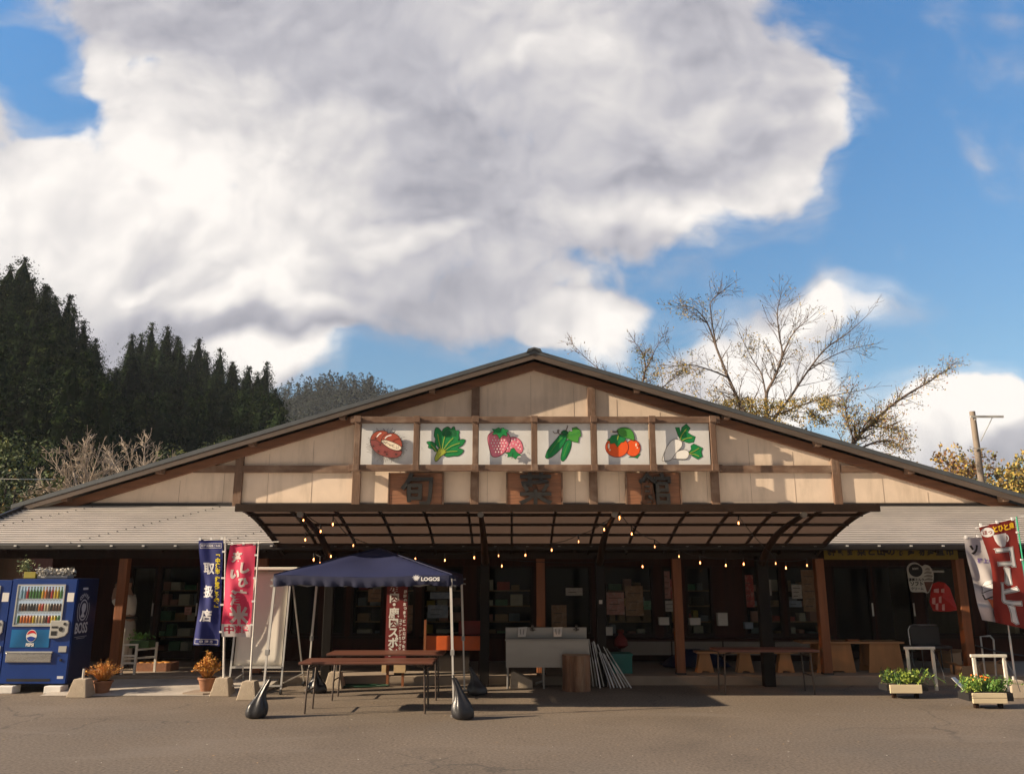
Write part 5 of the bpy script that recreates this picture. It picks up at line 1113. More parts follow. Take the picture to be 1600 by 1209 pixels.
r = T('trestle_bench', 'low plank bench on three tapered plywood trestles behind the right folding table', 'bench', ((bx0 + bx1) / 2, 14.75, SL))
MB().box(bx0, bx1, 14.58, 14.86, BT - .03, BT).build('seat', m_plyx, r, bevel=.004)
for pc in (1102, 1165, 1228): xc = P(pc, 1042, 14.65).x; trestle(r, xc, 14.64, .17, .30, BT - .032); trestle(r, xc, 14.78, .17, .30, BT - .032)
# ------------------------------------------------------------------ planters with white frames
m_pbox = M('pale_planter_wood', (.66, .56, .38), .7, .12, 8, .1, stretch=(.1, 1, 1)); m_soil = M('soil', (.035, .025, .018), .95); m_ylg = M('yellow_green_leaves', (.26, .34, .05), .6, .3, 9); m_dkl = M('dark_leaves', (.035, .07, .025), .6, .3, 9); m_fl2 = M('orange_flowers', rgb(225, 125, 35), .6)
def planter(label, x0, x1, y, zb, zt, fx0, fx1, fzt, slats, flowers, seed):
    r = T('planter_box', label, 'planter', ((x0 + x1) / 2, y + .15, 0), 0, 'planter boxes with white frames at the right'); rn = random.Random(seed)
    hh = (zt - zb) / slats
    for k in range(slats): MB().box(x0, x1, y, y + .022, zb + k * hh + .003, zb + (k + 1) * hh - .003).build('front_board', m_pbox, r, bevel=.004)
    MB().box(x0 - .04, x1 + .10, y + .024, y + .30, zb + .03, zt - .005).build('tray', m_blkp, r); MB().box(x0 - .02, x1 + .08, y + .04, y + .28, zt - .004, zt + .006).build('soil', m_soil, r)
    for x in (x0 + .08, x1 - .06): MB().box(x, x + .05, y + .1, y + .16, 0, zb + .029).build('foot', m_dark, r)
    fy = y + .30
    fr = MB(); fr.box(fx0, fx0 + .045, fy, fy + .03, zb, fzt - .04); fr.box(fx1 - .045, fx1, fy, fy + .03, zb, fzt - .04); fr.box(fx0 - .02, fx1 + .02, fy - .003, fy + .033, fzt - .039, fzt); fr.build('frame', m_wstand, r, bevel=.004)
    st = MB(); lf = MB()
    for k in range(120):
        p0 = Vector((rn.uniform(x0 + .0, x1 + .06), y + rn.uniform(.06, .26), zt)); p1 = p0 + Vector((rn.gauss(0, .05), rn.gauss(0, .03), rn.uniform(.05, .19))); st.tube([p0, p0.lerp(p1, .5) + Vector((0, 0, .01)), p1], .003, 3)
        mi = (0 if (p0.x - x0) / (x1 - x0) > .45 or rn.random() < .3 else 1)
        for j in range(12): lf.leaf(p0.lerp(p1, rn.uniform(.2, 1.1)) + Vector((rn.gauss(0, .018),) * 3), rn.uniform(.03, .06), rn, mi, .4)
    for k in range(16):
        p0 = Vector((rn.uniform(x0, x1 + .06), y + rn.uniform(.03, .2), zt)); dx = rn.gauss(0, .10); pm = p0 + Vector((dx * .6, rn.uniform(-.08, .04), rn.uniform(.10, .22))); p1 = p0 + Vector((dx * 1.7, rn.uniform(-.16, .02), rn.uniform(-.05, .14)))
        st.tube([p0, pm, p1], .0035, 3)
        for j in range(7): lf.leaf(pm.lerp(p1, rn.random()) + Vector((rn.gauss(0, .012),) * 3), rn.uniform(.04, .09), rn, rn.choice((0, 1)), .25)
    st.build('stems', m_leafg, r, fix=False); lf.build('leaves', [m_ylg if not flowers else m_leafg, m_dkl if not flowers else m_ylg], r, fix=False)
    if flowers:
        q = MB()
        for k in range(26): c = Vector((x0 + (x1 - x0) * rn.choice((.35, .42, .62, .68, .5)) + rn.gauss(0, .03), y + rn.uniform(.05, .2), zt + rn.uniform(.12, .22))); q.leaf(c, .032, rn, 0, .9)
        q.build('flowers', m_fl2, r, fix=False)
    q = MB(); q.tube([(fx1 - .02, fy, fzt - .05), (fx1 + .04, fy - .1, zt + .18), (fx1 + .02, fy - .2, zt)], .004, 5); q.tube([(fx0 + .04, fy, fzt - .05), (fx0 + .12, fy - .05, zt + .1)], .004, 5); q.build('wire', m_blkp, r)
    return r
YA = G(1415, 1092).y; A0, A1 = P(1391, 1076, YA), P(1441, 1076, YA)
planter('planter box with a single pale board and yellow-green plants without flowers', A0.x, A1.x, YA, P(0, 1083, YA).z, P(0, 1069, YA).z, P(1415, 1010, YA + .3).x, P(1459, 1010, YA + .3).x, P(0, 1010, YA + .3).z, 1, False, 3)
YB_ = G(1550, 1108).y; A0, A1 = P(1520, 1090, YB_), P(1574, 1090, YB_)
planter('planter box with two pale boards and orange flowers, nearest the right edge', A0.x, A1.x, YB_, P(0, 1099, YB_).z, P(0, 1082, YB_).z, P(1519, 1022, YB_ + .3).x, P(1571, 1022, YB_ + .3).x, P(0, 1022, YB_ + .3).z, 2, True, 4)
q = MB(); a, b, c, d = P(1486, 1058, 12.9), P(1492, 1057, 13.1), P(1512, 1075, 12.9), P(1506, 1078, 12.7); q.add([a, b, c, d], [(0, 1, 2, 3)]); o = q.build('paper_sheet', m_ptag, origin=d); o.modifiers.new('s', 'SOLIDIFY').thickness = .004; tag(o, 'slanting white sheet leaning at the left side of the flower planter', 'sheet')
# cardboard boxes
m_card = M('cardboard', (.36, .22, .12), .85, .12, 4)
def carton(label, px0, px1, pyt, pyb, Y, rz=0, z0=SL):
    p0, p1 = P(px0, pyb, Y), P(px1, pyt, Y); w, h = (p1.x - p0.x), p1.z - z0; r = T('cardboard_box', label, 'box', ((p0.x + p1.x) / 2, Y + w * .4, z0), rz, 'brown cardboard boxes at the right')
    q = MB(True); hollow(q, -w / 2, w / 2, -w * .4, w * .4, 0, h, .006); q.build('body', m_card, r)
    for s in (-1, 1): q = MB(True); q.bar((s * w / 2, 0, h), (s * (w / 2 + .09), 0, h + .05), w * .78, .005, up=(0, 0, 1)); q.build('flap', m_card, r)
    return r
carton('open cardboard box left of the flower planter, lower one', 1500, 1530, 1040, 1058, 14.3, .2)
carton('large open cardboard box behind the flower planter frame', 1532, 1570, 1036, 1058, 14.45, -.25)
carton('cardboard box standing deep in the shade behind the black chair', 1478, 1502, 1020, 1042, 15.4, .5)
# ------------------------------------------------------------------ folding wheeled chair and a rail at the right
def chair(label, px0, px1, pyt, Y, zf=SL):
    x0, x1, zt_ = P(px0, pyt, Y).x, P(px1, pyt, Y).x, P(px0, pyt, Y).z
    r = T('metal_chair', label, 'chair', ((x0 + x1) / 2, Y, zf)); w = x1 - x0
    q = MB(); q.tube([(x0, Y - .02, zf + .45), (x0, Y, zt_ - .08), (x0 + .04, Y, zt_ - .015), (x0 + .09, Y, zt_), (x1 - .03, Y, zt_)], .011, 8); q.build('chrome_frame', m_chr, r, smooth=True)
    MB().box(x0 + .03, x1, Y - .006, Y + .012, zt_ - .36, zt_ - .02).build('backrest', m_blkp, r, bevel=.005); MB().box(x0 + .02, x1, Y - .40, Y - .02, zf + .42, zf + .46).build('seat', m_blkp, r, bevel=.01)
    for x in (x0 + .02, x1 - .02):
        for y in (Y - .38, Y - .02): MB().tube([(x, y, zf), (x, y, zf + .42)], .010, 6).build('leg', m_blkp, r)
chair('black chair with chrome back frame in the shade right of the plywood counter', 1418, 1466, 976, 14.8)
q = MB(); a, b, c, d, e = P(1530, 1040, 14.2), P(1532, 994, 14.2), P(1547, 993, 14.2), P(1552, 997, 14.2), P(1557, 1040, 14.2)
r = T('metal_rail', 'grey metal hoop rail with a dark bar behind the right porch post', 'rail', (b.x, 14.2, SL)); MB().tube([(b.x, 14.2, SL), b, c, (d.x, 14.2, d.z - .02), (e.x - .03, 14.2, SL)], .015, 8).build('hoop', m_vg, r, smooth=True); MB().tube([P(1524, 1008, 14.2), P(1560, 1018, 14.1), P(1600, 1024, 14.0)], .012, 8).build('bar', m_blkp, r)
# fallen leaves and pale specks on the forecourt: nobody could count them
rn = random.Random(77); q = MB()
for k in range(420):
    x, y = rn.uniform(-8, 9), rn.uniform(8.4, 14.0) if rn.random() < .8 else rn.uniform(6, 9); s_ = rn.uniform(.006, .022); a = rn.uniform(0, 6.28); z = .0045
    if -7.3 < x < -3.8 and y > 12.9: continue
    q.add([(x + s_ * math.cos(a + t) * (1 if j % 2 else .55), y + s_ * math.sin(a + t) * (1 if j % 2 else .55), z + rn.uniform(0, .006)) for j, t in enumerate((0, 1.57, 3.14, 4.71))], [(0, 1, 2, 3)], rn.choice((0, 0, 1)))
o = q.build('fallen_leaves', [M('dry_leaf', (.30, .20, .11), .9, .3, 5), M('pale_chip', (.45, .40, .33), .9, .2, 5)], fix=False); o['kind'] = 'stuff'; tag(o, 'dry leaves and pale chips scattered over the asphalt forecourt', 'fallen leaves')
# ------------------------------------------------------------------ hills
m_hill = M('dark_forest_floor', (.016, .020, .010), .95, .3, .2); m_hill2 = M('far_forest_floor', (.008, .012, .006), .95, .3, .05)
def lerp_tab(tab, x):
    if x <= tab[0][0]: return tab[0][1]
    for (a, b), (c, d) in zip(tab, tab[1:]):
        if x <= c: return b + (d - b) * (x - a) / (c - a)
    return tab[-1][1]
RA = [(-400, 330), (-150, 360), (0, 412), (35, 425), (75, 452), (105, 492), (128, 522), (150, 560), (175, 620), (215, 740), (240, 900)]
RB = [(60, 640), (120, 600), (150, 548), (180, 548), (207, 525), (238, 505), (265, 520), (292, 522), (312, 532), (345, 545), (380, 552), (418, 568), (435, 602), (470, 640), (520, 720), (560, 900)]
RC = [(380, 640), (435, 604), (470, 593), (500, 589), (530, 584), (560, 585), (580, 591), (612, 608), (650, 640), (720, 700), (800, 790)]
def hillmesh(tab, yr, yf, drop, px0, px1, name, mat, back=60):
    n, m = 46, 12; vs = []
    for i in range(n + 1):
        px = px0 + (px1 - px0) * i / n; top = P(px, lerp_tab(tab, px), yr); zt = max(-1, top.z - drop)
        for j in range(m + 1):
            s = j / m; Y = yf + (yr - yf) * s; x = top.x * Y / yr
            vs.append((x, Y, -.5 + (zt + .5) * (s ** 1.15)))
        vs.append((top.x * (yr + back) / yr, yr + back, -1))
    w = m + 2
    mb = MB(); mb.add(vs, [(i * w + j, (i + 1) * w + j, (i + 1) * w + j + 1, i * w + j + 1) for i in range(n) for j in range(w - 1)])
    o = mb.build(name, mat, smooth=True, fix=False); o['kind'] = 'structure'; return o
hillmesh(RA, 88, 46, 14.8, -420, 240, 'hill', m_hill)
hillmesh(RB, 112, 60, 15.5, 60, 560, 'hill', m_hill)
hillmesh(RC, 330, 180, 7, 380, 800, 'hill', m_hill2, 150)
# ------------------------------------------------------------------ cedars
CG = [M('cedar_dark', (.013, .022, .010), .9, .3, 2, rand=.3, spec=0), M('cedar_mid', (.022, .036, .014), .9, .3, 2, rand=.3, spec=0), M('cedar_light', (.040, .054, .020), .9, .3, 2, rand=.3, spec=0)]
m_trunk = M('cedar_bark', (.022, .015, .011), .9)
def cedar(name, h, rad, seed, label, mats=CG, taper=.72, lv=30):
    rn = random.Random(seed); r = T(name, label, 'conifer', (0, 0, 0), 0, 'conifers on the wooded hillside'); q = MB(True)
    q.tube([(0, 0, -.6), (.1, 0, h * .5), (0, 0, h * .97)], [.26, .16, .03], 6); q.build('trunk', m_trunk, r)
    f = MB(True); irr = [rn.uniform(.62, 1.2) for _ in range(9)]
    for i in range(lv):
        t = i / (lv - 1); z = h * (.12 + .87 * t); R0 = rad * ((1 - t) ** taper) * (.80 + .4 * rn.random()) + .22
        nb = max(3, int(8 * (1 - t) + 3))
        for b in range(nb):
            a = rn.uniform(0, 6.283); R1 = R0 * irr[int(a / 6.284 * 9)] * rn.uniform(.75, 1.08); mi = rn.choices((0, 1, 2), (5, 4, 1.2))[0]
            ca, sa = math.cos(a), math.sin(a); cl = Vector((ca * R1 * .72, sa * R1 * .72, z - R1 * .10)); cr_ = .34 + R1 * .24
            for k in range(24):     # a rounded drooping spray of small needles
                d = Vector((rn.gauss(0, .55), rn.gauss(0, .55), rn.gauss(0, .42))); d.z -= .25 * (d.x * ca + d.y * sa)
                f.leafn(cl + d * cr_, rn.uniform(.24, .46) * (1 - .3 * t), (ca + d.x, sa + d.y, .55 + d.z), rn, mi if rn.random() < .85 else rn.randrange(3), .55, .38)
    for k in range(24): f.leaf((rn.gauss(0, .09), rn.gauss(0, .09), h * (.955 + .05 * rn.random())), .24, rn, 1, .4)
    n = 10; zs_ = [h * (.10 + .87 * i / 11) for i in range(12)]
    vs = [(math.cos(6.283 * j / n) * rad * .50 * (1 - i / 11.01) ** taper * irr[j % 9], math.sin(6.283 * j / n) * rad * .50 * (1 - i / 11.01) ** taper * irr[j % 9], z - .25 * (j % 2)) for i, z in enumerate(zs_) for j in range(n)]
    f.add(vs, [(i * n + j, i * n + (j + 1) % n, (i + 1) * n + (j + 1) % n, (i + 1) * n + j) for i in range(11) for j in range(n)], 0)  # dark opaque inner cone, added so gaps between sprays let no sky light through
    f.build('crown', mats, r, fix=False); return r
LB = 'dark green cedar standing among others on the wooded hillside left of the shop'
protos = [cedar('cedar_tree', 15, 3.6, 1, LB, taper=.60), cedar('cedar_tree', 14, 3.2, 2, LB, taper=.48), cedar('cedar_tree', 13.5, 3.9, 3, LB, taper=.62), cedar('cedar_tree', 15.5, 3.3, 4, LB, taper=.72)]
used_p = set(); rn = random.Random(21)
def put_cedar(px, py, Y, sc):
    k = rn.randrange(4); H_ = (15, 14, 13.5, 15.5)[k] * sc; p = P(px, py, Y); loc = (p.x, Y, p.z - H_)
    if k in used_p: o = dup(protos[k], loc, rn.uniform(0, 6.28), scale=(sc * rn.uniform(.92, 1.15), sc * rn.uniform(.92, 1.15), sc))
    else: o = protos[k]; used_p.add(k); o.location = loc; o.rotation_euler = (0, 0, rn.uniform(0, 6.28)); o.scale = (sc,) * 3
    LOGP.append((px, py, Y, k, o)); return o
LOGP = []
def wood(tab, yr, yf, drop, px0, px1, rows, step):
    for row in range(rows):
        s = 1 - row / rows; Y = yf + (yr - yf) * s; px = px0 + (row % 2) * step * .5
        while px < px1:
            x_ = px + rn.uniform(-.25, .25) * step; zt = P(x_, lerp_tab(tab, x_), yr).z - drop; X = P(x_, 600, yr).x * Y / yr
            zg = -.5 + (zt + .5) * (s ** 1.15); sc = rn.uniform(.82, 1.1)
            if zt > 1:
                # skip trees whose whole height hides behind the shop roof or lies outside the picture
                k = rn.random(); top = Vector((X, Y, zg + 14.5 * sc)); d = top - Vector((0, 0, EYE)); dep = d.y * CP + d.z * SP; py = 604.5 - F * (d.z * CP - d.y * SP) / dep; ppx = 800 + F * d.x / dep
                roofy = 548 + (835 - ppx) * .297
                if ppx > -300 and (ppx > -60 or row < 5) and py < min(760, roofy + 5): put_cedar(ppx, py, Y, sc)
            px += step * (yr / Y) ** .6
wood(RA, 88, 50, 14.8, -280, 170, 8, 22)
wood(RB, 112, 62, 15.5, 100, 450, 8, 22)
for px, py, Y in ((238, 505, 110), (207, 523, 109), (265, 519, 111), (312, 530, 111), (345, 545, 110), (418, 566, 112), (18, 416, 87), (75, 452, 86), (105, 490, 86), (150, 530, 95)): put_cedar(px, py, Y, 1.0)
# labels: crest trees by their order, the rest by the part of the wood they stand in
SH = ('pointed', 'round-topped', 'broad', 'slender')
def ordn(n): return {1: 'first', 2: 'second', 3: 'third', 4: 'fourth', 5: 'fifth', 6: 'sixth', 7: 'seventh', 8: 'eighth', 9: 'ninth', 10: 'tenth', 11: 'eleventh', 12: 'twelfth'}.get(n, '%dth' % n if n % 10 not in (1, 2, 3) or n in (11, 12, 13) else '%d%s' % (n, {1: 'st', 2: 'nd', 3: 'rd'}[n % 10]))
rows_ = {}
for (px, py, Y, k, o) in LOGP: rows_.setdefault('A' if px < 155 and Y < 97 else 'B', []).append((px, py, Y, k, o))
for hill_, L_ in rows_.items():
    tab = RA if hill_ == 'A' else RB; nm = 'left hill' if hill_ == 'A' else 'middle hill'
    crest = sorted([q for q in L_ if q[1] < lerp_tab(tab, q[0]) + 22], key=lambda q: q[0]); cs_ = set(q[4].name for q in crest)
    for i, q in enumerate(crest): q[4]['label'] = '%s dark cedar on the crest of the %s, %s from its left end' % (SH[q[3]], nm, ordn(i + 1))
    rest = sorted([q for q in L_ if q[4].name not in cs_], key=lambda q: (round((q[1] - lerp_tab(tab, q[0])) / 45), q[0])); band = {}
    for q in rest:
        bnd = min(4, max(1, round((q[1] - lerp_tab(tab, q[0])) / 45))); band[bnd] = band.get(bnd, 0) + 1
        q[4]['label'] = '%s dark cedar %s below the crest of the %s, %s from the left there' % (SH[q[3]], {1: 'just', 2: 'midway', 3: 'low', 4: 'lowest'}[bnd], nm, ordn(band[bnd]))
# far wooded ridge: reads as one mass
rf = random.Random(9); f = MB(); FM = [M('far_wood_dark', (.007, .012, .006), .9, .3, .5), M('far_wood_mid', (.014, .022, .009), .9, .3, .5), M('far_wood_light', (.028, .036, .015), .9, .3, .5)]
for k in range(1500):
    px = rf.uniform(385, 700); s = rf.random() ** .6; top = P(px, lerp_tab(RC, px), 330); Y = 180 + 150 * s; x = top.x * Y / 330; z = -.5 + (top.z - 7 + .5) * s ** 1.15
    if px > 640 and s < .6: continue
    h = rf.uniform(6, 9.5); r_ = rf.uniform(1.6, 2.8); mi = rf.choices((0, 1, 2), (4, 4, 1))[0]
    for j in range(60):
        t = rf.random(); rr = r_ * (1 - t) ** .55 * rf.uniform(.75, 1.05); a = rf.uniform(0, 6.28); f.leafn((x + rr * math.cos(a), Y + rr * math.sin(a), z + h * t + .5), rf.uniform(.55, 1.1), (math.cos(a), math.sin(a), .5 + t), rf, mi if rf.random() < .8 else rf.randrange(3), .8, .25)
o = f.build('far_wood', FM, fix=False); o['kind'] = 'stuff'; tag(o, 'distant wooded ridge between the cedar hill and the shop roof', 'wood')
# ------------------------------------------------------------------ bushes at the hill foot
BG = [M('bush_dark', (.030, .050, .014), .8, .3, 3), M('bush_mid', (.07, .10, .022), .8, .3, 3), M('bush_light', (.17, .19, .04), .8, .3, 3), M('bush_ochre', (.22, .15, .04), .8, .3, 3)]
def bush(label, px, py, Y, w, h, cols, seed, n=1600, leaf=.22):
    rn = random.Random(seed); c = P(px, py, Y); hw = w / 2; z0 = -.1; zt = c.z; r = T('broadleaf_tree', label, 'tree', (c.x, Y, 0), 0, None)
    MB().tube([(c.x, Y, -.2), (c.x + .1, Y, zt * .45), (c.x, Y, zt * .8)], [.14, .09, .03], 7).build('trunk', m_trunk, r)
    f = MB(); lob = [(rn.uniform(-.7, .7) * hw, rn.uniform(-.5, .5) * hw, zt - h * rn.uniform(.15, .85), rn.uniform(.28, .5) * hw) for _ in range(13)] + [(0, 0, zt - h * .22, hw * .42)]
    for lx, ly, lz, lr in lob:
        mi = rn.choices(range(len(cols)), [3, 2, 1][:len(cols)])[0]
        for k in range(n // 14):
            d = Vector((rn.gauss(0, 1), rn.gauss(0, 1), rn.gauss(0, 1))).normalized() * lr * rn.uniform(.6, 1.1); z = min(lz + d.z * .8, zt)
            f.leafn((c.x + lx + d.x, Y + ly + d.y, z), leaf * rn.uniform(.6, 1.2), d + Vector((0, 0, .3 * lr)), rn, mi if rn.random() < .7 else rn.randrange(len(cols)), .7, .4)
    f.build('crown', [BG[i] for i in cols], r, fix=False)
bush('yellow-green broadleaf tree low at the left edge below the cedars', 22, 665, 46, 4.2, 5.0, (1, 2, 0), 1)
bush('olive broadleaf tree at the left edge beside the shop roof corner', 30, 720, 40, 4.0, 4.5, (0, 1, 3), 2)
bush('round yellow-green tree behind the left roof slope', 266, 698, 55, 4.5, 4.0, (1, 2, 0), 3)
bush('small dark green tree over the left roof slope, beside the round one', 305, 706, 52, 2.6, 3.0, (0, 1), 4)
bush('light green tree peeping over the roof slope before the cedars', 352, 682, 58, 3.0, 3.0, (1, 2), 5)
bush('mid green broadleaf tree under the cedars left of the bare trees', 60, 585, 58, 7.5, 7.0, (0, 1), 6, 2600)
bush('mossy green broadleaf tree under the saddle of the cedar hill', 150, 610, 62, 7.5, 8.0, (0, 1), 7, 2600)
# ------------------------------------------------------------------ branching trees
def limb_tree(name, label, stems, mats_bark, leaf_cfg, seed, Y, base, twig=1.0, depth=3, group=None, spread=1.0, minlen=.22, thin=.72, rmin=.007):
    """stems: polylines of (px, py, dY, radius)"""
    rn = random.Random(seed); r = T(name, label, 'tree', base, 0, group); q = MB(); tips = []
    def grow_(p, d, L_, rad, lev):
        if L_ < minlen: tips.append((p, d)); return
        n = max(3, int(L_ / .32)); pts = [p.copy()]; dd = d.copy()
        for i in range(n):
            dd = (dd + Vector((rn.gauss(0, .17), rn.gauss(0, .17), rn.gauss(.03, .13)))).normalized(); pts.append(pts[-1] + dd * (L_ / n))
        q.tube(pts, [max(rmin, rad * (1 - .75 * i / n)) for i in range(n + 1)], 5 if rad > .02 else 3, cap=False)
        tips.append((pts[-1], dd))
        if lev <= 0:
            tips.append((pts[n // 2], dd)); return
        k = max(2, int(L_ * 2.0 * twig))
        for j in range(k):
            t = rn.uniform(.2, 1); i = min(n - 1, int(t * n)); b = (pts[i + 1] - pts[i]).normalized()
            ax = b.orthogonal().normalized(); ax = Matrix.Rotation(rn.uniform(0, 6.28), 3, b) @ ax; ang = R(rn.uniform(28, 62)) * spread
            nd = (Matrix.Rotation(ang, 3, ax) @ b); nd.y *= .75; nd.z += .12; nd.normalize()
            grow_(pts[i], nd, L_ * rn.uniform(.34, .62) * (1.1 - .4 * t), max(.004, rad * .5 * (1 - .5 * t)), lev - 1)
    for st in stems:
        w = [P(px, py, Y + dy) for px, py, dy, ra in st]; ra = [s_[3] * thin for s_ in st]
        cw = curve_pts([tuple(v) for v in w], 5, False); rr = curve_pts([(a, 0) for a in ra], 5, False)
        q.tube(cw, [a[0] for a in rr], 8)
        tot = len(cw)
        for j in range(int(6 * tot / 5 * twig)):
            t = rn.uniform(.12, 1) ** .8; i = min(tot - 2, int(t * (tot - 1))); a, b_ = Vector(cw[i]), Vector(cw[i + 1]); b = (b_ - a)
            if b.length < 1e-6: continue
            b.normalize(); ax = Matrix.Rotation(rn.uniform(0, 6.28), 3, b) @ b.orthogonal().normalized(); nd = Matrix.Rotation(R(rn.uniform(30, 65)) * spread, 3, ax) @ b
            nd.y *= .7; nd.z += .15; nd.normalize()
            grow_(a, nd, leaf_cfg.get('L', 1.5) * rn.uniform(.5, 1.15) * (1.1 - .55 * t), max(.008, rr[i][0] * .42), depth - 1)
        grow_(Vector(cw[-1]), (Vector(cw[-1]) - Vector(cw[-2])).normalized(), leaf_cfg.get('L', 1.5) * .5, rr[-1][0], depth - 1)
    q.build('branches', mats_bark, r, smooth=False, fix=False)
    f = MB(); nl = leaf_cfg.get('mats')
    if nl:
        for p, d in tips:
            loc = leaf_cfg['dens'](p)
            for k in range(int(loc) + (1 if rn.random() < loc % 1 else 0)): f.leaf(p + Vector((rn.gauss(0, .10), rn.gauss(0, .10), rn.gauss(-.03, .09))), leaf_cfg['size'] * rn.uniform(.6, 1.3), rn, rn.randrange(len(nl)), .65)
        if f.v: f.build('leaves', nl, r, fix=False)
    return r
m_bark = M('grey_brown_bark', (.115, .088, .073), .9, .3, 6); m_bark2 = M('pale_dry_bark', (.36, .30, .24), .9, .25, 6); m_thin = M('reddish_twig_bark', (.12, .075, .06), .9, .3, 6)
LY_ = [M('leaf_ochre', (.27, .175, .045), .75, .3, 4), M('leaf_yellow', (.40, .28, .045), .75, .3, 4), M('leaf_olive', (.15, .15, .04), .75, .3, 4), M('leaf_rust', (.24, .11, .045), .75, .3, 4)]
def pxof(p): d = p - Vector((0, 0, EYE)); dep = d.y * CP + d.z * SP; return 800 + F * d.x / dep, 604.5 - F * (d.z * CP - d.y * SP) / dep
def dens_main(p):
    x, y = pxof(p)
    return 22 if (y > 622 and 1130 < x < 1300) else 2.2 if (465 < y < 500 and x < 1150) else 2.5 if (520 < y < 560 and (1150 < x < 1200 or 1240 < x < 1300)) else 3.0 if y > 560 and x < 1130 else .35
Y1 = 34
limb_tree('cherry_tree', 'large spreading half-bare tree with ochre leaves behind the right roof slope', [
    [(1185, 760, 0, .17), (1180, 690, 0, .15), (1160, 640, 0, .12), (1138, 590, .3, .09), (1120, 545, .5, .07), (1105, 505, .5, .045), (1085, 482, .3, .03), (1060, 478, .1, .015)],
    [(1120, 545, .5, .055), (1112, 500, .2, .04), (1112, 470, 0, .025), (1135, 450, -.2, .012)],
    [(1138, 590, .3, .06), (1115, 580, -.3, .045), (1080, 570, -.6, .03), (1050, 573, -.9, .015)],
    [(1200, 760, 0, .16), (1200, 680, 0, .13), (1197, 620, 0, .10), (1210, 590, -.3, .08), (1222, 555, -.4, .06), (1217, 520, -.3, .045), (1215, 485, -.2, .03), (1222, 455, -.1, .012)],
    [(1222, 555, -.4, .05), (1240, 520, -.8, .035), (1262, 500, -1, .018)],
    [(1197, 620, 0, .06), (1190, 585, .5, .045), (1175, 560, .8, .03), (1160, 530, 1, .015)],
    [(1205, 660, .5, .10), (1235, 620, .8, .08), (1262, 580, 1, .06), (1290, 545, 1, .045), (1325, 520, .8, .03), (1360, 488, .6, .012)],
    [(1262, 580, 1, .045), (1290, 562, 1.4, .035), (1320, 548, 1.6, .022), (1350, 540, 1.6, .01)],
    [(1190, 690, -.3, .05), (1200, 655, -.8, .035), (1235, 642, -1.2, .025), (1275, 648, -1.6, .01)],
    [(1185, 690, .3, .05), (1170, 655, .6, .035), (1150, 640, 1, .02), (1135, 640, 1.2, .01)],
    [(1210, 650, -.5, .06), (1255, 632, -1, .045), (1300, 618, -1.4, .03), (1355, 608, -1.6, .012)],
    [(1185, 690, 0, .06), (1150, 665, -.6, .045), (1110, 640, -1, .03), (1080, 622, -1.2, .015)]],
    m_bark, dict(L=1.9, mats=[LY_[0], LY_[1], LY_[2]], dens=dens_main, size=.085), 5, Y1, (P(1190, 700, Y1).x, Y1, 0), 1.05, 3, rmin=.006)
limb_tree('cherry_tree', 'tree with one long limb reaching right over the low end of the roof', [
    [(1290, 790, 0, .15), (1310, 740, 0, .13), (1335, 690, 0, .11), (1358, 665, 0, .085), (1385, 640, .2, .07), (1415, 618, .3, .06), (1450, 597, .3, .042), (1478, 578, .3, .022), (1494, 566, .3, .010)],
    [(1335, 690, 0, .05), (1325, 660, -.4, .035), (1322, 630, -.6, .02), (1335, 600, -.8, .01)],
    [(1358, 665, 0, .05), (1385, 668, -.5, .035), (1405, 672, -.8, .02), (1418, 690, -1, .01)],
    [(1345, 700, 0, .06), (1370, 690, .5, .045), (1395, 690, .8, .03), (1412, 705, .9, .012)]],
    m_bark, dict(L=.95, mats=[LY_[0], LY_[2], LY_[1], LY_[3]], dens=lambda p: 7 if pxof(p)[1] > 625 and pxof(p)[0] < 1400 else 3.0, size=.075), 9, 30, (P(1310, 740, 30).x, 30, 0), 1.7, 3, rmin=.006)
limb_tree('cherry_tree', 'smaller sparse tree with a leaning bare branch right of the roof peak', [
    [(1010, 740, 0, .12), (1005, 680, 0, .10), (1000, 620, 0, .07), (1008, 580, 0, .05), (1005, 555, 0, .035), (990, 532, 0, .012)],
    [(1008, 580, 0, .04), (1022, 550, -.3, .025), (1038, 520, -.5, .01)],
    [(1000, 640, 0, .06), (970, 605, .5, .045), (940, 580, .8, .03), (912, 556, 1, .02), (893, 535, 1, .01)],
    [(1002, 640, 0, .05), (1030, 610, .5, .035), (1060, 585, .8, .02), (1085, 565, .9, .01)]],
    m_thin, dict(L=1.15, mats=[LY_[2], LY_[0]], dens=lambda p: 7.0 if 980 < pxof(p)[0] < 1080 and pxof(p)[1] > 545 else .4, size=.085), 3, 36, (P(1008, 700, 36).x, 36, 0), 1.3, 3, rmin=.006)
# pale bare trees at the left
for k, (lab, cx_, lean) in enumerate((('pale leafless tree in the middle of the left bare group above the roof', 128, 0), ('pale leafless tree with a right-leaning crown beside the round green tree', 205, 14))):
    Yk = 42 + k * 3; st = []
    for j, (dx, py) in enumerate(((-70, 748), (-48, 700), (-22, 684), (8, 674), (28, 690), (48, 712), (-95, 775))):
        st.append([(cx_ + lean, 830, 0, .12), (cx_ + dx * .25 + lean, 790 - 8 * (j % 3), rnd.uniform(-.5, .5), .075), (cx_ + dx * .65 + lean, (py + 780) / 2, rnd.uniform(-1, 1), .045), (cx_ + dx + lean, py + 14, rnd.uniform(-1, 1), .016)])
    limb_tree('bare_tree', lab, st[: 7 if k == 0 else 6], m_bark2, dict(L=1.7, mats=None, dens=None, size=.1), 30 + k, Yk, (P(cx_, 800, Yk).x, Yk, 0), 1.5, 3, 'leafless trees left of the shop', minlen=.2, thin=.85, rmin=.013)
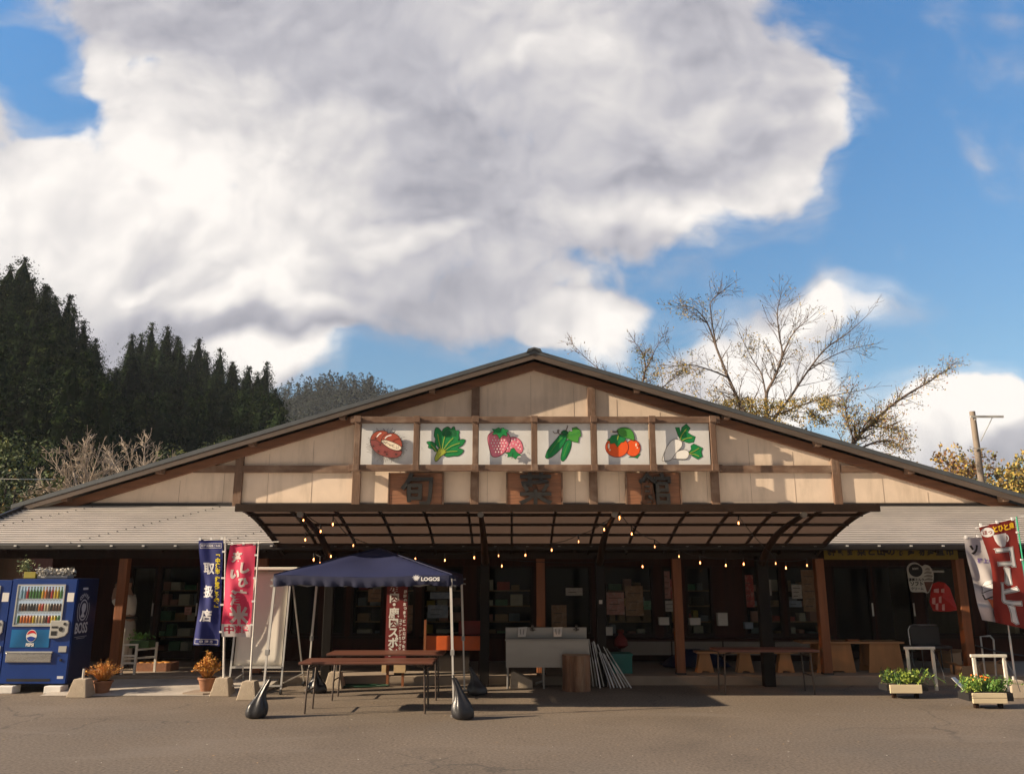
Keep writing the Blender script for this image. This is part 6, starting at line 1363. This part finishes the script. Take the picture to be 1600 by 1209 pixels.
# autumn trees behind the utility pole
def autumn(label, pts, Y, seed, mats, dn):
    st = [[(x0, 860, 0, .14), ((x0 * 2 + x) / 3, (860 + py * 1.3) / 2.3, rnd.uniform(-.6, .6), .09), (x, py + 12, rnd.uniform(-1, 1), .02)] for x0, x, py in pts]
    limb_tree('autumn_tree', label, st, m_bark, dict(L=2.3, mats=mats, dens=lambda p: dn, size=.24), seed, Y, (P(pts[0][0], 800, Y).x, Y, 0), 1.3, 2, 'autumn trees behind the utility pole')
autumn('orange autumn tree left of the utility pole', [(1470, 1440, 730), (1470, 1468, 708), (1470, 1495, 712), (1475, 1520, 728), (1475, 1455, 748)], 52, 41, [LY_[0], LY_[3], LY_[1]], 4.5)
autumn('olive and ochre autumn tree right behind the utility pole', [(1530, 1505, 705), (1530, 1528, 712), (1535, 1552, 722), (1538, 1575, 738)], 56, 42, [LY_[0], LY_[2], LY_[3]], 5)
autumn('yellow-green autumn tree at the right edge of the picture', [(1590, 1568, 742), (1590, 1592, 728), (1595, 1615, 722), (1595, 1640, 730)], 50, 43, [LY_[0], LY_[2], LY_[1]], 6)
# ------------------------------------------------------------------ utility pole
m_cpole = M('weathered_concrete_pole', (.22, .18, .145), .85, .15, 3, .2, stretch=(1, 1, .3)); Yp = 38; pt_ = P(1519, 643, Yp); pb_ = P(1530, 745, Yp)
r = T('utility_pole', 'weathered utility pole with one crossarm above the right end of the roof', 'utility pole', (pt_.x, Yp, 0))
MB().tube([(pt_.x, Yp, 0), (pt_.x, Yp, pt_.z)], [.19, .13], 14).build('pole', m_cpole, r, smooth=True)
za = P(1519, 652, Yp).z; MB().box(pt_.x - .22, pt_.x + 1.36, Yp - .22, Yp - .15, za - .05, za + .05).build('crossarm', m_vg, r)
MB().bar((pt_.x + .82, Yp - .185, za - .05), (pt_.x + .12, Yp - .17, P(0, 690, Yp).z), .03, .03).build('brace', m_vg, r)
MB().tube([(pt_.x, Yp - .15, za - .12), (pt_.x, Yp - .20, za - .12)], .06, 8).build('clamp', m_vg, r); MB().box(pt_.x - .35, pt_.x + .35, Yp - .2, Yp - .16, P(0, 702, Yp).z, P(0, 702, Yp).z + .04).build('step_bolt', m_vg, r)
o = MB().tube([P(-60, 747, 30), P(30, 748.5, 30), P(85, 748.5, 33)], .012, 6).build('overhead_wire', m_vg, origin=P(0, 748, 30)); tag(o, 'pale overhead wire crossing before the trees at the left edge', 'wire')
# dark far hill at the right edge
hb = MB(); vs = []
for i in range(13):
    x = P(1520 + i * 30, 700, 420).x; z = P(0, [770, 760, 748, 738, 730, 722, 716, 712, 715, 722, 735, 750, 770][i], 420).z
    vs += [(x, 420, -1), (x, 420, z), (x, 470, -1)]
hb.add(vs, [(3 * i + a, 3 * i + 3 + a, 3 * i + 4 + a, 3 * i + 1 + a) for i in range(12) for a in (0, 1)]); o = hb.build('hill', M('far_dark_hill', (.05, .055, .07), .95, .3, .02), smooth=True, fix=False); o['kind'] = 'structure'
# neighbouring low shed roof seen at the left edge
p0 = P(-40, 812, 24); r = T('shed', 'low shed with a pale roof behind the left end of the shop', 'shed', (P(-60, 812, 24).x, 26, 0)); xa_, xb_ = P(-140, 812, 24).x, P(19, 812, 24).x; z = P(0, 809, 24).z
MB().box(xa_, xb_, 24, 28, z - .06, z).build('roof', m_lap, r); MB().box(xa_ + .2, xb_ - .2, 24.3, 27.8, 0, z - .061).build('wall', m_redw, r)
# ------------------------------------------------------------------ person at the left door
m_skin = M('skin', (.42, .25, .17), .6, .06, 9); m_shirt = M('white_shirt', (.74, .70, .62), .85, .06, 6, .2, 40); m_trs = M('pale_grey_trousers', (.50, .47, .42), .85, .08, 6, .2, 40); m_belt = M('black_belt', (.02, .018, .016), .5); m_hair = M('dark_hair', (.03, .024, .02), .7, .2, 20); m_shoe = M('dark_shoes', (.035, .03, .028), .6); m_phone = M('phone', (.02, .02, .022), .3)
PYY = 15.25; pp = P(199, 1000, PYY); PX_ = pp.x - .03
person = T('person', 'person in white shirt and pale trousers with both arms raised by the left door', 'person', (PX_, PYY, SL))
def skin(name, nodes, edges, mat, parent, sub=2):
    """nodes: (x, y, z, rx, ry) local to the person"""
    me = bpy.data.meshes.new(name); me.from_pydata([n[:3] for n in nodes], edges, []); me.materials.append(mat); me.update()
    o = bpy.data.objects.new(name, me); COL.objects.link(o); o.parent = parent
    sk = o.modifiers.new('skin', 'SKIN'); sk.use_smooth_shade = True
    for i, n in enumerate(nodes): me.skin_vertices[0].data[i].radius = (n[3], n[4]); me.skin_vertices[0].data[i].use_root = (i == 0)
    ss = o.modifiers.new('sub', 'SUBSURF'); ss.levels = sub; ss.render_levels = sub; return o
# x to the right of the picture, -y towards the camera; the person faces left and slightly away
HN = [(0.02, 0, .82, .10, .09), (0, 0, 1.02, .12, .10), (-.01, 0, 1.18, .13, .10), (-.02, 0, 1.30, .08, .07), (-.04, .01, 1.36, .045, .045), (-.06, .01, 1.42, .05, .05), (-.07, .01, 1.49, .075, .085), (-.07, .01, 1.555, .06, .07),
      (.0, -.17, 1.24, .045, .045), (-.10, -.22, 1.10, .04, .04), (-.20, -.22, 1.23, .036, .036), (-.22, -.16, 1.37, .030, .030), (-.22, -.13, 1.43, .030, .022),
      (-.03, .17, 1.24, .045, .045), (-.16, .20, 1.12, .04, .04), (-.28, .16, 1.24, .036, .036), (-.27, .08, 1.38, .030, .030), (-.26, .05, 1.43, .028, .022),
      (.03, -.09, .62, .07, .07), (.04, -.09, .38, .05, .05), (.05, -.09, .10, .035, .035), (.03, .09, .62, .07, .07), (.02, .09, .38, .05, .05), (.03, .09, .10, .035, .035)]
HE = [(0, 1), (1, 2), (2, 3), (3, 4), (4, 5), (5, 6), (6, 7), (2, 8), (8, 9), (9, 10), (10, 11), (11, 12), (2, 13), (13, 14), (14, 15), (15, 16), (16, 17), (0, 18), (18, 19), (19, 20), (0, 21), (21, 22), (22, 23)]
body = skin('body', HN, HE, m_skin, person)
def grown(idx, k): return [(*HN[i][:3], HN[i][3] * k + .012, HN[i][4] * k + .012) for i in idx]
si = [2, 1, 3, 8, 9, 10, 13, 14, 15]; sn = grown(si, 1.12); sn.append((.018, 0, .885, .145, .125)); mp_ = {v: i for i, v in enumerate(si)}
skin('shirt', sn, [(mp_[2], mp_[1]), (mp_[1], 9), (mp_[2], mp_[3]), (mp_[2], mp_[8]), (mp_[8], mp_[9]), (mp_[9], mp_[10]), (mp_[2], mp_[13]), (mp_[13], mp_[14]), (mp_[14], mp_[15])], m_shirt, person)
tn = [(.02, 0, .80, .135, .12), (.03, -.09, .60, .095, .095), (.04, -.09, .36, .075, .075), (.05, -.09, .07, .065, .065), (.03, .09, .60, .095, .095), (.02, .09, .36, .075, .075), (.03, .09, .07, .065, .065)]
tn.append((.015, 0, .93, .13, .115))
skin('trousers', tn, [(0, 7), (0, 1), (1, 2), (2, 3), (0, 4), (4, 5), (5, 6)], m_trs, person)
q = MB(True); q.tube([(.02, 0, .875), (.02, 0, .915)], .158, 20); o = q.build('belt', m_belt, person, smooth=True); o.scale = (1, .9, 1)
q = MB(True)
for i in range(7):
    t = i / 6; q.v += []
hn = [(-.055, .01, 1.50, .085, .088), (-.05, .01, 1.565, .078, .082), (-.045, .01, 1.60, .05, .05)]; skin('hair', hn, [(0, 1), (1, 2)], m_hair, person)
for y in (-.09, .09): skin('shoe', [(.06, y, .035, .04, .04), (-.02, y, .03, .042, .035), (-.10, y, .025, .036, .028)], [(0, 1), (1, 2)], m_shoe, person)
for (hx_, hy_, hz_, s_) in ((-.225, -.125, 1.44, 1), (-.265, .045, 1.44, -1)):
    for k in range(4): skin('finger', [(hx_ - .004 * k, hy_ + s_ * (.010 * k - .012), hz_, .009, .009), (hx_ - .012, hy_ + s_ * (.011 * k - .010), hz_ + .038 - .004 * abs(k - 1), .008, .008), (hx_ + .006, hy_ + s_ * (.011 * k + .004), hz_ + .062 - .006 * abs(k - 1), .007, .007)], [(0, 1), (1, 2)], m_skin, person, 1)
    skin('thumb', [(hx_, hy_ - s_ * .012, hz_ - .01, .010, .010), (hx_ + .02, hy_ - s_ * .02, hz_ + .012, .009, .009), (hx_ + .03, hy_ - s_ * .008, hz_ + .03, .008, .008)], [(0, 1), (1, 2)], m_skin, person, 1)
q = MB(); q.box(PX_ - .245, PX_ - .232, PYY - .115, PYY + .035, SL + 1.46, SL + 1.53); tag(q.build('phone', m_phone, origin=(PX_ - .24, PYY - .04, SL + 1.46)), 'small black phone held up in both hands by the person at the left door', 'phone')
# face: nose, eyes, ear on the head
for nm, c, rr, m in (('nose', (-.150, .005, 1.485), .014, m_skin), ('ear', (-.06, -.078, 1.485), .018, m_skin), ('eye', (-.138, -.026, 1.505), .009, m_belt), ('eye', (-.138, .040, 1.505), .009, m_belt)):
    q = MB(True); q.tube([(c[0], c[1], c[2] - rr), (c[0] - rr * .3, c[1], c[2] - rr * .3), (c[0], c[1], c[2] + rr)], [rr * .4, rr, rr * .4], 8); q.build(nm, m, body, smooth=True)
# ------------------------------------------------------------------ goods and papers in and behind the windows
IY = 16.9
PAL = {'w': M('dim_white_goods', (.68, .64, .58), .8, .12, 4), 'b': M('kraft_brown_goods', (.36, .22, .12), .8, .2, 4), 'r': M('red_goods', (.45, .05, .03), .7, .2, 4), 'g': M('green_goods', (.08, .22, .12), .7, .2, 4), 'y': M('yellow_goods', (.5, .36, .06), .7, .2, 4), 'l': M('blue_grey_goods', (.22, .27, .33), .7, .15, 4), 'p': M('pink_goods', (.50, .24, .20), .7, .2, 4), 'd': M('dark_goods', (.05, .045, .04), .7, .3, 4)}
def shelf_unit(label, x0, x1, y, z1, n, seed):
    r = T('shop_shelf', label, 'shelf', ((x0 + x1) / 2, y, SL)); rn = random.Random(seed)
    for x in (x0, x1 - .03): MB().box(x, x + .03, y, y + .35, SL + .005, z1).build('side_panel', m_int, r)
    for k in range(n):
        z = SL + .1 + (z1 - SL - .25) * k / max(1, n - 1); s = MB().box(x0 + .031, x1 - .031, y, y + .34, z, z + .02).build('shelf_board', PAL['b'], r)
        x = x0 + .06
        while x < x1 - .25:
            w, h = rn.uniform(.10, .28), rn.uniform(.08, .24); MB().box(x, x + w, y + .04, y + .26, z + .021, z + .02 + h).build('goods_pack', PAL[rn.choice('wwbbrgyllppd')], s, bevel=.006); x += w + rn.uniform(.01, .10)
k = 0
for (lab, a, b, y) in (('shelf of packs inside the door behind the blue banner', 250, 330, 18.2), ('shelf of packs behind the window above the menu sign', 560, 655, 17.6), ('shelf of packs inside the window left of the sink', 665, 730, 17.5), ('shelf of packs inside the window above the sink left end', 750, 830, 17.6),
                       ('shelf of packs inside the window right of the sink', 945, 1020, 17.6), ('shelf of packs inside the narrow window beside the right middle porch post', 1040, 1110, 17.5), ('shelf of packs inside the window left of the dark doorway', 1160, 1290, 17.6)):
    shelf_unit(lab, wx(a) * 1.04, wx(b) * 1.04, 16.95 + (y - 17.5) * .3, 1.62, 5, 50 + k); k += 1
PST = {'w': M('poster_white', (.50, .47, .43), .8, .15, 9, stain=(.16, .15, .15, .7), stscale=14, sst=(1, 1, 2.5)), 'b': M('poster_kraft', (.26, .16, .09), .8, .3, 7, stain=(.42, .34, .26, .7), stscale=9), 'r': M('poster_red', (.32, .05, .035), .7, .3, 7, stain=(.5, .42, .36, .8), stscale=10),
       'g': M('poster_green', (.07, .18, .10), .7, .3, 7, stain=(.4, .42, .35, .7), stscale=10), 'l': M('poster_blue_grey', (.20, .25, .31), .7, .3, 7, stain=(.42, .42, .42, .7), stscale=9), 'p': M('poster_pink', (.40, .20, .165), .7, .3, 7, stain=(.46, .42, .36, .8), stscale=9)}
def paper(label, x0, y0, x1, y1, c, Y=WY + .06, name='notice_paper', cat='notice', lines=0, grp='papers in the shop windows'):
    a, b = P(x0, y1, Y), P(x1, y0, Y); r = T(name, label, cat, ((a.x + b.x) / 2, Y, a.z), 0, grp); MB().box(a.x, b.x, Y - .004, Y, a.z, b.z).build('sheet', PST[c], r)
    if lines:
        q = MB()
        for k in range(lines): z = a.z + (b.z - a.z) * (k + .7) / (lines + .6); q.box(a.x + (b.x - a.x) * .15, a.x + (b.x - a.x) * (.6 + .25 * ((k * 7) % 3) / 2), Y - .0065, Y - .0045, z - .006, z + .006)
        q.build('print_lines', PAL['d'], r)
    return r
YI = WY + .055
for lab, x0, y0, x1, y1, c, n in (('small white tag on the dark post of the third canopy arm', 936, 937, 941, 943, 'w', 0), ('pale poster left half of the window right of the sink', 948, 925, 975, 960, 'p', 3), ('brown bag poster in the middle of the window right of the sink', 978, 915, 1004, 962, 'b', 3),
        ('green leaflet at the right side of the window right of the sink', 1006, 938, 1018, 952, 'g', 1), ('tall reddish poster in the narrow window left of the shaded porch post', 1037, 892, 1046, 935, 'p', 4), ('second tall poster in the narrow window, nearer the porch post', 1048, 905, 1058, 935, 'r', 3), ('white paper low in the narrow window left of the shaded porch post', 1037, 938, 1059, 955, 'w', 2),
        ('red and white poster in the window behind the thick dark post', 1163, 898, 1176, 948, 'r', 3), ('pale poster beside the red one behind the thick dark post', 1194, 905, 1204, 930, 'w', 2), ('white notice in the window left of the right porch post', 1238, 913, 1252, 935, 'w', 3), ('tall brown poster in the window left of the right porch post', 1256, 890, 1276, 955, 'b', 5), ('low pale paper in the window left of the right porch post', 1232, 938, 1252, 948, 'l', 1),
        ('wide brown notice in the window left of the tent leg', 575, 920, 604, 940, 'b', 2), ('kraft notice beside the menu sign in the window', 636, 945, 654, 985, 'b', 2), ('blue grey poster in the window behind the right tent leg', 668, 945, 700, 965, 'l', 2), ('pale grey strip above the blue grey poster', 672, 925, 705, 935, 'l', 0),
        ('white paper high in the window over the sink', 884, 918, 910, 930, 'w', 1), ('beige paper bag in the window over the sink', 862, 945, 885, 982, 'b', 2), ('white notice deep in the left door behind the plant stand', 288, 948, 300, 960, 'p', 2)):
    paper(lab, x0, y0, x1, y1, c, YI if x0 != 936 else 13.965, lines=n)
for lab, x0, y0, x1, y1, c in (('white box on the ledge at the left of the narrow window', 1030, 965, 1045, 976, 'w'), ('white box on the ledge beside the shaded porch post', 1078, 966, 1094, 976, 'w'), ('white animal-shaped carton on the ledge left of the dark brick pier', 1122, 958, 1136, 977, 'w'), ('small pale box on the ledge behind the thick dark post', 1164, 973, 1176, 982, 'l'), ('pale box under the window right of the sink', 945, 980, 957, 992, 'w')):
    a, b = P(x0, y1, 16.45), P(x1, y0, 16.45); r = T('storage_box', lab, 'box', ((a.x + b.x) / 2, 16.5, a.z), 0, 'boxes on the window ledge'); MB().box(a.x, b.x, 16.42, 16.56, a.z, b.z).build('body', PAL[c], r, bevel=.006); MB().box(a.x - .004, b.x + .004, 16.415, 16.565, b.z + .001, b.z + .012).build('lid', PAL[c], r)
# long display ledge and sheeted bench under the right windows
a, b = P(965, 998, 16.2), P(1290, 985, 16.2)
r = T('display_bench', 'long low bench under the right windows with pale sheet front', 'bench', ((a.x + b.x) / 2, 16.3, SL)); MB().box(a.x, b.x, 16.05, 16.58, a.z - .03, a.z + .0).build('top', m_redw, r, bevel=.004)
m_sheet = M('pale_grey_sheet', (.22, .19, .16), .7, .15, 2)
for i in range(4):
    x0 = a.x + .05 + (b.x - a.x - .1) * i / 4; x1 = a.x + .05 + (b.x - a.x - .1) * (i + 1) / 4 - .03; MB().box(x0, x1, 16.08, 16.10, SL + .16, a.z - .035).build('front_sheet', m_sheet, r)
for i in range(5): x = a.x + .04 + (b.x - a.x - .1) * i / 4; MB().box(x - .03, x + .03, 16.12, 16.18, SL, a.z - .031).build('leg', m_dark, r)
q = MB(); c = P(1085, 1030, 15.7); rn = random.Random(6); n = 22
q.add([(c.x + (-1 + 2 * i / n) * .62, 15.6 + (-.5 + j / 10) * .7, SL + .01 + max(0, (1 - (-1 + 2 * i / n) ** 2)) * max(0, 1 - ((j - 5) / 5) ** 2) * .30 + rn.uniform(0, .03)) for j in range(11) for i in range(n + 1)], [(j * (n + 1) + i, j * (n + 1) + i + 1, (j + 1) * (n + 1) + i + 1, (j + 1) * (n + 1) + i) for j in range(10) for i in range(n)])
o = q.build('blue_tarpaulin', M('blue_tarpaulin', rgb(13, 25, 60), .5, .15), origin=(c.x, 15.6, SL), smooth=True, fix=False); tag(o, 'crumpled dark blue tarpaulin on the porch floor behind the shaded post', 'tarpaulin')
for lab, px, w in (('orange bag hanging at the window right of the sink', 967, .22),):
    a = P(px, 1000, 16.2); q = MB(); q.lathe([(.02, .30), (.05, .24), (.12, .16), (.13, .05), (.06, 0)], (a.x, 15.9, P(0, 1012, 15.9).z), 14); o = q.build('orange_bag', m_rd, origin=(a.x, 15.9, P(0, 1012, 15.9).z), smooth=True); tag(o, 'dark orange bag standing below the window right of the sink', 'bag')
# ------------------------------------------------------------------ signs at the right
m_yb = M('yellow_banner_strip', rgb(120, 100, 22), .7, .1)
ya = 14.30; a, b = P(1288, 874, ya), P(1496, 862, ya)
r = T('eave_banner', 'long yellow banner strip with black characters under the right eave', 'banner', ((a.x + b.x) / 2, ya, a.z)); MB().box(a.x, b.x, ya - .004, ya, a.z, b.z + .16).build('cloth', m_yb, r)
q = MB(); text_mb(q, '新鮮野菜と山の特産物産直市', .155, wall_fn(((a.x + b.x) / 2, ya - .007, b.z + .012)), 0, .006, 0, 1.22); q.build('lettering', m_blk, r, fix=False)
# ice cream sign
m_sg = M('sign_cream_white', (.62, .60, .54), .6, .06); ysn = 15.6; cs = P(1437, 902, ysn); k_ = 1 / F * 15.75
def sp_(x, y): return (cs.x + (x - 1437) * k_, cs.z - (y - 902) * k_)
r = T('ice_cream_sign', 'white hanging sign with a dark round badge and a soft ice cream cone', 'sign', (cs.x, ysn, cs.z - .3))
outl = curve_pts([(1419, 900), (1419, 888), (1425, 881), (1434, 880), (1442, 885), (1447, 883), (1454, 886), (1458, 896), (1456, 908), (1449, 922), (1445, 925), (1440, 923), (1424, 923), (1420, 918)], 4)
MB().prism([sp_(*p) for p in outl], ysn - .012, ysn).build('board', m_sg, r)
def lay(pts, m, k, nm): q = MB(); w = [sp_(*p) for p in pts]; q.add([(x, ysn - .013 - .002 * k, z) for x, z in w], [tuple(range(len(w)))]); q.build(nm, m, r, fix=False)
lay([(1431.5 + 10.5 * math.cos(t * .3), 891.5 + 9.5 * math.sin(t * .3)) for t in range(21)], m_blk, 1, 'round_badge')
lay([(1442, 908), (1456, 908), (1448, 922), (1445, 924)], M('cone_brown', (.14, .05, .03), .7), 1, 'cone')
for j, (yy, w_) in enumerate(((905, 7), (900, 7), (895, 6), (890, 4))): lay(curve_pts([(1449 - w_, yy + 1), (1449, yy - 2.5), (1449 + w_, yy - 1), (1449 + w_ * .8, yy + 1.5), (1449, yy + 1)], 4), m_blk if 0 else M('swirl_shade', (.30, .27, .23), .7), 1 + j, 'swirl')
q = MB(); text_mb(q, 'SOFT', .05, wall_fn((sp_(1431.5, 0)[0], ysn - .018, sp_(0, 889)[1])), 0, .002); q.build('badge_lettering', m_sg, r, fix=False)
q = MB(); text_mb(q, '濃厚ミルク', .06, wall_fn((sp_(1431, 0)[0], ysn - .016, sp_(0, 905)[1])), 0, .002); text_mb(q, 'ソフト', .085, wall_fn((sp_(1431, 0)[0], ysn - .016, sp_(0, 911)[1])), 0, .004); text_mb(q, 'クリーム', .06, wall_fn((sp_(1431, 0)[0], ysn - .016, sp_(0, 918)[1])), 0, .002); q.build('lettering', m_blk, r, fix=False)
# red ice flag hung in the right window
rz0 = 15.9; r = T('red_flag', 'crumpled red flag with pale shapes hanging in the window beside the right porch post', 'flag', (P(1472, 930, rz0).x, rz0, P(0, 955, rz0).z)); w = [(1456, 912), (1466, 908), (1476, 910), (1484, 918), (1490, 935), (1497, 953), (1484, 955), (1470, 955), (1458, 954), (1452, 940)]
q = MB(); vs = [P(x, y, rz0 + .03 * math.sin(i * 2.1)) for i, (x, y) in enumerate(w)]; c = P(1472, 932, rz0 - .05); q.add([c] + vs, [(0, i + 1, (i + 1) % len(vs) + 1) for i in range(len(vs))]); o = q.build('cloth', M('red_flag_cloth', rgb(205, 40, 30), .7, .15), r, fix=False)
q = MB()
for (x, y, w_, h_) in ((1463, 922, 8, 3), (1473, 922, 5, 3), (1459, 938, 5, 5), (1469, 936, 4, 5), (1464, 947, 4, 5), (1474, 948, 4, 5)): q.add([P(x - w_ / 2, y + h_, rz0 - .09), P(x + w_ / 2, y + h_ + 1, rz0 - .09), P(x + w_ / 2, y - h_, rz0 - .09), P(x - w_ / 2, y - h_ + 1, rz0 - .09)], [(0, 1, 2, 3)])
q.build('pale_shapes', M('flag_pale_print', rgb(235, 170, 160), .7), r, fix=False)
o = MB().box(P(1353, 0, 16.55).x, P(1368, 0, 16.55).x, 16.55, 16.575, P(0, 894, 16.55).z, P(0, 891, 16.55).z).build('door_plate', m_sg, origin=(P(1360, 892, 16.55).x, 16.56, P(0, 894, 16.55).z)); tag(o, 'small pale plate over the dark doorway at the right', 'sign')
# ------------------------------------------------------------------ thin air haze over the valley
hz = MB().box(-500, 500, -170, 540, -1, 96); o = hz.build('haze', None, fix=True); o['kind'] = 'stuff'; o.display_type = 'WIRE'
mh = bpy.data.materials.new('thin_haze'); mh.use_nodes = True; mh.node_tree.nodes.clear(); pv = mh.node_tree.nodes.new('ShaderNodeVolumePrincipled')
pv.inputs['Color'].default_value = (.84, .90, .97, 1); pv.inputs['Density'].default_value = .00026; pv.inputs['Anisotropy'].default_value = .0
mo = mh.node_tree.nodes.new('ShaderNodeOutputMaterial'); mh.node_tree.links.new(pv.outputs[0], mo.inputs['Volume']); o.data.materials.clear(); o.data.materials.append(mh)
S.cycles.volume_bounces = 0
